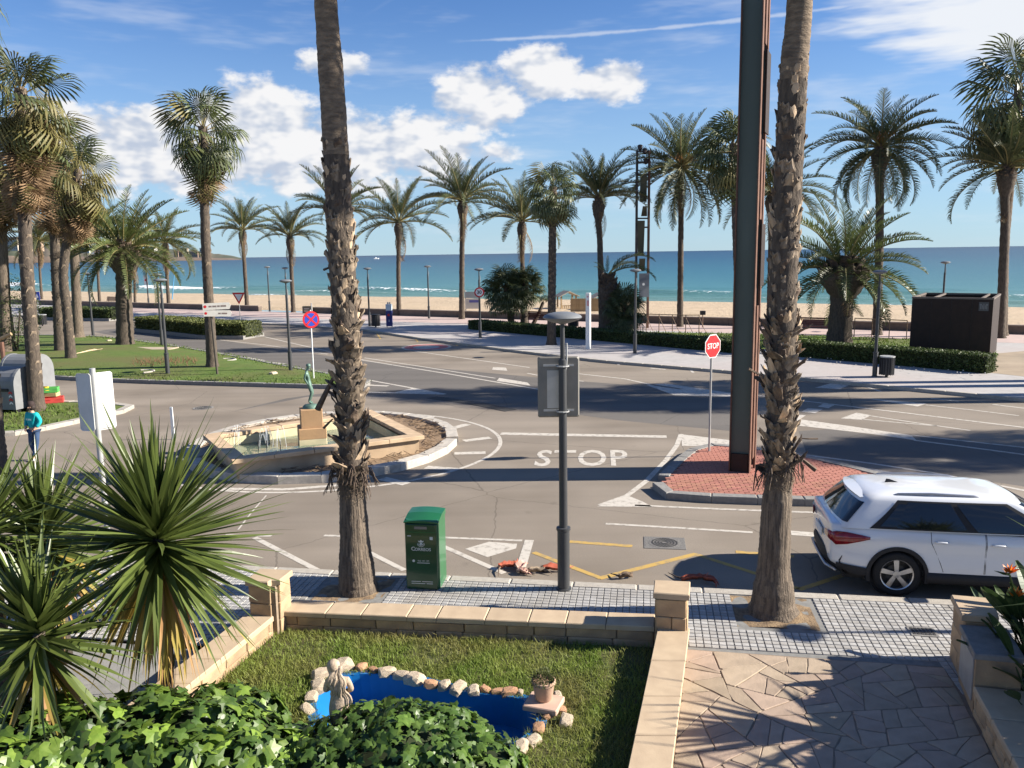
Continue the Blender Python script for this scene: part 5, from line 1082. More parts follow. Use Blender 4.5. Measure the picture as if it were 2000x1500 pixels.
# dark shrubs at the far left edge
def shrub(x, y, rx, rz, label, seed, n=4000, leaf=.12):
    b = G(x, y, .1); e = empty('shrub', b, 0, label, 'shrub', 'shrubs by the verge'); r_ = random.Random(seed); m_ = MB()
    for k in range(n):
        d = Vector((r_.gauss(0, 1), r_.gauss(0, 1), r_.gauss(0, 1))).normalized()*r_.uniform(.6, 1)**.5; p = Vector((d.x*rx*(1+.25*mnoise.noise(d*2)), d.y*rx, rz*.5+d.z*rz*.55*(1+.3*mnoise.noise(d*3)))); a1 = Vector((r_.gauss(0, 1), r_.gauss(0, 1), r_.gauss(0, .6))).normalized(); b1 = a1.cross(Vector((0, 0, 1))).normalized()
        m_.add([p-a1*leaf*.5, p+b1*leaf*.3, p+a1*leaf*.5, p-b1*leaf*.3], [(0, 1, 2, 3)])
    tag(m_.build('foliage', HEDGE, e), kind='stuff'); m_ = MB()
    for k in range(5): a = k*1.26; m_.tube([(0, 0, 0), (math.cos(a)*rx*.3, math.sin(a)*rx*.3, rz*.6)], [.05, .02], 5)
    m_.build('stems', BARK, e)
shrub(34, 690, 1.5, 4.2, 'tall dark shrub between the left edge palms', 61); shrub(6, 655, 2.6, 3.0, 'wide dark shrub at the left edge behind the containers', 62)
# spiky dracaenas -----------------------------------------------------------
def blade_mesh(name, mat, bend, w=.044, seed=0, fold=.35):
    m_ = MB(); n = 9; V = []; p = Vector((0, 0, 0)); r_ = random.Random(seed)
    for i in range(n+1):
        t = i/n; a = -bend*t**1.7; ww = w*(.42+.58*math.sin(math.pi*min(1, t*1.15+.12))**.8)*(1-t**5)+.0008; d = Vector((math.cos(a), 0, math.sin(a))); nr_ = Vector((-d.z, 0, d.x))
        V += [p+Vector((0, -ww, 0))+nr_*ww*fold, p, p+Vector((0, ww, 0))+nr_*ww*fold]; p = p+d/n
    F = [(i*3+j, i*3+j+1, i*3+j+4, i*3+j+3) for i in range(n) for j in (0, 1)]
    m_.add(V, F); return m_.mesh(name, mat)
DRG = M('sword_leaf', (.064, .098, .021), (.112, .142, .035), 2.0, .38, rnd=.30, trans=.22, spec=.55, stretch=(1, 12, 12)); DRY = M('sword_leaf_yellow', (.30, .26, .055), (.42, .28, .08), 2.0, .5, rnd=.2, trans=.25, stretch=(1, 9, 9)); DRB = M('sword_leaf_brown', (.40, .24, .10), (.28, .15, .06), 3, .7, rnd=.2, trans=.15)
DB = [blade_mesh('sword_leaf', DRG, b_, seed=i) for i, b_ in enumerate((.08, .2, .38, .65))]; DYb = [blade_mesh('sword_leaf', DRY, .45), blade_mesh('sword_leaf', DRY, .7)]; DBb = blade_mesh('dry_leaf', DRB, .5, .028)
def dracaena(heart, foot, L, n, label, seed, dn=-84, stem_r=.07, yellow=.36):
    f = Vector(foot); h = Vector(heart)-f; e = empty('dracaena', f, 0, label, 'plant', 'spiky dracaenas in the garden'); r_ = random.Random(seed); m_ = MB(); m_.tube([(0, 0, -.1), h*.35+Vector((.04, .03, 0)), h*.7+Vector((-.02, .02, 0)), h], [stem_r*1.3, stem_r, stem_r, stem_r*.9], 10, rfun=lambda i, j: 1+.1*math.sin(i*3+j)); m_.build('stem', BARK, e, smooth=True)
    for k in range(n):
        t = (k+.5)/n; tilt = R(82+(dn-82)*t**1.05+r_.gauss(0, 7)); low = t > .74
        me = (DBb if r_.random() < .28 else r_.choice(DYb)) if (low and r_.random() < yellow*2.2) else DB[min(3, max(0, int(t*2.4+r_.uniform(-.3, .9))))]
        obj('sword_leaf', me, e, h+Vector((0, 0, .12-.42*t)), (r_.gauss(0, .3), -tilt, k*2.39996+r_.gauss(0, .15)), (L*r_.uniform(.82, 1.1)*(1 if t > .1 else .8),)+(r_.uniform(.8, 1.12),)*2)
h = at(308, 1050, 8.7); dracaena(h, (h.x-.1, 8.75, .12), 1.45, 380, 'large spiky dracaena with a round head in front of the left garden pillar', 71)
h = at(75, 1235, 7.6); dracaena(h, (h.x-.1, 7.6, .12), 1.05, 170, 'smaller dracaena with long drooping yellow-edged leaves at the lower left corner', 72, yellow=.35)
h = at(85, 1050, 10.0); dracaena(h, (h.x, 10.2, .12), 1.2, 210, 'dark dracaena half hidden behind the large one at left', 73, dn=-70)
h = at(-30, 1035, 9.2); dracaena(h, (h.x, 9.2, .12), 1.15, 150, 'dracaena cut by the left edge of the view', 74, dn=-75)
# plant off the right side of the path whose leaves shade the flagstones
dracaena((6.45, 8.2, 1.75), (6.4, 8.2, .1), 1.25, 120, 'dracaena beyond the right edge behind the low path wall', 75)
dracaena((6.9, 7.1, 2.1), (6.9, 7.1, .1), 1.3, 120, 'taller dracaena beyond the lower right corner behind the path wall', 76)
# ivy -------------------------------------------------------------------------
IVYD = M('ivy_leaf_dark', (.070, .140, .020), (.135, .21, .040), 3.0, .42, rnd=.28, trans=.28, spec=.45); IVY_LIT = M('ivy_leaf', (.125, .215, .026), (.21, .30, .050), 3.0, .42, rnd=.28, trans=.28, spec=.45); IVYS = M('ivy_leaf_mass', (.055, .115, .020), (.12, .185, .036), 4.0, .42, trans=.25, spec=.45, c3=(.030, .060, .012), scale3=3)  # left ivy's leaf colour is brightened to look sunlit; right mound gets a darker copy
def ivy_leaf(s=1.0):
    out = [(0, -.02), (.20, -.16), (.46, -.10), (.36, .14), (.56, .40), (.26, .44), (0, .95), (-.26, .44), (-.56, .40), (-.36, .14), (-.46, -.10), (-.20, -.16)]
    V = [(0, .15, .02)]+[(x*.9*s, y*s, -.14*abs(x)*s-.10*y*y*s) for x, y in out]; F = [(0, 1+i, 1+(i+1) % 12) for i in range(12)]; return V, F
IV, IF_ = ivy_leaf(); m_ = MB(); m_.add(IV, IF_); ivme = m_.mesh('ivy_leaf', IVY_LIT); ivmd = m_.mesh('ivy_leaf', IVYD)
def ivy_patch(mounds, label, n, size, seed, named):
    e = empty('ivy', (mounds[0][0], mounds[0][1], .12), 0, label, 'ivy', 'ivy in the garden'); o = Vector((mounds[0][0], mounds[0][1], .12)); r_ = random.Random(seed); cm = MB()
    def height(x, y): return max([0]+[hz*(max(0, 1-((x-cx)/rx)**2-((y-cy)/ry)**2))**.5*(1+.22*mnoise.noise(Vector((x*2.2, y*2.2, seed)))) for cx, cy, rx, ry, hz in mounds])
    x0, x1 = min(m[0]-m[2] for m in mounds), max(m[0]+m[2] for m in mounds); y0, y1 = min(m[1]-m[3] for m in mounds), max(m[1]+m[3] for m in mounds); N_ = 40; V = []
    for i in range(N_+1):
        for j in range(N_+1): x, y = x0+(x1-x0)*i/N_, y0+(y1-y0)*j/N_; V.append((x-o.x, y-o.y, height(x, y)*.86-.05))
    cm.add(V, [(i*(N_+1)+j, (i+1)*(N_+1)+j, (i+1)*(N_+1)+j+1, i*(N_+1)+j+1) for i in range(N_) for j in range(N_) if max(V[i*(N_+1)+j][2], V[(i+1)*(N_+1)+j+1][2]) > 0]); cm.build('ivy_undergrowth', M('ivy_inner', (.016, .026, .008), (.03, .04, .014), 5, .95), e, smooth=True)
    L_ = []
    while len(L_) < n:
        x, y = r_.uniform(x0, x1), r_.uniform(y0, y1); z = height(x, y)
        if z < .05: continue
        gx = (height(x+.05, y)-height(x-.05, y))/.1; gy = (height(x, y+.05)-height(x, y-.05))/.1
        if r_.random() > min(1, .45*math.sqrt(1+gx*gx+gy*gy)): continue
        nr_ = Vector((-gx, -gy, 1)).normalized(); nr_ = (nr_+Vector((r_.gauss(0, .38), r_.gauss(0, .38)-.15, r_.gauss(0, .25)))).normalized(); dn_ = Vector((gx+r_.gauss(0, .5), gy+r_.gauss(0, .5)-.4, -.8)); t = (dn_-nr_*dn_.dot(nr_)).normalized(); b_ = t.cross(nr_)
        Mx = Matrix((b_, t, nr_)).transposed(); L_.append((Vector((x, y, z+.12+r_.uniform(-.10, .05))), Mx, size*r_.uniform(.55, 1.25)))
    L_.sort(key=lambda q: -(q[2]/(q[0]-Vector((0, 0, CAM_H))).length)); mass = MB()
    for k, (p, Mx, s) in enumerate(L_):
        if k < named: ob = obj('ivy_leaf', ivme if seed == 81 else ivmd, e); ob.matrix_local = Matrix.Translation(p-o) @ Mx.to_4x4() @ Matrix.Scale(s, 4)
        else: mass.add([Mx @ (Vector(v)*s)+p-o for v in IV], IF_)
    tag(mass.build('ivy_leaves', IVYS, e), kind='stuff')
ivy_patch([(-3.55, 7.45, 1.55, 1.15, .82), (-4.6, 7.2, 1.2, 1.2, .95), (-3.2, 8.35, .75, .55, .55)], 'bright large-leaved ivy heaped under the dracaenas at lower left', 1300, .19, 81, 300)
ivy_patch([(-1.25, 7.5, 1.3, 1.15, .60), (-.75, 7.4, .9, .95, .55), (-2.5, 7.35, .9, 1.0, .42)], 'dark glossy ivy mound along the near side of the pond', 1700, .135, 82, 300)
# bird-of-paradise at right
PADM = M('paddle_leaf', (.040, .075, .022), (.070, .105, .035), 2, .4, rnd=.2, trans=.2); ORANGE = flat('flower_orange', (.85, .22, .02), .5)
def strelitzia(x, y, label, seed, n=34, H_=1.15, fl=()):
    e = empty('bird_of_paradise', (x, y, .1), 0, label, 'plant', 'birds of paradise beside the path'); r_ = random.Random(seed); m_ = MB(); V = []; n_ = 8
    for i in range(n_+1):
        t = i/n_; w = .085*math.sin(math.pi*(t*.93+.04))**.7; V += [(t*.5, -w, .02-.10*t*t), (t*.5, 0, -.10*t*t), (t*.5, w, .02-.10*t*t)]
    m_.add(V, [(i*3+j, i*3+j+1, i*3+j+4, i*3+j+3) for i in range(n_) for j in (0, 1)]); m_.tube([(-.75, 0, 0), (-.3, 0, .01), (0, 0, 0)], [.014, .011, .008], 5); me = m_.mesh('paddle_leaf', PADM)
    for k in range(n):
        a = k*2.39996; ti = R(r_.uniform(38, 82)); s = H_*r_.uniform(.6, 1.05); d = Vector((math.cos(a)*math.cos(ti), math.sin(a)*math.cos(ti), math.sin(ti))); obj('paddle_leaf', me, e, d*.75*s+Vector((r_.gauss(0, .12), r_.gauss(0, .12), 0)), (r_.gauss(0, .5), -ti, a), s)
    for (fx, fy, fz) in fl:
        m_ = MB(); q = Vector((fx-x, fy-y, fz-.1)); m_.tube([(q.x*.3, q.y*.3, 0), q*.7, q], [.018, .014, .012], 6); m_.tube([q, q+Vector((-.08, 0, .015)), q+Vector((-.19, 0, .05))], [.018, .016, .002], 6); m_.build('flower_stalk', PADM, e)
        m_ = MB()
        for k in range(7): a = R(35+k*18); pt = q+Vector((math.cos(a)*.14, .03*(k % 3-1), math.sin(a)*.15)); m_.add([q+Vector((-.02, 0, 0)), q+Vector((.03, .012, .02)), pt, q.lerp(pt, .5)+Vector((.0, .022, .02)), q.lerp(pt, .5)+Vector((-.02, -.022, .0))], [(0, 4, 2, 3), (1, 3, 2, 4)])
        m_.build('flower_petals', ORANGE, e)
p1 = at(1972, 1122, 9.5); p2 = at(1984, 1168, 9.3); strelitzia(6.25, 9.2, 'bird-of-paradise plant with two orange flowers at the right edge', 91, fl=(tuple(p1), tuple(p2)), H_=1.2)
strelitzia(6.0, 8.5, 'leafy bird-of-paradise clump without flowers at the right edge of the path wall', 92, n=40, H_=1.05)

# unseen dense shrubs added beyond the right edge to keep the path in shade
def shade_shrub(x, y, rx, ry, h, label, seed, n=9000):
    e = empty('shrub', (x, y, .085), 0, label, 'shrub', 'unseen shrubs added to shade the path'); r_ = random.Random(seed); m_ = MB()
    for k in range(n):
        d = Vector((r_.gauss(0, 1), r_.gauss(0, 1), r_.gauss(0, 1))).normalized()*r_.uniform(.45, 1)**.5; p = Vector((d.x*rx, d.y*ry, h*.5+d.z*h*.5*(1+.25*mnoise.noise(d*3)))); a1 = Vector((r_.gauss(0, 1), r_.gauss(0, 1), r_.gauss(0, .6))).normalized(); b1 = a1.cross(Vector((0, 0, 1))).normalized(); l2 = .13
        m_.add([p-a1*l2*.5, p+b1*l2*.3, p+a1*l2*.5, p-b1*l2*.3], [(0, 1, 2, 3)])
    tag(m_.build('foliage', HEDGE, e), kind='stuff'); m_ = MB()
    for k in range(6): a = k*1.05; m_.tube([(0, 0, 0), (math.cos(a)*rx*.4, math.sin(a)*ry*.4, h*.7)], [.05, .02], 5)
    m_.build('stems', BARK, e)
shade_shrub(6.75, 8.75, .7, .85, 1.75, 'unseen dense shrub added behind the path wall to shade the path', 96); shade_shrub(6.6, 7.3, .8, 1.0, 2.0, 'unseen dense shrub added beyond the lower right corner to shade the path', 97)
# ------------------------------------------------------------------ street lamps
def lamp_meshes():
    m_ = MB(); m_.lathe([(.12, -.02), (.12, .02), (.095, .03), (.095, .95), (.11, .96), (.11, 1.0), (.075, 1.01)], n=14); low = autosmooth(m_.build('x', LAMPM)); a = low.data; bpy.data.objects.remove(low)
    m_ = MB(); m_.lathe([(.066, 1.0), (.062, 2.2), (.060, 3.55), (.058, 3.6), (.036, 3.62), (.032, 4.2)], n=12); o = autosmooth(m_.build('x', LAMPM)); b = o.data; bpy.data.objects.remove(o)
    m_ = MB(); m_.lathe([(.03, 4.13), (.09, 4.15), (.20, 4.18), (.275, 4.215), (.292, 4.235), (.27, 4.265), (.20, 4.295), (.10, 4.315), (.01, 4.32)], n=24); o = autosmooth(m_.build('x', LAMPH), 60); c = o.data; bpy.data.objects.remove(o)
    m_ = MB(); m_.tube([(.045, 0, 3.45), (.06, 0, 3.6), (.06, 0, 3.85)], .016, 6); d = m_.mesh('bracket', GALV)
    return a, b, c, d
LB_ = lamp_meshes()
def lamp(px, py, label, z=.12, rz=0, world=None, sc=1.0):
    p = Vector(world) if world else G(px, py, z); e = empty('street_lamp', p, rz, label, 'street lamp', 'dark saucer-headed street lamps')
    for nme, me in zip(('lower_post', 'upper_post', 'lamp_head', 'bracket'), LB_): obj(nme, me, e, sc=sc)
    return e
lampN = lamp(1101, 1150, 'near street lamp on the tiled pavement right of the green mailbox')
lamp(1708, 735, 'street lamp beside the round litter bin on the promenade'); lamp(1240, 690, 'street lamp standing between the white pylon and the stop sign'); lamp(938, 660, 'street lamp carrying the 30 speed sign')
lamp(722, 637, 'street lamp beside the black litter bin across the road'); lamp(838, 622, 'street lamp near the beach wall between two date palms'); lamp(527, 608, 'street lamp beside the gap in the beach wall'); lamp(562, 622, 'street lamp seen behind the verge lamp at the promenade kerb')
lamp(568, 727, 'street lamp at the tip of the grass verge left of the no-stopping sign', sc=.97); lamp(328, 733, 'street lamp at the front of the grass verge', sc=1.0); lamp(317, 677, 'street lamp at the back of the verge beside the thick palm'); lamp(182, 655, 'street lamp at the far tip of the verge by the crossing')
lamp(291, 601, 'street lamp with a small white banner near the beach'); lamp(1838, 645, 'street lamp whose head shows above the dark cabin')
lamp(0, 0, 'street lamp on the near pavement beyond the right edge', world=(11.75, 10.50, .12))
# back of a traffic panel strapped to the near lamp
def panel_on_lamp():
    b = lampN.location; Y = b.y+.10; c = at(1091, 756, Y); e = empty('traffic_panel', c, 0, 'grey back of a rectangular traffic panel strapped to the near lamp post', 'sign'); w, h = .63, .93
    m_ = MB(); m_.bbox((0, 0, 0), (w, h, .02), .02); o = m_.build('panel', SIGNBACK, e, rot=(R(90), 0, 0))
    m_ = MB(); m_.box((.02, -.016, 0), (w*.30, .003, h*.62)); m_.build('paper_remnant', M('paper_remnant', (.52, .50, .45), (.44, .42, .38), 4, .8), e, loc=(-.10, .0, -.03))
    for z in (h*.36, -h*.38): m_ = MB(); m_.box((.0, -.018, z), (.46, .014, .03)); m_.tube([(b.x-c.x+.09*math.cos(t), b.y-c.y+.09*math.sin(t), z) for t in [R(a) for a in range(-180, 181, 30)]], .012, 5); m_.build('strap', GALV, e)
panel_on_lamp()
# ------------------------------------------------------------------ signs
def post(e, h, r_=.028, mat=GALV, name='post', z=0): m_ = MB(); m_.tube([(0, 0, z-.03), (0, 0, h)], r_, 10); return autosmooth(m_.build(name, mat, e))
def disc_plate(r_, n, th=.012, rot=0): return [(r_*math.cos(2*math.pi*(i+.5)/n+rot), r_*math.sin(2*math.pi*(i+.5)/n+rot)) for i in range(n)]
def plate(e, pts, y, th, mat, name='plate', z=0, x=0):
    """flat plate facing -Y in the sign's own frame, front face at y"""
    m_ = MB(); n = len(pts); m_.add([(x+a, y, z+b) for a, b in pts]+[(x+a, y+th, z+b) for a, b in pts], [tuple(range(n)), tuple(range(2*n-1, n-1, -1))]+[(i, n+i, n+(i+1) % n, (i+1) % n) for i in range(n)]); return m_.build(name, mat, e)
def face_text(e, s, size, mat, y, z, x=0, bold=0, name='lettering', sx=1.0): return text_on(name, s, size, mat, e, Matrix.Translation((x, y, z)) @ Matrix.Rotation(R(90), 4, 'X') @ Matrix.Diagonal((sx, 1, 1, 1)), bold=bold)
b = G(1385, 880, .155); e = empty('stop_sign', b, R(38), 'red octagonal stop sign on a thin pole on the brick island', 'sign'); post(e, 3.0); hz = at(1382, 676, b.y).z-.155
plate(e, disc_plate(.325, 8), -.045, .012, WHITE, 'rim', hz); plate(e, disc_plate(.298, 8), -.050, .004, RED, 'plate', hz); face_text(e, 'STOP', .205, WHITE, -.053, hz, bold=.002, sx=.92)
# no stopping
b = G(613, 741, .13); e = empty('no_stopping_sign', b, R(30), 'round blue and red no-stopping sign on a pole at the verge tip', 'sign'); post(e, 2.95, mat=WHITE); hz = at(611, 624, b.y).z-.13
plate(e, disc_plate(.36, 28), -.045, .012, RED, 'rim', hz); plate(e, disc_plate(.275, 28), -.050, .004, BLUE, 'plate', hz)
for a in (45, -45): m_ = MB(); m_.box((0, 0, 0), (.56, .004, .075), M=Matrix.Rotation(R(a), 3, 'Y')); m_.build('red_bar', RED, e, loc=(0, -.053-(.002 if a > 0 else 0), hz))
# 30 sign on lamp
b = G(938, 660, .12); hz = at(939, 571, b.y-.1).z-.12; e = empty('speed_sign', (b.x, b.y-.09, .12), 0, 'round 30 speed limit sign fixed to a lamp post on the promenade', 'sign'); plate(e, disc_plate(.31, 28), -.03, .012, RED, 'rim', hz); plate(e, disc_plate(.225, 28), -.035, .004, WHITE, 'plate', hz); face_text(e, '30', .30, BLACK, -.038, hz, bold=.008)
m_ = MB(); m_.box((0, .03, hz), (.14, .10, .05)); m_.build('clamp', GALV, e)
# give way
b = G(470, 634, .12); hz = at(468, 579, b.y).z-.12; e = empty('give_way_sign', b, 0, 'red and white triangular give-way sign above the median hedge', 'sign'); post(e, hz+.1); T_ = [(0, -.62), (.50, .30), (-.50, .30)]
plate(e, T_, -.045, .012, RED, 'rim', hz); plate(e, [(a*.62, c*.62-.01) for a, c in T_], -.050, .004, WHITE, 'plate', hz)
# street-name arrows in front of the fan palm
b = G(425, 734, .13); e = empty('street_name_sign', b, R(14), 'pair of white street-name arrow boards on a leaning dark post', 'sign'); t = at(412, 612, b.y)-b; m_ = MB(); m_.tube([(0, 0, -.05), (t.x*.5, 0, t.z*.5), (t.x, 0, t.z+.35)], .05, 8); m_.build('post', M('post_brown', (.09, .075, .06), None, 5, .7), e)
CREAM = M('sign_cream', (.70, .67, .60), (.62, .59, .53), 6, .6); DKT = flat('sign_text_dark', (.22, .17, .15)); s = b.y/FPX
for (x0, x1, yc, hh, txt, tilt) in ((397, 449, 598, 13, 'Carrer de Bonaire', -.02), (399, 451, 612, 12, 'Passeig', .03)):
    p = at((x0+x1)/2, yc, b.y)-b; w = (x1-x0)*s; h = hh*s; o = obj('name_board', None, e, (p.x, -.08, p.z), (0, tilt, 0)); plate(o, [(-w/2, -h/2), (w/2-.06, -h/2), (w/2, 0), (w/2-.06, h/2), (-w/2, h/2)], 0, .03, CREAM, 'board'); [plate(o, [(a_, -h*.12), (a_+w_, -h*.12), (a_+w_, h*.12), (a_, h*.12)], -.004, .003, DKT, 'worn_lettering') for a_, w_ in ((-w*.28, w*.10), (-w*.15, w*.14), (.02*w, w*.09), (.14*w, w*.20))[(0 if yc < 605 else 2):]]; plate(o, disc_plate(h*.22, 12), -.004, .003, RED, 'emblem', 0, -w/2+h*.35)
# two white sign panels in V on the near pavement at left
Y_ = 13.0; c = at(186, 785, Y_); e = empty('panel_sign', (c.x, Y_, .12), 0, 'pair of white sign backs set in a V on one post above the dracaena', 'sign'); post(e, c.z+.42, .045, GALV); WP = M('sign_back_white', (.62, .62, .60), (.54, .54, .52), 3, .55)
for s_, a in ((-1, R(162)), (1, R(52))):
    m_ = MB(); w_ = .28 if s_ < 0 else .33; m_.bbox((0, 0, 0), (w_, .93, .02), .03); d = Vector((math.cos(a), math.sin(a), 0)) if s_ > 0 else Vector((-.96, .28, 0)); rz_ = math.atan2(d.y, d.x); o = m_.build('panel', WP, e, loc=(d.x*w_*.52, d.y*w_*.52-.05, c.z-.12), rot=(R(90), 0, rz_))
# banner on the beach-side lamp, blue parking sign, blue poles on beach
b = G(290, 600, .12); hz = at(290, 547, b.y-.1).z-.12; e = empty('lamp_banner', (b.x, b.y-.12, .12), 0, 'small white banner with a red ring on the lamp near the beach', 'sign'); h_ = 18/FPX*b.y; plate(e, [(-h_*.22, -h_/2), (h_*.22, -h_/2), (h_*.22, h_/2), (-h_*.22, h_/2)], 0, .02, WHITE, 'plate', hz); plate(e, disc_plate(h_*.13, 14), -.004, .003, RED, 'ring', hz)
b = G(76, 612, .12); hz = at(76, 578, b.y).z-.12; e = empty('blue_sign', b, 0, 'small square blue road sign between the left palm trunks', 'sign'); post(e, hz); h_ = 16/FPX*b.y; plate(e, [(-h_*.35, -h_/2), (h_*.35, -h_/2), (h_*.35, h_/2), (-h_*.35, h_/2)], -.05, .02, BLUE, 'plate', hz); plate(e, [(-h_*.12, -h_*.3), (h_*.18, -h_*.2), (0, h_*.3)], -.056, .004, WHITE, 'symbol', hz)
LBL = flat('pole_light_blue', (.10, .32, .55), .5)
for (x0, y0, x1, y1, lab) in ((309, 588, 309, 521, 'light blue flag pole on the beach left of the leaning palm'), (336, 588, 341, 524, 'light blue beach shower pole right of the leaning palm')):
    b = G(x0, y0, .12); t = at(x1, y1, b.y)-b; e = empty('beach_pole', b, 0, lab, 'pole', 'blue poles on the beach'); m_ = MB(); m_.tube([(0, 0, 0), (t.x*.5, 0, t.z*.5), t], [.07, .06, .05], 6); m_.build('pole', LBL, e)
    if x0 == 336: m_ = MB(); m_.tube([(t.x-.25, 0, t.z-.05), (t.x+.25, 0, t.z+.05)], .05, 6); m_.build('shower_head', LBL, e)
# information column, boards, pylon
b = G(761, 640, .12); e = empty('information_column', b, 0, 'dark blue and white information column on the promenade', 'sign'); s = b.y/FPX; H_ = 50*s
m_ = MB(); m_.bbox((0, 0, H_*.36), (12*s, .28, H_*.60), .02); m_.build('column', flat('column_blue', (.025, .035, .16), .4), e); m_ = MB(); m_.bbox((0, 0, H_*.80), (12*s, .26, H_*.24), .02); m_.build('screen', flat('column_white', (.55, .62, .66), .4), e); m_ = MB()
for x in (-.18, .18): m_.tube([(x, 0, -.02), (x, 0, H_*.08)], .03, 6)
m_.build('feet', GALV, e); m_ = MB()
for x in (-.07, .07): m_.lathe([(.02, H_*.92), (.06, H_*.94), (.05, H_*1.0)], (x, 0, 0), 8)
m_.build('finial', GALV, e); plate(e, disc_plate(.09, 12), -.148, .004, RED, 'emblem', H_*.5, -.02); face_text(e, 'i', .3, WHITE, -.150, H_*.28)
b = G(923, 613, .12); s = b.y/FPX; e = empty('notice_board', b, 0, 'white beach notice board with a blue strip beside the date palm', 'sign'); m_ = MB()
for x in (-13*s, 13*s): m_.tube([(x, 0, -.3), (x, 0, 46*s)], .05, 6)
m_.build('legs', GALV, e); zt = 24*s; plate(e, [(-14*s, -12*s), (14*s, -12*s), (14*s, 8*s), (-14*s, 8*s)], -.05, .05, flat('board_pale', (.55, .52, .50), .5), 'board', zt-2*s); plate(e, [(-6*s, 0), (12*s, 0), (12*s, 5*s), (-6*s, 5*s)], -.056, .004, flat('board_blue', (.12, .12, .35), .5), 'strip', zt-2*s); plate(e, [(-14*s, 9*s), (14*s, 9*s), (14*s, 21*s), (-14*s, 21*s)], -.05, .05, flat('board_grey', (.30, .33, .36), .5), 'panel', zt-2*s)
b = G(601, 612, .12); s = b.y/FPX; e = empty('stone_sign', b, 0, 'small grey sign block at the gap in the beach wall', 'sign'); m_ = MB(); m_.bbox((0, 0, 7*s), (19*s, .3, 15*s), .05); m_.build('block', M('sign_block_grey', (.17, .15, .11), (.12, .11, .08), 3, .8), e); m_ = MB(); m_.tube([(9*s, -.2, 0), (9*s, -.2, 20*s)], .06, 6); m_.build('post', GALV, e)
for k in range(3): plate(e, [(-6*s, 0), (4*s-k*s, 0), (4*s-k*s, 1.0*s), (-6*s, 1.0*s)], -.16, .006, CREAM, 'text_line', (9-k*3)*s)
b = G(1149, 681, .12); s = b.y/FPX; H_ = at(1149, 572, b.y).z-.12; e = empty('white_pylon', b, R(-20), 'tall slim white pylon with a faint red emblem beside the kerb palm', 'pylon'); m_ = MB(); m_.bbox((0, 0, H_/2), (.24, .24, H_), .015); m_.build('column', WHITE, e)
PINK = flat('faded_red', (.70, .32, .30)); plate(e, disc_plate(.045, 10), -.124, .003, PINK, 'emblem', H_-.2); plate(e, [(-.07, -.3), (.03, -.3), (.03, .0), (-.07, .0)], -.124, .003, PINK, 'emblem', H_-.4, .03)
# white stake at roundabout edge
b = G(338, 858, .0); t = at(335, 795, b.y)-b; e = empty('marker_post', b, 0, 'thin white marker post leaning at the left of the fountain', 'post'); m_ = MB(); m_.box((t.x*.5, 0, t.z*.5), (.09, .05, t.z), taper=.8); m_.build('post', WHITE, e)
# bins -------------------------------------------------------------------------
def litter_bin(x, y, label, r_, h, rim=True):
    b = G(x, y, .12); e = empty('litter_bin', b, 0, label, 'litter bin', 'litter bins on the promenade'); m_ = MB(); m_.lathe([(r_*.88, .10), (r_*.9, h*.2), (r_*.92, h-.04), (r_*.90, h-.02), (r_*.8, h-.03), (r_*.78, .15)], n=18); m_.build('bin_body', BLACK, e); m_ = MB(); m_.bbox((0, 0, .0), (.022, .02, h*.80), .004); sl_ = m_.mesh('slat', flat('bin_slat', (.045, .045, .05), .45))
    for k in range(18): a = 2*math.pi*k/18; obj('slat', sl_, e, (math.cos(a)*r_, math.sin(a)*r_, h*.50), (0, 0, a+math.pi/2))
    m_ = MB(); m_.lathe([(r_*1.05, h-.05), (r_*1.06, h-.01), (r_*.98, h), (r_*.85, h-.01)], n=20); m_.build('rim', GALV if rim else BLACK, e); m_ = MB(); m_.tube([(0, 0, -.02), (0, 0, .12)], .06, 8); m_.build('foot', BLACK, e)
litter_bin(1731, 736, 'round slatted litter bin with a pale rim beside the promenade lamp', .28, .86); litter_bin(734, 639, 'black litter bin beside the lamp across the road', .34, .95, False); litter_bin(83, 636, 'small dark litter bin between the left palm trunks', .35, .9); litter_bin(1120, 640, 'brown litter bin on the promenade behind the near lamp head', .35, .95, False)
# benches -----------------------------------------------------------------------
WOODR = M('bench_slat', (.17, .055, .045), (.12, .04, .035), 4, .6, rnd=.1)
def bench(x, y, rz, label, L_=2.2):
    b = G(x, y, .13); e = empty('bench', b, rz, label, 'bench', 'red slatted benches on the promenade'); m_ = MB(); m_.bbox((0, 0, 0), (L_, .095, .035), .008); me = m_.mesh('slat', WOODR)
    for k in range(4): obj('slat', me, e, (0, -.24+k*.12, .45))
    for k in range(4): obj('slat', me, e, (0, .22+k*.03, .58+k*.12), (R(78), 0, 0))
    for s in (-1, 1): m_ = MB(); m_.tube([(s*L_*.38, -.22, 0), (s*L_*.38, -.2, .42), (s*L_*.38, .2, .42), (s*L_*.38, .32, 1.0)], .03, 6); m_.tube([(s*L_*.38, .25, 0), (s*L_*.38, .2, .42)], .03, 6); m_.build('bench_leg', BLACK, e)
DR = math.atan2(SA.y, SA.x)
bench(1592, 652, DR, 'red slatted bench seen between the near right trunk and the stout palm', 3.4); bench(1068, 636, DR, 'red slatted bench behind the hedge left of the near lamp head', 4.2); bench(222, 597, DR, 'dark bench by the beach wall between the left palms', 3.0)
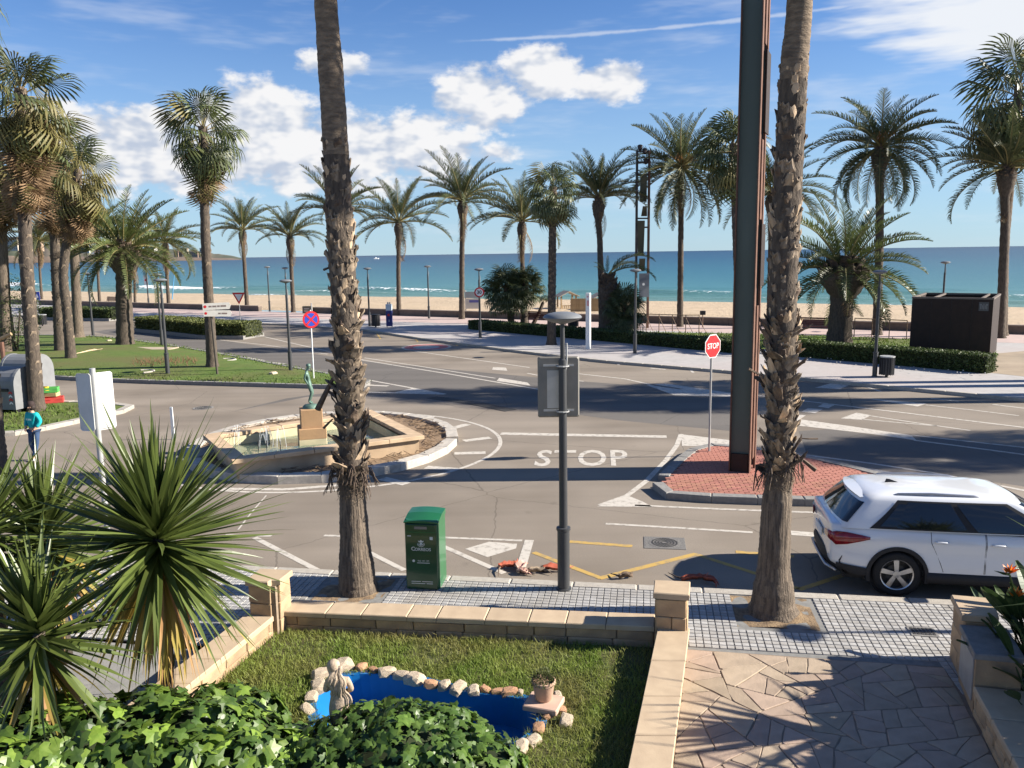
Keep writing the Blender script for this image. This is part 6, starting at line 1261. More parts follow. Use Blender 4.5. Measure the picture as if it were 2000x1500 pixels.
# tubular rails on the promenade
RAIL = flat('rail_rust', (.24, .15, .10), .6)
def railing(pts, label, h=1.0, brace=True):
    P = [G(x, y, .15) for x, y in pts]; e = empty('tube_railing', P[0], 0, label, 'railing', 'tube railings on the promenade'); o = P[0]
    for a in P: m_ = MB(); m_.tube([a-o, a-o+Vector((0, 0, h))], .028, 6); m_.build('rail_post', RAIL, e)
    for a, b_ in zip(P, P[1:]): m_ = MB(); m_.tube([a-o+Vector((0, 0, h)), b_-o+Vector((0, 0, h))], .028, 6); m_.build('top_rail', RAIL, e)
    if brace:
        for a in P[1:]: m_ = MB(); m_.tube([a-o+Vector((0, 0, h*.85)), a-o+Vector((.45, -.1, 0))], .018, 5); m_.build('brace', RAIL, e)
railing([(1240, 647), (1262, 648), (1287, 649), (1313, 650), (1339, 651), (1365, 651)], 'row of brown tube rails beside the palm left of the tower', 1.15); railing([(1668, 658), (1702, 660), (1736, 662), (1770, 664)], 'brown tube rail beside the dark cabin', 1.1, False)
b = G(1372, 640, .12); t = at(1372, 611, b.y)-b; e = empty('floodlight', b, 0, 'small dark floodlight box on a stake at the end of the rails', 'floodlight'); m_ = MB(); m_.tube([(0, 0, 0), (0, 0, t.z)], .03, 6); m_.build('stake', RAIL, e); m_ = MB(); m_.bbox((0, 0, t.z), (.36, .2, .28), .02); m_.build('lamp_box', BLACK, e)
# dark corten cabin ---------------------------------------------------------------
def cabin():
    a = G(1775, 694, .13); bq = G(1932, 702, .13); d = (bq-a); L_ = d.length; rz = math.atan2(d.y, d.x); c = (a+bq)/2; W = 4.2; e = empty('steel_cabin', (c.x, c.y, .12), rz, 'dark rust-brown steel cabin with open frame roof behind the right hedge', 'cabin'); H_ = at(1775, 583, a.y).z-.12
    for (cx, cy, sx, sy, nme) in ((0, .03, L_, .06, 'front_panel'), (-L_/2+.03, W/2, .06, W-.12, 'side_panel'), (L_/2-.03, W/2, .06, W-.12, 'side_panel'), (0, W-.03, L_, .06, 'rear_panel')): m_ = MB(); m_.box((cx, cy, H_/2), (sx, sy, H_)); m_.build(nme, CORTEN, e)
    EDGE = flat('frame_edge', (.16, .13, .11), .6)
    for (cx, cy, sx, sy) in ((0, .035, L_+.04, .10), (0, W-.035, L_+.04, .10), (-L_/2+.03, W/2, .1, W-.2), (L_/2-.03, W/2, .1, W-.2), (-L_*.22, W/2, .08, W-.2), (L_*.36, W/2, .08, W-.2)): m_ = MB(); m_.box((cx, cy, H_+.045), (sx, sy, .08)); m_.build('roof_frame', EDGE, e)
    m_ = MB(); m_.box((0, W/2, H_-.35), (L_-.14, W-.14, .06)); m_.build('roof_deck', BLACK, e)
    for k in range(1, 4): m_ = MB(); m_.box((-L_/2+k*L_/4, -.004, H_/2), (.012, .012, H_-.02)); m_.build('panel_joint', BLACK, e)
    EM = flat('emblem_grey', (.24, .24, .24), .6); x0, z0 = L_*.39, H_-.32
    plate(e, [(-.2, -.2), (.2, -.2), (.2, .2), (-.2, .2)], -.008, .006, flat('emblem_dark', (.10, .10, .10), .6), 'emblem_plate', z0, x0)
    for (dx, dz, w_, h_) in ((-.12, 0, .03, .24), (0, 0, .03, .26), (.12, 0, .03, .24), (-.12, .08, .09, .05), (.12, .08, .09, .05), (-.06, -.02, .03, .16), (.06, -.02, .03, .16)): plate(e, [(-w_/2, -h_/2), (w_/2, -h_/2), (w_/2, h_/2), (-w_/2, h_/2)], -.016-abs(dx)*.02, .003, EM, 'emblem', z0+dz, x0+dx)
cabin()
# steel lighting towers ----------------------------------------------------------------
def tower_near():
    Y = 18.92; b = Vector((5.31, Y, .13)); e = empty('steel_tower', b, R(-24), 'tall weathered green steel tower with rusty plates rising from the brick island', 'tower', 'steel lighting towers'); H_ = 13.2; w = .43
    m_ = MB(); m_.box((0, .10, H_/2), (w, .02, H_)); m_.build('beam_web', DARKST, e)
    for s in (-1, 1): m_ = MB(); m_.box((s*(w/2+.012), .10, H_/2), (.024, .26, H_)); m_.build('beam_flange', RUST, e)
    m_ = MB(); m_.box((0, .05, .22), (w*1.04-.07, .07, .44)); m_.build('beam_foot', CORTEN, e)
    m_ = MB(); m_.box((.02, .95, H_/2), (w*.9, .022, H_)); m_.build('beam_web', DARKST, e)
    for s in (-1, 1): m_ = MB(); m_.box((.02+s*(w*.45+.012), .95, H_/2), (.024, .26, H_)); m_.build('beam_flange', RUST, e)
    m_ = MB(); m_.box((.27, .50, H_/2), (.05, .05, H_)); m_.build('guide_rail', RUST, e)
    for k, (z0, z1) in enumerate(((.3, 3.9), (4.35, 5.75), (5.85, 7.6), (7.75, 9.5), (9.62, 11.3), (11.5, 13.0))): m_ = MB(); m_.box((.255+.05*(k % 2), .52, (z0+z1)/2), (.03, .62, z1-z0)); m_.build('plate', CORTEN if k % 2 else RUST, e)
    for z in (1.5, 4.1, 5.8, 7.68, 9.56, 11.4, 13.1): m_ = MB(); m_.box((.06, .52, z), (.10, .64, .08)); m_.build('rung', RUST, e)
tower_near()
def tower_far():
    b = G(1253, 641, .12); s = b.y/FPX; H_ = at(1254, 294, b.y).z-.12; w = 24*s; e = empty('steel_tower', b, R(8), 'distant open steel tower with tilted plates standing on the promenade', 'tower', 'steel lighting towers'); DS = flat('tower_dark', (.05, .04, .04), .6); PL = flat('tower_plate', (.085, .085, .06), .6)
    for x in (-w/2, w/2): m_ = MB(); m_.box((x, 0, H_/2), (.12, .20, H_)); m_.build('tower_post', DS if x < 0 else RUST, e)
    for z in (1.0, .63, .94, .87, .58): m_ = MB(); m_.box((0, 0, H_*z-.05), (w-.17, .12, .10)); m_.build('rung', DS, e)
    def zz(y): return at(1254, y, b.y).z-.12
    for (y0, y1, x0, x1, tw) in ((340, 394, -.28, .42, .25), (403, 422, -.05, .46, -.4), (431, 500, -.52, .2, .3), (505, 530, -.3, .3, 0)):
        z1, z0 = zz(y0), zz(y1); m_ = MB(); m_.add([(x0*w, -.2, z1), (x1*w*.6, -.2, z1), (x1*w, .25, z0), (x0*w*.5, .25, z0), (x0*w, -.14, z1), (x1*w*.6, -.14, z1), (x1*w, .31, z0), (x0*w*.5, .31, z0)], [(0, 1, 2, 3), (7, 6, 5, 4), (0, 4, 5, 1), (1, 5, 6, 2), (2, 6, 7, 3), (3, 7, 4, 0)]); m_.build('tilted_plate', PL, e)
    for k, (x, z) in enumerate(((-.22, .28), (.1, .05), (.18, -.6))): m_ = MB(); m_.lathe([(.05, -.2), (.16, -.1), (.17, .15), (.08, .2)], (x, 0, H_+z-.1), 10); m_.build('spotlight', DS, e)
    plate(e, [(-.25, -.8), (.45, -.8), (.45, .8), (-.25, .8)], -.18, .03, flat('tower_board', (.14, .155, .18), .5), 'board', zz(557)); plate(e, disc_plate(.09, 10), -.186, .004, WHITE, 'emblem', zz(555), .05)
tower_far()
# playground huts on the beach -------------------------------------------------------------
PINE = M('pine_wood', (.42, .30, .17), (.32, .22, .12), 3, .7, rnd=.12); PROOF = M('hut_roof', (.42, .36, .28), (.34, .29, .23), 3, .8)
def hut(px, py, label, s_=1.0):
    b = G(px, py, .1); b.z = .1; s = b.y/FPX; e = empty('play_hut', b, .25, label, 'play hut', 'wooden play huts on the beach'); w = 30*s*s_; H_ = 28*s*s_
    for x in (-w/2, w/2):
        for y in (-w*.4, w*.4): m_ = MB(); m_.box((x, y, H_/2), (.12, .12, H_)); m_.build('hut_post', PINE, e)
    for sd in (-1, 1): m_ = MB(); m_.add([(0, -w*.62, H_*1.32), (0, w*.62, H_*1.32), (sd*w*.68, w*.62, H_*.97), (sd*w*.68, -w*.62, H_*.97), (0, -w*.62, H_*1.26), (0, w*.62, H_*1.26), (sd*w*.68, w*.62, H_*.92), (sd*w*.68, -w*.62, H_*.92)], [(0, 1, 2, 3), (7, 6, 5, 4), (0, 4, 5, 1), (1, 5, 6, 2), (2, 6, 7, 3), (3, 7, 4, 0)]); m_.build('roof_slope', PROOF, e)
    m_ = MB(); m_.bbox((0, 0, 0), (.10, .03, H_*.36), .01); me = m_.mesh('picket', PINE); n_ = 7
    for k in range(n_): obj('picket', me, e, (-w/2+(k+.5)*w/n_, -w*.42, H_*.18))
    m_ = MB(); m_.box((0, -w*.42+.04, H_*.30), (w, .04, .07)); m_.build('picket_rail', PINE, e); return e
hut(1107, 605, 'wooden play hut with a pitched roof left of the white pylon'); hut(1172, 607, 'wooden play hut mostly hidden behind the white pylon and palm', .95)
def pickets():
    b = G(1145, 612, .12); b.z = .1; s = b.y/FPX; e = empty('picket_fence', b, -.1, 'low wooden picket fence between the two play huts', 'fence'); m_ = MB(); m_.bbox((0, 0, .65), (.22, .05, 1.3), .02); me = m_.mesh('picket', PINE)
    for k in range(13): obj('picket', me, e, ((-28+k*4.6)*s, 0, 0))
    for z in (.35, 1.0): m_ = MB(); m_.box((0, .06, z), (62*s, .05, .1)); m_.build('fence_rail', PINE, e)
pickets()
# fallen reddish palm sheaths on the kerb -------------------------------------------------------
SHEATH = M('fallen_sheath', (.42, .11, .06), (.24, .06, .04), 6, .6, rnd=.25); SHEATHP = M('fallen_sheath_pale', (.60, .40, .32), (.45, .22, .16), 6, .6, rnd=.2)
def sheath(px, py, L_, w, rz, label, seed, mat=SHEATH, frays=4, z=.0):
    p = G(px, py, z); e = empty('palm_sheath', (p.x, p.y, z), rz, label, 'fallen sheath', 'fallen palm sheaths by the kerb'); r_ = random.Random(seed); m_ = MB(); V = []; n = 8
    for i in range(n+1):
        t = i/n; ww = w*math.sin(math.pi*(.05+.9*t))**.8*r_.uniform(.6, 1.15); z_ = .03+.015*math.sin(math.pi*t)+r_.uniform(0, .03); V += [(t*L_-L_/2, -ww, z_+.05*(1-abs(t-.5))), (t*L_-L_/2, 0, z_-.03), (t*L_-L_/2, ww, z_+.05)]
    m_.add(V, [(i*3+j, i*3+j+1, i*3+j+4, i*3+j+3) for i in range(n) for j in (0, 1)]); o = m_.build('sheath', mat, e, smooth=True); md = o.modifiers.new('t', 'SOLIDIFY'); md.thickness = .012
    for k in range(frays): m_ = MB(); a = r_.uniform(-.7, .7); m_.tube([(L_*.4*(-1 if k % 2 else 1), 0, .05), (L_*(.6)*(-1 if k % 2 else 1), a*.2, .035+r_.uniform(0, .03)), (L_*(.78)*(-1 if k % 2 else 1), a*.5, .03)], [.02, .014, .006], 5); m_.build('frayed_end', BOOTD if k % 2 else mat, e)
sheath(992, 1110, .34, .08, .3, 'curled reddish sheath with frayed tips, leftmost by the kerb', 1, frays=3); sheath(1018, 1112, .30, .10, 1.2, 'bright orange-red sheath on the white bay line', 2, SHEATHP); sheath(1020, 1122, .22, .05, -.6, 'small pale sheath scrap in the gutter', 3, SHEATHP, 2); sheath(1080, 1116, .42, .10, -.15, 'broad dark red sheath against the near lamp post', 4, frays=2); sheath(1048, 1120, .3, .04, .2, 'thin fibrous sheath strip between the two larger ones', 5, BOOT, 3); sheath(1222, 1131, .24, .05, .2, 'small brown and white sheath scrap near the yellow zigzag', 6, BOOTD, 2); sheath(1355, 1135, .42, .07, .1, 'dark red sheath lying behind the corner pillar', 7, frays=3); sheath(1385, 1138, .26, .06, -.7, 'short reddish sheath at the edge of the car shadow', 8, frays=3)
# green postal box -------------------------------------------------------------------------------
def mailbox():
    c = G(826, 1150, .12); rz = R(-8); e = empty('parcel_mailbox', c, rz, 'dark green postal box with white lettering on the tiled pavement', 'mailbox'); GR = M('postal_green', (.007, .062, .024), (.006, .054, .020), 3, .28, coat=.4, spec=.5); GL = M('postal_green_light', (.015, .125, .045), (.013, .11, .04), 3, .3, coat=.4); w, d, h = .54, .50, 1.17
    fy = .0
    m_ = MB(); m_.bbox((0, d/2+.02, h*.5-.03), (w, d, h-.06), .018); m_.build('body', GL, e)
    m_ = MB(); V = []; n = 10
    for i in range(n+1):
        x = -w/2-.006+(w+.012)*i/n; zz = h-.085+.022*(1-((x)/(w/2))**2); V += [(x, fy-.005, zz), (x, fy+d*.55, zz+.06), (x, fy+d+.03, zz+.07), (x, fy-.005, h-.10), (x, fy+d+.03, h-.10)]
    F = []
    for i in range(n): a, b_ = i*5, i*5+5; F += [(a, b_, b_+1, a+1), (a+1, b_+1, b_+2, a+2), (a+3, b_+3, b_, a), (a+2, b_+2, b_+4, a+4)]
    F += [(0, 1, 2, 4, 3), (n*5, n*5+3, n*5+4, n*5+2, n*5+1)]; m_.add(V, F); m_.build('lid', GL, e)
    m_ = MB(); m_.bbox((0, fy-.006, h*.5-.05), (w-.035, .045, h-.12), .01); m_.build('front_door', GR, e); yf = fy-.0295
    m_ = MB(); m_.bbox((0, yf, h-.165), (.20, .008, .045), .003); m_.build('posting_slot', flat('slot_grey', (.22, .20, .17), .5), e)
    m_ = MB(); m_.box((0, yf, h-.235), (w-.05, .005, .012)); m_.build('door_lip', GL, e)
    WM = flat('print_white', (.62, .66, .62), .5); 
    def t(s, size, z, x=0, b_=0, nm='lettering', sx=1.0): face_text(e, s, size, WM, yf-.002, z, x, b_, nm, sx)
    t('C', .088, .662, -.128, .0012); t('ORREOS', .068, .655, .026, .001, sx=1.0); t('902 197 197', .036, .468, .03); [plate(e, [(x0_, -.005), (x1_, -.005), (x1_, .005), (x0_, .005)], yf-.002, .001, WM, 'small_print', z_) for z_, x0_, x1_ in ((.437, -.07, .13), (.132, -.17, -.02), (.132, 0, .17), (.100, -.17, .05), (.100, .07, .17))]
    # horn and crown emblem
    cx, cz = 0, .745
    for k, (r0, r1) in enumerate(((.050, .058), (.030, .037))):
        m_ = MB(); V = []; nn = 14
        for i in range(nn+1): a = math.pi+math.pi*i/nn; V += [(cx+r0*math.cos(a), yf-.002, cz+r0*.8*math.sin(a)), (cx+r1*math.cos(a), yf-.002, cz+r1*.8*math.sin(a))]
        m_.add(V, [(2*i, 2*i+1, 2*i+3, 2*i+2) for i in range(nn)]); m_.build('emblem_horn', WM, e)
    plate(e, disc_plate(.020, 14), yf-.002, .001, WM, 'emblem_ring', cz+.005); plate(e, [(-.036, .028), (.036, .028), (.045, .055), (.022, .045), (0, .068), (-.022, .045), (-.045, .055)], yf-.002, .001, WM, 'emblem_crown', cz); m_ = MB(); m_.tube([(-.055, yf-.002, cz+.008), (-.01, yf-.002, cz-.02), (.055, yf-.002, cz+.01)], .004, 4); m_.build('emblem_horn', WM, e)
    plate(e, disc_plate(.021, 16), yf-.002, .001, WM, 'telephone_dot', .468, -.125); plate(e, [(-.024, -.024), (.024, -.024), (.024, .024), (-.024, .024)], yf-.002, .001, WM, 'sticker', h-.33, .165); plate(e, [(-.028, -.006), (.028, -.006), (.028, .008), (-.028, .008)], yf-.002, .001, WM, 'sticker', h-.30, -.185)
    m_ = MB(); m_.bbox((0, d/2+.02, .0), (w-.04, d-.04, .06), .01); m_.build('base', BLACK, e)
mailbox()
# plant pot on a slab by the pond ---------------------------------------------------------------------
TERRA = M('terracotta', (.52, .34, .24), (.44, .28, .20), 6, .8, .1, 40); p = G(1062, 1372, .22)
m_ = MB(); m_.bbox((0, 0, .03), (.40, .34, .06), .01); o = m_.build('pot_slab', M('pink_slab', (.56, .38, .29), (.48, .33, .25), 5, .8), loc=(p.x, p.y-.03, .20), rot=(0, 0, -.35)); tag(o, 'square pinkish stone slab under the plant pot at the pond edge', 'slab')
e = empty('plant_pot', (p.x, p.y, .262), 0, 'terracotta pot with a small green shrub beside the blue pond', 'plant pot'); m_ = MB(); m_.lathe([(.085, 0), (.10, .02), (.125, .19), (.128, .195), (.138, .20), (.140, .235), (.128, .24), (.115, .22), (.11, .20)], n=24); autosmooth(m_.build('pot', TERRA, e)); m_ = MB(); m_.lathe([(.112, .17), (.112, .205), (.02, .21)], n=16); m_.build('potting_soil', SOIL, e); r_ = random.Random(5); m_ = MB()
for k in range(700):
    d = Vector((r_.gauss(0, 1), r_.gauss(0, 1), abs(r_.gauss(0, .9)))).normalized()*r_.uniform(.3, 1)**.5; q = Vector((d.x*.145, d.y*.145, .21+d.z*.15)); a1 = (d+Vector((r_.gauss(0, .5), r_.gauss(0, .5), r_.gauss(0, .4)))).normalized(); b1 = a1.cross(Vector((.3, .2, 1))).normalized(); m_.add([q, q+a1*.014+b1*.007, q+a1*.034, q+a1*.014-b1*.007], [(0, 1, 2, 3)])
tag(m_.build('pot_shrub', M('pot_leaf', (.06, .075, .02), (.11, .12, .035), 6, .6, trans=.2), e), kind='stuff')
# recycling containers and coloured crates -----------------------------------------------------------------
CGR = M('container_grey', (.20, .205, .21), (.17, .175, .18), 3, .5); CGL = M('container_side', (.21, .215, .22), (.18, .185, .19), 3, .5)
def container(px, py, label, rz, L_=1.7, D_=1.15, H_=1.55):
    b = G(px, py, .10); e = empty('recycling_container', b, rz, label, 'container', 'grey recycling containers'); prof = [(-D_/2, .12), (-D_/2, H_*.62)]+[(-D_/2*math.cos(R(a)), H_*.62+H_*.38*math.sin(R(a))) for a in range(15, 180, 15)]+[(D_/2, H_*.62), (D_/2, .12)]; n = len(prof)
    m_ = MB(); m_.add([(-L_/2, y, z) for y, z in prof]+[(L_/2, y, z) for y, z in prof], [(i, i+1, n+i+1, n+i) for i in range(n-1)]+[(0, n, 2*n-1, n-1)]); m_.build('container_shell', CGR, e)
    for s in (-1, 1): m_ = MB(); P = [(y*1.02, z*1.01) for y, z in prof]; m_.add([(s*(L_/2-.05), y, z) for y, z in P]+[(s*(L_/2+.06), y, z) for y, z in P], [tuple(range(n)), tuple(range(2*n-1, n-1, -1))]+[(i, n+i, n+(i+1) % n, (i+1) % n) for i in range(n)]); m_.build('end_panel', CGL, e)
    m_ = MB(); m_.box((0, -D_/2-.02, H_*.52), (L_*.82, .05, .10)); m_.build('lid_bar', BLACK, e); m_ = MB(); m_.box((-.1, -D_/2-.012, H_*.36), (L_*.6, .02, .3)); m_.build('label_panel', flat('container_label', (.28, .28, .28)), e)
    for k in range(4): m_ = MB(); m_.add([(L_/2-.16, -D_/2-.03, .30+k*.12), (L_/2-.09, -D_/2-.03, .35+k*.12), (L_/2-.02, -D_/2-.03, .30+k*.12), (L_/2-.02, -D_/2-.03, .36+k*.12), (L_/2-.09, -D_/2-.03, .41+k*.12), (L_/2-.16, -D_/2-.03, .36+k*.12)], [(0, 1, 4, 5), (1, 2, 3, 4)]); m_.build('warning_chevron', RED if k % 2 else WHITE, e)
    for x in (-L_/2+.1, L_/2-.1): m_ = MB(); m_.box((x, 0, .06), (.14, D_*.8, .12)); m_.build('skid', BLACK, e)
container(10, 800, 'grey recycling container with red and white chevrons at the left edge', R(-12), 1.9); container(58, 772, 'second grey recycling container half hidden behind the palm trunk', R(-14), 1.25, 1.2, 1.62)
for (x, y, z, c, s, rz, lab) in ((106, 786, 0.0, (.55, .07, .06), (.62, .42, .22), .4, 'red plastic crate at the bottom of the pile'), (101, 785, .22, (.62, .50, .24), (.50, .34, .14), .1, 'pale wooden crate in the middle of the pile'), (100, 785, .36, (.10, .42, .10), (.55, .36, .20), .3, 'green plastic crate on top of the pile'), (89, 785, .40, (.70, .42, .03), (.22, .22, .18), 0, 'small yellow tub beside the green crate')):
    b = G(x, y, .1); e = empty('crate', (b.x, b.y, .1+z), rz, lab, 'crate', 'coloured crates beside the containers'); mt = flat('crate_%d' % int(c[0]*100+c[1]*1000), c, .5); sx, sy, sz = s
    m_ = MB(); m_.box((0, 0, .012), (sx, sy, .024)); m_.build('crate_floor', mt, e)
    for (cx, cy, wx, wy) in ((0, -sy/2, sx, .02), (0, sy/2, sx, .02), (-sx/2, 0, .02, sy-.03), (sx/2, 0, .02, sy-.03)):
        for k in range(2): m_ = MB(); m_.box((cx, cy, sz*(.28+.48*k)), (wx, wy, sz*.40)); m_.build('crate_side', mt, e)
    for sx_ in (-1, 1): m_ = MB(); m_.box((sx_*(sx/2-.02), -sy/2+.02, sz*.5), (.035, .035, sz)); m_.build('crate_corner', mt, e)
# things lying on the verge
b = G(225, 686, .25); m_ = MB(); m_.box((0, 0, .0), (3.9, 1.2, .05)); o = m_.build('board_on_grass', M('board_wood', (.44, .36, .26), (.36, .30, .22), 2, .8), loc=(G(276, 683, .2).x, G(276, 683, .2).y, .26), rot=(0, 0, -.12)); tag(o, 'pale flat board lying on the verge right of the stout palm', 'board')
r_ = random.Random(8)
e = empty('dry_branch', G(170, 690, .2), 0, 'pale dry palm branch lying across the verge', 'branch'); m_ = MB(); p0 = G(148, 692, .27)-e.location; p1 = G(200, 682, .27)-e.location; m_.tube([p0, p0.lerp(p1, .5)+Vector((0, 0, .06)), p1], [.06, .05, .02], 5); m_.build('branch_stem', BOOTP, e)
for k in range(9): m_ = MB(); q = p0.lerp(p1, .35+.07*k); m_.tube([q, q+Vector((r_.uniform(-.3, .8), r_.uniform(-.5, .5), r_.uniform(0, .12)))], [.025, .008], 4); m_.build('twig', BOOTP, e)
e = empty('brown_plants', G(320, 712, .2), 0, 'patch of withered reddish plants along the front of the verge', 'plants'); m_ = MB()
for k in range(260): x = r_.uniform(262, 385); p = G(x, 712-(x-320)*.02+r_.gauss(0, 4), .17)-e.location; m_.tube([p, p+Vector((r_.gauss(0, .15), r_.gauss(0, .15), r_.uniform(.1, .34)))], [.022, .006], 3, cap=False)
tag(m_.build('withered_stems', M('withered', (.20, .11, .06), (.12, .07, .04), 4, .9), e), kind='stuff')
for (x, y, lab) in ((534, 731, 'pale stone on the grass near the verge tip'), (213, 667, 'round pale stone on the far part of the verge')): p = G(x, y, .2); o = obj('stone', rm_[0], None, (p.x, p.y, .23), (0, 0, 1), (.22, .18, .12)); tag(o, lab, 'stone', 'stones on the verge')
for (x, y, lab) in ((440, 706, 'curved concrete edging beside the fan palm on the verge'), (278, 729, 'short curved concrete edging at the front of the verge')): p = G(x, y, .15); m_ = MB(); m_.tube([(.5*math.cos(t), .5*math.sin(t), .08) for t in [R(a) for a in range(-60, 130, 15)]], .05, 6); o = m_.build('edging', KERB, loc=(p.x, p.y, .15)); tag(o, lab, 'edging', 'edging pieces on the verge')
# rustic wooden handrail and post at the left edge
b = G(2, 755, .1); t1 = at(22, 652, b.y)-b; t0 = at(-12, 668, b.y)-b; e = empty('wooden_rail', b, 0, 'rustic wooden rail and post at the left edge above the containers', 'railing'); m_ = MB(); m_.tube([t0, t1], [.08, .07], 7); m_.build('rail', PINE, e); q = at(3, 668, b.y)-b; m_ = MB(); m_.tube([(q.x, 0, 0), q], [.10, .09], 7); m_.build('rail_post', RUST, e)
# ------------------------------------------------------------------ people and statues (skinned figures)
def skin(name, joints, bones, mat, parent, sub=2, root=0, loc=(0, 0, 0), rot=(0, 0, 0), sc=1.0):
    me = bpy.data.meshes.new(name); me.from_pydata([Vector(j[:3])*sc for j in joints], bones, []); me.materials.append(mat); o = obj(name, me, parent, loc, rot)
    md = o.modifiers.new('skin', 'SKIN'); md.use_smooth_shade = True
    if not me.skin_vertices: bpy.context.view_layer.objects.active = o
    for i, j in enumerate(joints):
        rx = j[3]*sc; ry = (j[4] if len(j) > 4 else j[3])*sc; me.skin_vertices[0].data[i].radius = (rx, ry); me.skin_vertices[0].data[i].use_root = (i == root)
    sb = o.modifiers.new('sub', 'SUBSURF'); sb.levels = sub; sb.render_levels = sub; return o
SKIN_ = flat('skin_tone', (.50, .30, .21), .5)
def person():
    b = G(72, 899, .0); e = empty('person', b, R(-18), 'person in a turquoise top, jeans and dark cap walking with hands in pockets', 'person'); s = 1.56/1.70
    # faces the camera (-Y), weight on one leg, other leg stepping
    J = [(0, 0, .92, .115, .10), (0, 0, 1.12, .105, .085), (0, 0, 1.32, .13, .09), (0, 0, 1.42, .075, .07), (0, -.01, 1.50, .048), (0, -.02, 1.58, .070, .080), (0, -.02, 1.66, .075, .088), (-.165, 0, 1.37, .055), (-.25, .03, 1.16, .045), (-.17, -.10, .98, .036), (.165, 0, 1.37, .055), (.25, .03, 1.16, .045), (.17, -.10, .98, .036), (-.08, 0, .88, .09), (-.075, -.06, .50, .060), (-.05, .05, .10, .042), (-.05, -.07, .045, .035), (.08, 0, .88, .09), (.05, .0, .50, .060), (.01, -.10, .09, .042), (.01, -.22, .045, .035), (-.16, -.15, .93, .03), (.16, -.15, .93, .03)]
    Bn = [(0, 1), (1, 2), (2, 3), (3, 4), (4, 5), (5, 6), (2, 7), (7, 8), (8, 9), (9, 21), (2, 10), (10, 11), (11, 12), (12, 22), (0, 13), (13, 14), (14, 15), (15, 16), (0, 17), (17, 18), (18, 19), (19, 20)]
    skin('body', J, Bn, SKIN_, e, 1, sc=s)
    TQ = M('turquoise_top', (.010, .42, .44), (.008, .34, .37), 6, .8, .3, 15, bdist=.03); JN = M('denim', (.030, .060, .13), (.045, .085, .17), 8, .85)
    T_ = [(0, 0, .93, .150, .125), (0, 0, 1.12, .140, .112), (0, 0, 1.32, .160, .112), (0, 0, 1.42, .10, .085), (-.17, 0, 1.37, .075), (-.26, .03, 1.16, .066), (-.19, -.08, 1.00, .052), (.17, 0, 1.37, .075), (.26, .03, 1.16, .066), (.19, -.08, 1.00, .052)]
    skin('sweater', T_, [(0, 1), (1, 2), (2, 3), (2, 4), (4, 5), (5, 6), (2, 7), (7, 8), (8, 9)], TQ, e, 2, sc=s)
    L_ = [(0, 0, .93, .135, .115), (-.08, 0, .86, .105), (-.075, -.06, .50, .074), (-.05, .05, .13, .054), (.08, 0, .86, .105), (.05, 0, .50, .074), (.01, -.10, .12, .054)]
    skin('jeans', L_, [(0, 1), (1, 2), (2, 3), (0, 4), (4, 5), (5, 6)], JN, e, 2, sc=s)
    skin('shoe', [(-.05, .06, .05, .048), (-.05, -.06, .04, .045), (-.05, -.11, .035, .03)], [(0, 1), (1, 2)], WHITE, e, 1, sc=s); skin('shoe', [(.01, -.08, .05, .048), (.01, -.20, .04, .045), (.01, -.25, .035, .03)], [(0, 1), (1, 2)], WHITE, e, 1, sc=s)
    m_ = MB(); m_.lathe([(.098, 1.62), (.102, 1.66), (.096, 1.71), (.07, 1.75), (.02, 1.765)], (0, -.005, 0), 16); o = autosmooth(m_.build('cap', flat('cap_dark', (.035, .022, .02), .8), e), 60); o.scale = (s, s*1.08, s)
    m_ = MB(); m_.lathe([(.085, 1.50), (.100, 1.56), (.100, 1.63)], (0, .022, 0), 14); o = m_.build('hair', flat('hair_dark', (.03, .02, .016), .7), e, smooth=True); o.scale = (s, s, s)
    m_ = MB()
    for x in (-.03, .03): m_.lathe([(.004, -.006), (.012, 0), (.004, .006)], (x*s, -.105*s, 1.615*s), 8)
    m_.build('eyes', BLACK, e); m_ = MB(); m_.add([(-.014*s, -.100*s, 1.575*s), (.014*s, -.100*s, 1.575*s), (0, -.128*s, 1.578*s), (0, -.102*s, 1.62*s)], [(0, 1, 2), (0, 2, 3), (1, 3, 2)]); m_.build('nose', SKIN_, e)
    for sx in (-1, 1):
        for k in range(5):
            m_ = MB(); x = sx*(.155-.010*k); m_.tube([(x*s, -.155*s, .945*s), ((x-sx*.01)*s, -.172*s, .915*s), ((x-sx*.015)*s, -.165*s, (.888+.004*abs(k-2))*s)], .0085*s, 5); m_.build('finger', SKIN_, e)
    [plate(e, [(-w_, -.02), (w_, -.022), (w_, .02), (-w_, .024)], -.128*s-.012, .002, flat('print_pale', (.40, .62, .62)), 'chest_print', 1.24*s, x_) for x_, w_ in ((-.065, .022), (-.015, .018), (.03, .014), (.07, .018))]
person()
BRZ = M('bronze_patina', (.11, .19, .15), (.07, .12, .10), 5, .55, .4, 14, 6, metal=.35, c3=(.17, .26, .21), scale3=4)
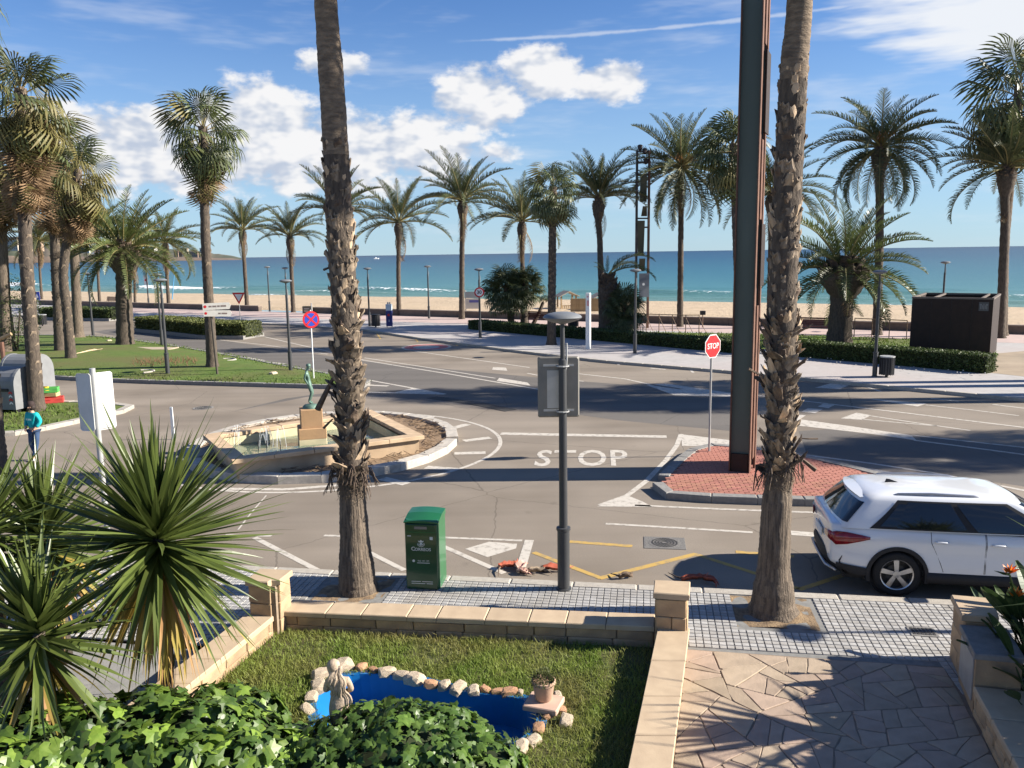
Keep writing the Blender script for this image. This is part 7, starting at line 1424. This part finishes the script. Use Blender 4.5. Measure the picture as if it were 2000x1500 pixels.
def bronze():
    p = PEDTOP; e = empty('bronze_statue', (p.x, p.y, p.z), R(5), 'green bronze standing nude figure on the fountain pedestal', 'statue'); s = .64
    m_ = MB(); V = []; n = 12
    for k, (r0, z) in enumerate(((.42, 0), (.40, .07), (.30, .14), (.12, .17))):
        for i in range(n): a = 2*math.pi*i/n; rr = r0*(1+.18*mnoise.noise(Vector((math.cos(a)*2, math.sin(a)*2, k)))); V.append((rr*math.cos(a)*.85+.02, rr*math.sin(a)*.72, z))
    m_.add(V, [(k*n+i, k*n+(i+1) % n, (k+1)*n+(i+1) % n, (k+1)*n+i) for k in range(3) for i in range(n)]+[tuple(range(3*n, 4*n))]); o = m_.build('rock_base', BRZ, e, smooth=True); o.scale = (.66, .66, .7)
    J = [(.03, 0, .88, .125, .105), (.0, 0, 1.08, .10, .085), (-.05, 0, 1.28, .14, .10), (-.06, 0, 1.40, .07), (-.03, 0, 1.48, .05), (.03, 0, 1.57, .075, .085), (.05, 0, 1.65, .075, .085), (-.06, -.16, 1.35, .055), (-.14, -.18, 1.14, .044), (-.04, -.16, .95, .036), (.0, -.12, .85, .03), (-.06, .16, 1.35, .055), (-.14, .18, 1.14, .044), (-.04, .16, .95, .036), (.0, .12, .85, .03), (.03, -.08, .82, .10), (.12, -.07, .50, .070), (-.02, -.07, .12, .045), (.12, -.07, .05, .04), (.03, .08, .82, .10), (.14, .07, .50, .070), (.0, .07, .12, .045), (.14, .07, .05, .04)]
    Bn = [(0, 1), (1, 2), (2, 3), (3, 4), (4, 5), (5, 6), (2, 7), (7, 8), (8, 9), (9, 10), (2, 11), (11, 12), (12, 13), (13, 14), (0, 15), (15, 16), (16, 17), (17, 18), (0, 19), (19, 20), (20, 21), (21, 22)]
    skin('figure', J, Bn, BRZ, e, 2, sc=s, loc=(-.02, 0, .10)); m_ = MB(); m_.lathe([(.02, -.09), (.085, -.04), (.10, .02), (.08, .08), (.02, .10)], (0, 0, 0), 12); o = m_.build('hair', BRZ, e, smooth=True, loc=(.0, 0, .10+1.65*s)); o.scale = (s*1.05, s*1.05, s)
bronze()
CST = M('cast_stone', (.52, .41, .30), (.40, .31, .22), 7, .85, .5, 30, 8, c3=(.30, .23, .16), scale3=5)
def garden_statue():
    p = at(660, 1340, 8.05); e = empty('garden_statue', (p.x, 8.05, .14), R(186), 'cast-stone statue of a long-haired woman seen from behind at the pond', 'statue'); s = .99/1.78
    m_ = MB(); m_.lathe([(.17, 0), (.18, .03), (.15, .08), (.12, .10)], n=14); m_.build('plinth', CST, e)
    J = [(0, 0, .90, .165, .135), (.0, 0, 1.10, .125, .10), (0, 0, 1.30, .16, .11), (.0, 0, 1.42, .08), (.02, -.02, 1.50, .06), (.05, -.03, 1.58, .095, .10), (.06, -.03, 1.67, .09, .10), (-.18, 0, 1.36, .065), (-.25, -.03, 1.13, .055), (-.12, -.15, 1.05, .045), (.18, 0, 1.36, .065), (.25, -.05, 1.13, .055), (.10, -.16, 1.18, .045), (-.09, 0, .80, .13), (-.07, -.02, .45, .095), (-.06, 0, .12, .07), (.09, 0, .80, .13), (.07, -.03, .45, .095), (.05, 0, .12, .07), (-.06, -.08, .09, .05), (.05, -.09, .09, .05)]
    Bn = [(0, 1), (1, 2), (2, 3), (3, 4), (4, 5), (5, 6), (2, 7), (7, 8), (8, 9), (2, 10), (10, 11), (11, 12), (0, 13), (13, 14), (14, 15), (15, 19), (0, 16), (16, 17), (17, 18), (18, 20)]
    skin('figure', J, Bn, CST, e, 2, sc=s, loc=(0, 0, .04)); r_ = random.Random(2)
    m_ = MB()
    m_.lathe([(.03, -.10), (.10, -.06), (.125, .0), (.115, .07), (.06, .12), (.01, .13)], (.055*s*1.0, .0, 0), 14); o = m_.build('hair_crown', CST, e, smooth=True, loc=(.03*s, .02, .04+1.66*s)); o.scale = (s*1.0, s*1.05, s)
    m_ = MB()
    for k in range(13):
        x0 = -.10+.2*k/12; pts = []; ph = r_.uniform(0, 6)
        for i in range(14): t = i/13; z = 1.68-.86*t*(1-.25*abs(k-4)/8); pts.append(((x0*(1+.6*t)+.03*math.sin(t*13+ph)-.10*t*t*.8)*s+.03*s*(1-t), (.085+.055*math.sin(math.pi*min(1, t*1.3))-.01*t+.012*math.cos(t*13+ph))*s, .04+z*s))
        m_.tube(pts, [.030*s*(1-.4*i/13) for i in range(14)], 6)
    m_.build('hair_strands', CST, e, smooth=True)
garden_statue()
# ------------------------------------------------------------------ white car
def car():
    p = G(1740, 1166, 0); e = empty('white_car', (p.x+.24, p.y+.90, 0), R(-10.5), 'white compact sport utility car parked at the kerb at right', 'car')
    CW = M('car_paint', (.72, .73, .74), (.71, .72, .73), 1, .22, coat=1.0, spec=.5); GLS = M('car_glass', (.010, .012, .014), (.012, .014, .016), 1, .06, spec=.6, coat=.5); PLS = M('car_plastic', (.018, .018, .020), (.022, .022, .024), 20, .65); RIM = M('alloy', (.52, .52, .53), (.48, .48, .49), 4, .3, metal=.9); TYR = M('tyre', (.016, .016, .017), (.022, .022, .022), 20, .85); TLR = M('tail_light', (.28, .006, .012), (.16, .004, .008), 14, .15, coat=1.0); SIL = flat('trim_silver', (.45, .45, .46), .3, .7)
    # x forward from rear axle, y left, z up
    xs = [-.98, -.93, -.84, -.70, -.45, -.2, .1, .5, .9, 1.3, 1.7, 2.1, 2.45, 2.75, 3.05, 3.28, 3.45, 3.55]
    def W(x):
        if x < -.3: t = (-.3-x)/.68; return .925-.13*t**2.2
        if x > 2.6: t = (x-2.6)/.95; return .925-.16*t**2
        return .925
    def zb(x):
        if x < 1.9: return 1.072-.02*x+(.0 if x > -.6 else .02*(x+.6))
        return 1.034-.012*(x-1.9)-.20*max(0, (x-2.4)/1.15)**1.7
    def z0(x): return .30+.16*max(0, (-.55-x)/.43)**1.5+.08*max(0, (x-3.1)/.45)
    def sec(x, o_=0.0):
        w, b_, l = W(x), zb(x), z0(x); h = b_-l
        return [(w*.80, l), (w*.965, l+.03), (w*.985+o_, l+h*.14), (w*.992+o_, l+h*.32), (w*.975+o_, l+h*.48), (w*.985+o_, l+h*.62), (w*1.0+o_, l+h*.74), (w*.985+o_, l+h*.83), (w*.955+o_, l+h*.93), (w*.915, b_), (w*.86, b_+.012)]
    n = 11; V = []; m_ = MB()
    for x in xs:
        S = sec(x); V += [(x, -y, z) for y, z in S]+[(x, 0, zb(x)+.03)]+[(x, y, z) for y, z in reversed(S)]
    k = 2*n+1; F = [(i*k+j, (i+1)*k+j, (i+1)*k+j+1, i*k+j+1) for i in range(len(xs)-1) for j in range(k-1)]+[(i*k+k-1, (i+1)*k+k-1, (i+1)*k, i*k) for i in range(len(xs)-1)]+[tuple(range(k)), tuple((len(xs)-1)*k+j for j in range(k-1, -1, -1))]
    m_.add(V, F); body = m_.build('body', CW); bm = bmesh.new(); bm.from_mesh(body.data); bmesh.ops.recalc_face_normals(bm, faces=bm.faces); bm.to_mesh(body.data); bm.free()
    sb = body.modifiers.new('s', 'SUBSURF'); sb.levels = 2; sb.render_levels = 2
    cut = MB()
    for x in (0, 2.68): cut.lathe([(.405, -1.2), (.405, 1.2)], (x, 0, .345), 36, axis='Y')
    co = cut.build('cut', PLS); bm = bmesh.new(); bm.from_mesh(co.data); bmesh.ops.recalc_face_normals(bm, faces=bm.faces); bm.to_mesh(co.data); bm.free()
    md = body.modifiers.new('b', 'BOOLEAN'); md.object = co; md.operation = 'DIFFERENCE'; md.solver = 'EXACT'
    dg = bpy.context.evaluated_depsgraph_get(); dg.update(); me = bpy.data.meshes.new_from_object(body.evaluated_get(dg)); bpy.data.objects.remove(body); bpy.data.objects.remove(co)
    o = obj('body', me, e); autosmooth(o, 35)
    # dark wheel housings
    for x in (0, 2.68): m_ = MB(); m_.lathe([(.40, -.80), (.40, .80)], (x, 0, .345), 24, axis='Y'); m_.build('wheel_housing', PLS, e)
    # greenhouse: stacked rounded loops
    zz = [.98, 1.06, 1.16, 1.28, 1.39, 1.47, 1.525, 1.565, 1.59]; zm = lambda z: 1.05+(z-.98)*.82; zz = [zm(q) for q in zz]
    def gl(z):
        t = (z-1.05)/.50; xr = -.86+.44*t**1.1+(.16*max(0, (t-.86)/.14)**2); xf = 2.60-.95*t**.95-(.25*max(0, (t-.86)/.14)**2); w = .865-.20*t**1.25-(.13*max(0, (t-.86)/.14)**2); return xr, xf, w
    NS, NE, NC = 24, 10, 5
    def loop(z, o_=0.0):
        xr, xf, w = gl(z); xr -= o_; xf += o_; w += o_; r_ = min(.17, w*.3)+.0; P = []
        for i in range(NS): P.append((xr+r_+(xf-xr-2*r_)*i/NS, -w-.028*math.sin(math.pi*i/NS)))
        for i in range(NC): a = -math.pi/2+math.pi/2*i/NC; P.append((xf-r_+r_*math.cos(a), -w+r_+r_*math.sin(a)))
        for i in range(NE): u = -1+2*i/NE; P.append((xf+.06*(1-u*u), u*(w-r_)))
        for i in range(NC): a = math.pi/2*i/NC; P.append((xf-r_+r_*math.cos(a), w-r_+r_*math.sin(a)))
        for i in range(NS): P.append((xf-r_-(xf-xr-2*r_)*i/NS, w+.028*math.sin(math.pi*i/NS)))
        for i in range(NC): a = math.pi/2+math.pi/2*i/NC; P.append((xr+r_+r_*math.cos(a), w-r_+r_*math.sin(a)))
        for i in range(NE): u = 1-2*i/NE; P.append((xr-.06*(1-u*u), u*(w-r_)))
        for i in range(NC): a = math.pi+math.pi/2*i/NC; P.append((xr+r_+r_*math.cos(a), -w+r_+r_*math.sin(a)))
        return [(x, y, z) for x, y in P]
    m_ = MB(); V = []; T_ = 2*NS+2*NE+4*NC
    for z in zz: V += loop(z)
    V.append((.6, 0, zm(1.625))); F = [(i*T_+j, i*T_+(j+1) % T_, (i+1)*T_+(j+1) % T_, (i+1)*T_+j) for i in range(len(zz)-1) for j in range(T_)]; b0 = (len(zz)-1)*T_
    inner = [((x-.6)*.6+.6, y*.6, zm(1.614)) for x, y, _ in loop(zz[-1])]; b1 = len(V)-1; V = V[:-1]+inner+[(.6, 0, zm(1.622))]; F += [(b0+j, b0+(j+1) % T_, b1+(j+1) % T_, b1+j) for j in range(T_)]+[(b1+j, b1+(j+1) % T_, len(V)-1) for j in range(T_)]
    m_.add(V, F); autosmooth(m_.build('roof_and_pillars', CW, e), 50)
    def win(name, j0, j1, za, zb_, o_=.006, mat=GLS, slope=None):
        m_ = MB(); V = []; K = 6; js = list(range(j0, j1+1))
        for i in range(K+1):
            z = zm(za+(zb_-za)*i/K); L_ = loop(z, o_); V += [L_[j % T_] for j in js]
        c = len(js); F = [(i*c+j, i*c+j+1, (i+1)*c+j+1, (i+1)*c+j) for i in range(K) for j in range(c-1)]
        V = [(x+.36*max(0, (z-1.05)/.42)*max(0, 1-(x+.72)/1.0), y, z) if (x < .25 and name != 'rear_window') else (x, y, z) for x, y, z in V]
        m_.add(V, F); return autosmooth(m_.build(name, mat, e), 60)
    def cutrear(V, F, c, K):   # pointed rear quarter glass: lower rear corner kept, upper rear corner drawn forward
        out = list(V)
        for i in range(K+1):
            t = i/K
            for j in range(c):
                x, y, z = V[i*c+j]; u = j/(c-1); out[i*c+j] = (x+.10*t*t*(1-u), y, z)
        return out, F
    for side in (0, 1):
        base = 0 if side == 0 else NS+2*NC+NE
        def J(a, b_): return (a, b_) if side == 0 else (base+NS-b_, base+NS-a)
        win('side_trim', *J(2, 23), 1.0, 1.505, .012, PLS)
        win('quarter_window', *J(3, 5), 1.045, 1.44, .018); win('rear_door_window', *J(5, 13), 1.025, 1.475, .018); win('front_door_window', *J(14, 22), 1.015, 1.475, .018)
    c0 = 2*NS+2*NC+NE+NC; win('rear_window', c0-3, c0+NE+3, 1.08, 1.44); win('windscreen', NS+2, NS+NC*2+NE-2, 1.03, 1.50)
    # spoiler, shark fin, roof rails
    m_ = MB(); V = []
    for i in range(9): u = -1+2*i/8; y = u*.60; xo = -.62+.10*u*u; V += [(xo, y, zm(1.535)-.03*u*u), (xo+.02, y, zm(1.49)-.03*u*u), (-.18, y*.98, zm(1.595)-.025*u*u), (-.18, y*.98, zm(1.52))]
    m_.add(V, [(i*4+a, i*4+b_, i*4+4+b_, i*4+4+a) for i in range(8) for a, b_ in ((0, 1), (1, 3), (3, 2), (2, 0))]+[(0, 2, 3, 1), (32, 33, 35, 34)]); autosmooth(m_.build('spoiler', CW, e), 40)
    m_ = MB(); m_.add([(-.02, -.025, 1.55), (-.02, .025, 1.55), (.22, .0, 1.56), (.0, 0, 1.625), (.05, 0, 1.62)], [(0, 1, 3), (0, 3, 4, 2), (1, 2, 4, 3), (0, 2, 1)]); m_.build('antenna_fin', BLACK, e)
    for s in (-1, 1): m_ = MB(); m_.tube([(-.12, s*.60, 1.49), (.03, s*.605, 1.545), (.5, s*.61, 1.565), (1.1, s*.60, 1.55), (1.42, s*.575, 1.48)], [.012, .018, .020, .018, .012], 8); m_.build('roof_rail', SIL, e, smooth=True)
    # doors: shallow raised skins following the flank
    def flank(x, t, s, o_):
        S = sec(x); f = t*(len(S)-1); i = min(int(f), len(S)-2); y = S[i][0]+(S[i+1][0]-S[i][0])*(f-i); z = S[i][1]+(S[i+1][1]-S[i][1])*(f-i); return (x, s*(y+o_), z)
    for s in (-1, 1):
        for (xa, xb) in ((.46, 1.22), (1.235, 2.16)):
            d = obj('door', None, e); m_ = MB(); NX, NZ = 8, 12; V = []
            for i in range(NX+1):
                for j in range(NZ+1):
                    t = .22+(.88-.22)*j/NZ; x = xa+(xb-xa)*i/NX
                    if xa < .5 and t < .62: x = x+(.16*(1-(t-.22)/.40)**1.0)*(1-i/NX)*1.2
                    V.append(flank(x, t, s, .004))
            m_.add(V, [(i*(NZ+1)+j, (i+1)*(NZ+1)+j, (i+1)*(NZ+1)+j+1, i*(NZ+1)+j+1) for i in range(NX) for j in range(NZ)]); sk = autosmooth(m_.build('door_skin', CW, d), 60); bpy.data.objects.remove(sk)
            m_ = MB()
            for xx in (xa, xb): m_.tube([flank(xx+((.16*(1-(t-.22)/.40)*1.2) if (xa < .5 and xx == xa and t < .62) else 0), t, s, -.0015) for t in [.22+.66*q/14 for q in range(15)]], .0045, 4)
            m_.tube([flank(xa+(xb-xa)*q/10, .885, s, -.001) for q in range(11)], .004, 4); m_.build('door_seam', PLS, d)
            hx = xa+.14 if xa < .5 else xa+.16; m_ = MB(); hp = flank(hx+.0, .66, s, .012); m_.tube([Vector(hp)+Vector((-.10, 0, .0)), Vector(hp)+Vector((-.06, s*.022, .006)), Vector(hp)+Vector((.06, s*.022, .006)), Vector(hp)+Vector((.10, 0, 0))], [.010, .014, .014, .010], 8); m_.build('door_handle', CW, d, smooth=True)
        # sill, arches, lights
        m_ = MB(); V = []
        for i in range(13): x = .42+1.84*i/12; V += [(x, s*.90, .24), (x, s*.945, .27), (x, s*.935, .40), (x, s*.90, .42)]
        m_.add(V, [(i*4+a, i*4+a+1, i*4+5+a, i*4+4+a) for i in range(12) for a in range(3)]); m_.build('sill_cladding', PLS, e, smooth=True)
        for x in (0, 2.68):
            m_ = MB(); V = []; nn = 26
            for i in range(nn+1): a = R(-14)+R(208)*i/nn; c, q = math.cos(a), math.sin(a); yo = W(x)*.985; V += [(x+.392*c, s*(yo-.06), .345+.392*q), (x+.400*c, s*(yo+.022), .345+.400*q), (x+.452*c, s*(yo+.022), .345+.452*q), (x+.462*c, s*(yo-.05), .345+.462*q)]
            m_.add(V, [(i*4+a, i*4+a+1, i*4+5+a, i*4+4+a) for i in range(nn) for a in range(3)]); autosmooth(m_.build('wheel_arch', PLS, e), 50)
        m_ = MB(); V = []
        pts = [(-.945, .83, .96), (-.88, .77, .985), (-.72, .80, .985), (-.52, .865, .96), (-.40, .905, .935)]   # outline of the lamp along the corner: x, zlow, zhigh
        for (x, a, b_) in pts:
            for t in (0, .5, 1): z = a+(b_-a)*t; ln = (z-z0(x))/(zb(x)-z0(x)); y = W(x)*(.985 if ln < .8 else .975)+.010; V.append((x-.012, s*y, z))
        m_.add(V, [(i*3+j, i*3+j+1, i*3+4+j, i*3+3+j) for i in range(4) for j in (0, 1)]); m_.add([(-1.0, s*.52, .84), (-1.0, s*.52, .93), (-.957, s*.80, .825), (-.957, s*.80, .965)], [(0, 1, 3, 2)]); o = autosmooth(m_.build('tail_light', TLR, e), 60); sd = o.modifiers.new('t', 'SOLIDIFY'); sd.thickness = .02; sd.offset = 0
        m_ = MB(); m_.add([(3.40, s*.60, .62), (3.46, s*.55, .74), (3.10, s*.865, .70), (3.08, s*.85, .80), (3.50, s*.30, .66)], [(0, 2, 3, 1), (0, 1, 4)]); m_.build('headlight', GLS, e)
        m_ = MB(); m_.bbox((1.98, s*1.0, 1.12), (.14, .20, .13), .03); m_.build('door_mirror', CW, e)
    # rear bumper: black lower skirt with silver strip, number plate area
    m_ = MB(); V = []
    for i in range(17):
        u = -1+2*i/16; y = u*.86; x = -1.012+.20*abs(u)**3.2; V += [(x+.02, y, .60), (x-.012, y, .52), (x+.03, y, .36), (x+.16, y, .27)]
    m_.add(V, [(i*4+a, i*4+a+1, i*4+5+a, i*4+4+a) for i in range(16) for a in range(3)]); autosmooth(m_.build('bumper_skirt', PLS, e), 60)
    m_ = MB(); m_.tube([(-.86, -.78, .335), (-.985, -.60, .36), (-1.0, -.3, .365), (-1.0, .3, .365), (-.985, .60, .36), (-.86, .78, .335)], .026, 8); m_.build('skid_strip', SIL, e, smooth=True)
    for x in (-.40,):   # flank part of the black skirt behind the wheel
        for s in (-1, 1):
            m_ = MB(); V = []
            for i in range(9): x = -.88+.46*i/8; V += [(x, s*(W(x)*.99+.010), z0(x)+.02), (x, s*(W(x)*.998+.014), .42), (x, s*(W(x)*1.0+.006), .49-.05*i/8)]
            m_.add(V, [(i*3+a, i*3+a+1, i*3+4+a, i*3+3+a) for i in range(8) for a in (0, 1)]); autosmooth(m_.build('bumper_flank', PLS, e), 60)
    m_ = MB(); m_.box((-1.0, 0, .78), (.02, .52, .12)); m_.build('number_plate', WHITE, e)
    m_ = MB(); m_.box((1.2, 0, .27), (3.9, 1.5, .10)); m_.build('underbody', BLACK, e)
    # wheels
    tyre = MB(); tyre.lathe([(.235, -.10), (.30, -.112), (.335, -.105), (.350, -.07), (.352, .0), (.350, .07), (.335, .105), (.30, .112), (.235, .10)], n=40, axis='Y', caps=False); tme_ = tyre.mesh('tyre', TYR, True)
    rim = MB(); rim.lathe([(.240, -.10), (.243, -.108), (.228, -.10), (.222, -.06), (.222, .09)], n=40, axis='Y', caps=False); rim.lathe([(.06, -.085), (.055, -.096), (.01, -.098)], n=16, axis='Y')
    for k in range(5):
        a = 2*math.pi*k/5+.3; c, s = math.cos(a), math.sin(a); tw = .35
        def pt(r_, w_, y, tws): aa = a+tws; return (r_*math.cos(aa)-w_*math.sin(aa), y, r_*math.sin(aa)+w_*math.cos(aa))
        V = [pt(.045, -.030, -.088, 0), pt(.045, .030, -.088, 0), pt(.235, .016, -.100, tw*.5), pt(.235, -.062, -.100, tw*.5), pt(.045, -.026, -.06, 0), pt(.045, .026, -.06, 0), pt(.235, .014, -.07, tw*.5), pt(.235, -.055, -.07, tw*.5)]
        rim.add(V, [(0, 1, 2, 3), (0, 3, 7, 4), (1, 5, 6, 2)])
    rme = rim.mesh('rim', RIM); dk = MB(); dk.lathe([(.225, -.02), (.01, -.02)], n=30, axis='Y'); dk.lathe([(.15, -.045), (.15, -.04), (.05, -.045)], n=24, axis='Y'); dme = dk.mesh('brake_disc', flat('brake_dark', (.06, .06, .06), .5, .4))
    for x in (0, 2.68):
        for s in (-1, 1):
            w_ = obj('wheel', None, e, (x, s*.80, .352), (0, .4*x, 0 if s < 0 else math.pi)); obj('tyre', tme_, w_); obj('rim', rme, w_); obj('brake_disc', dme, w_)
car()
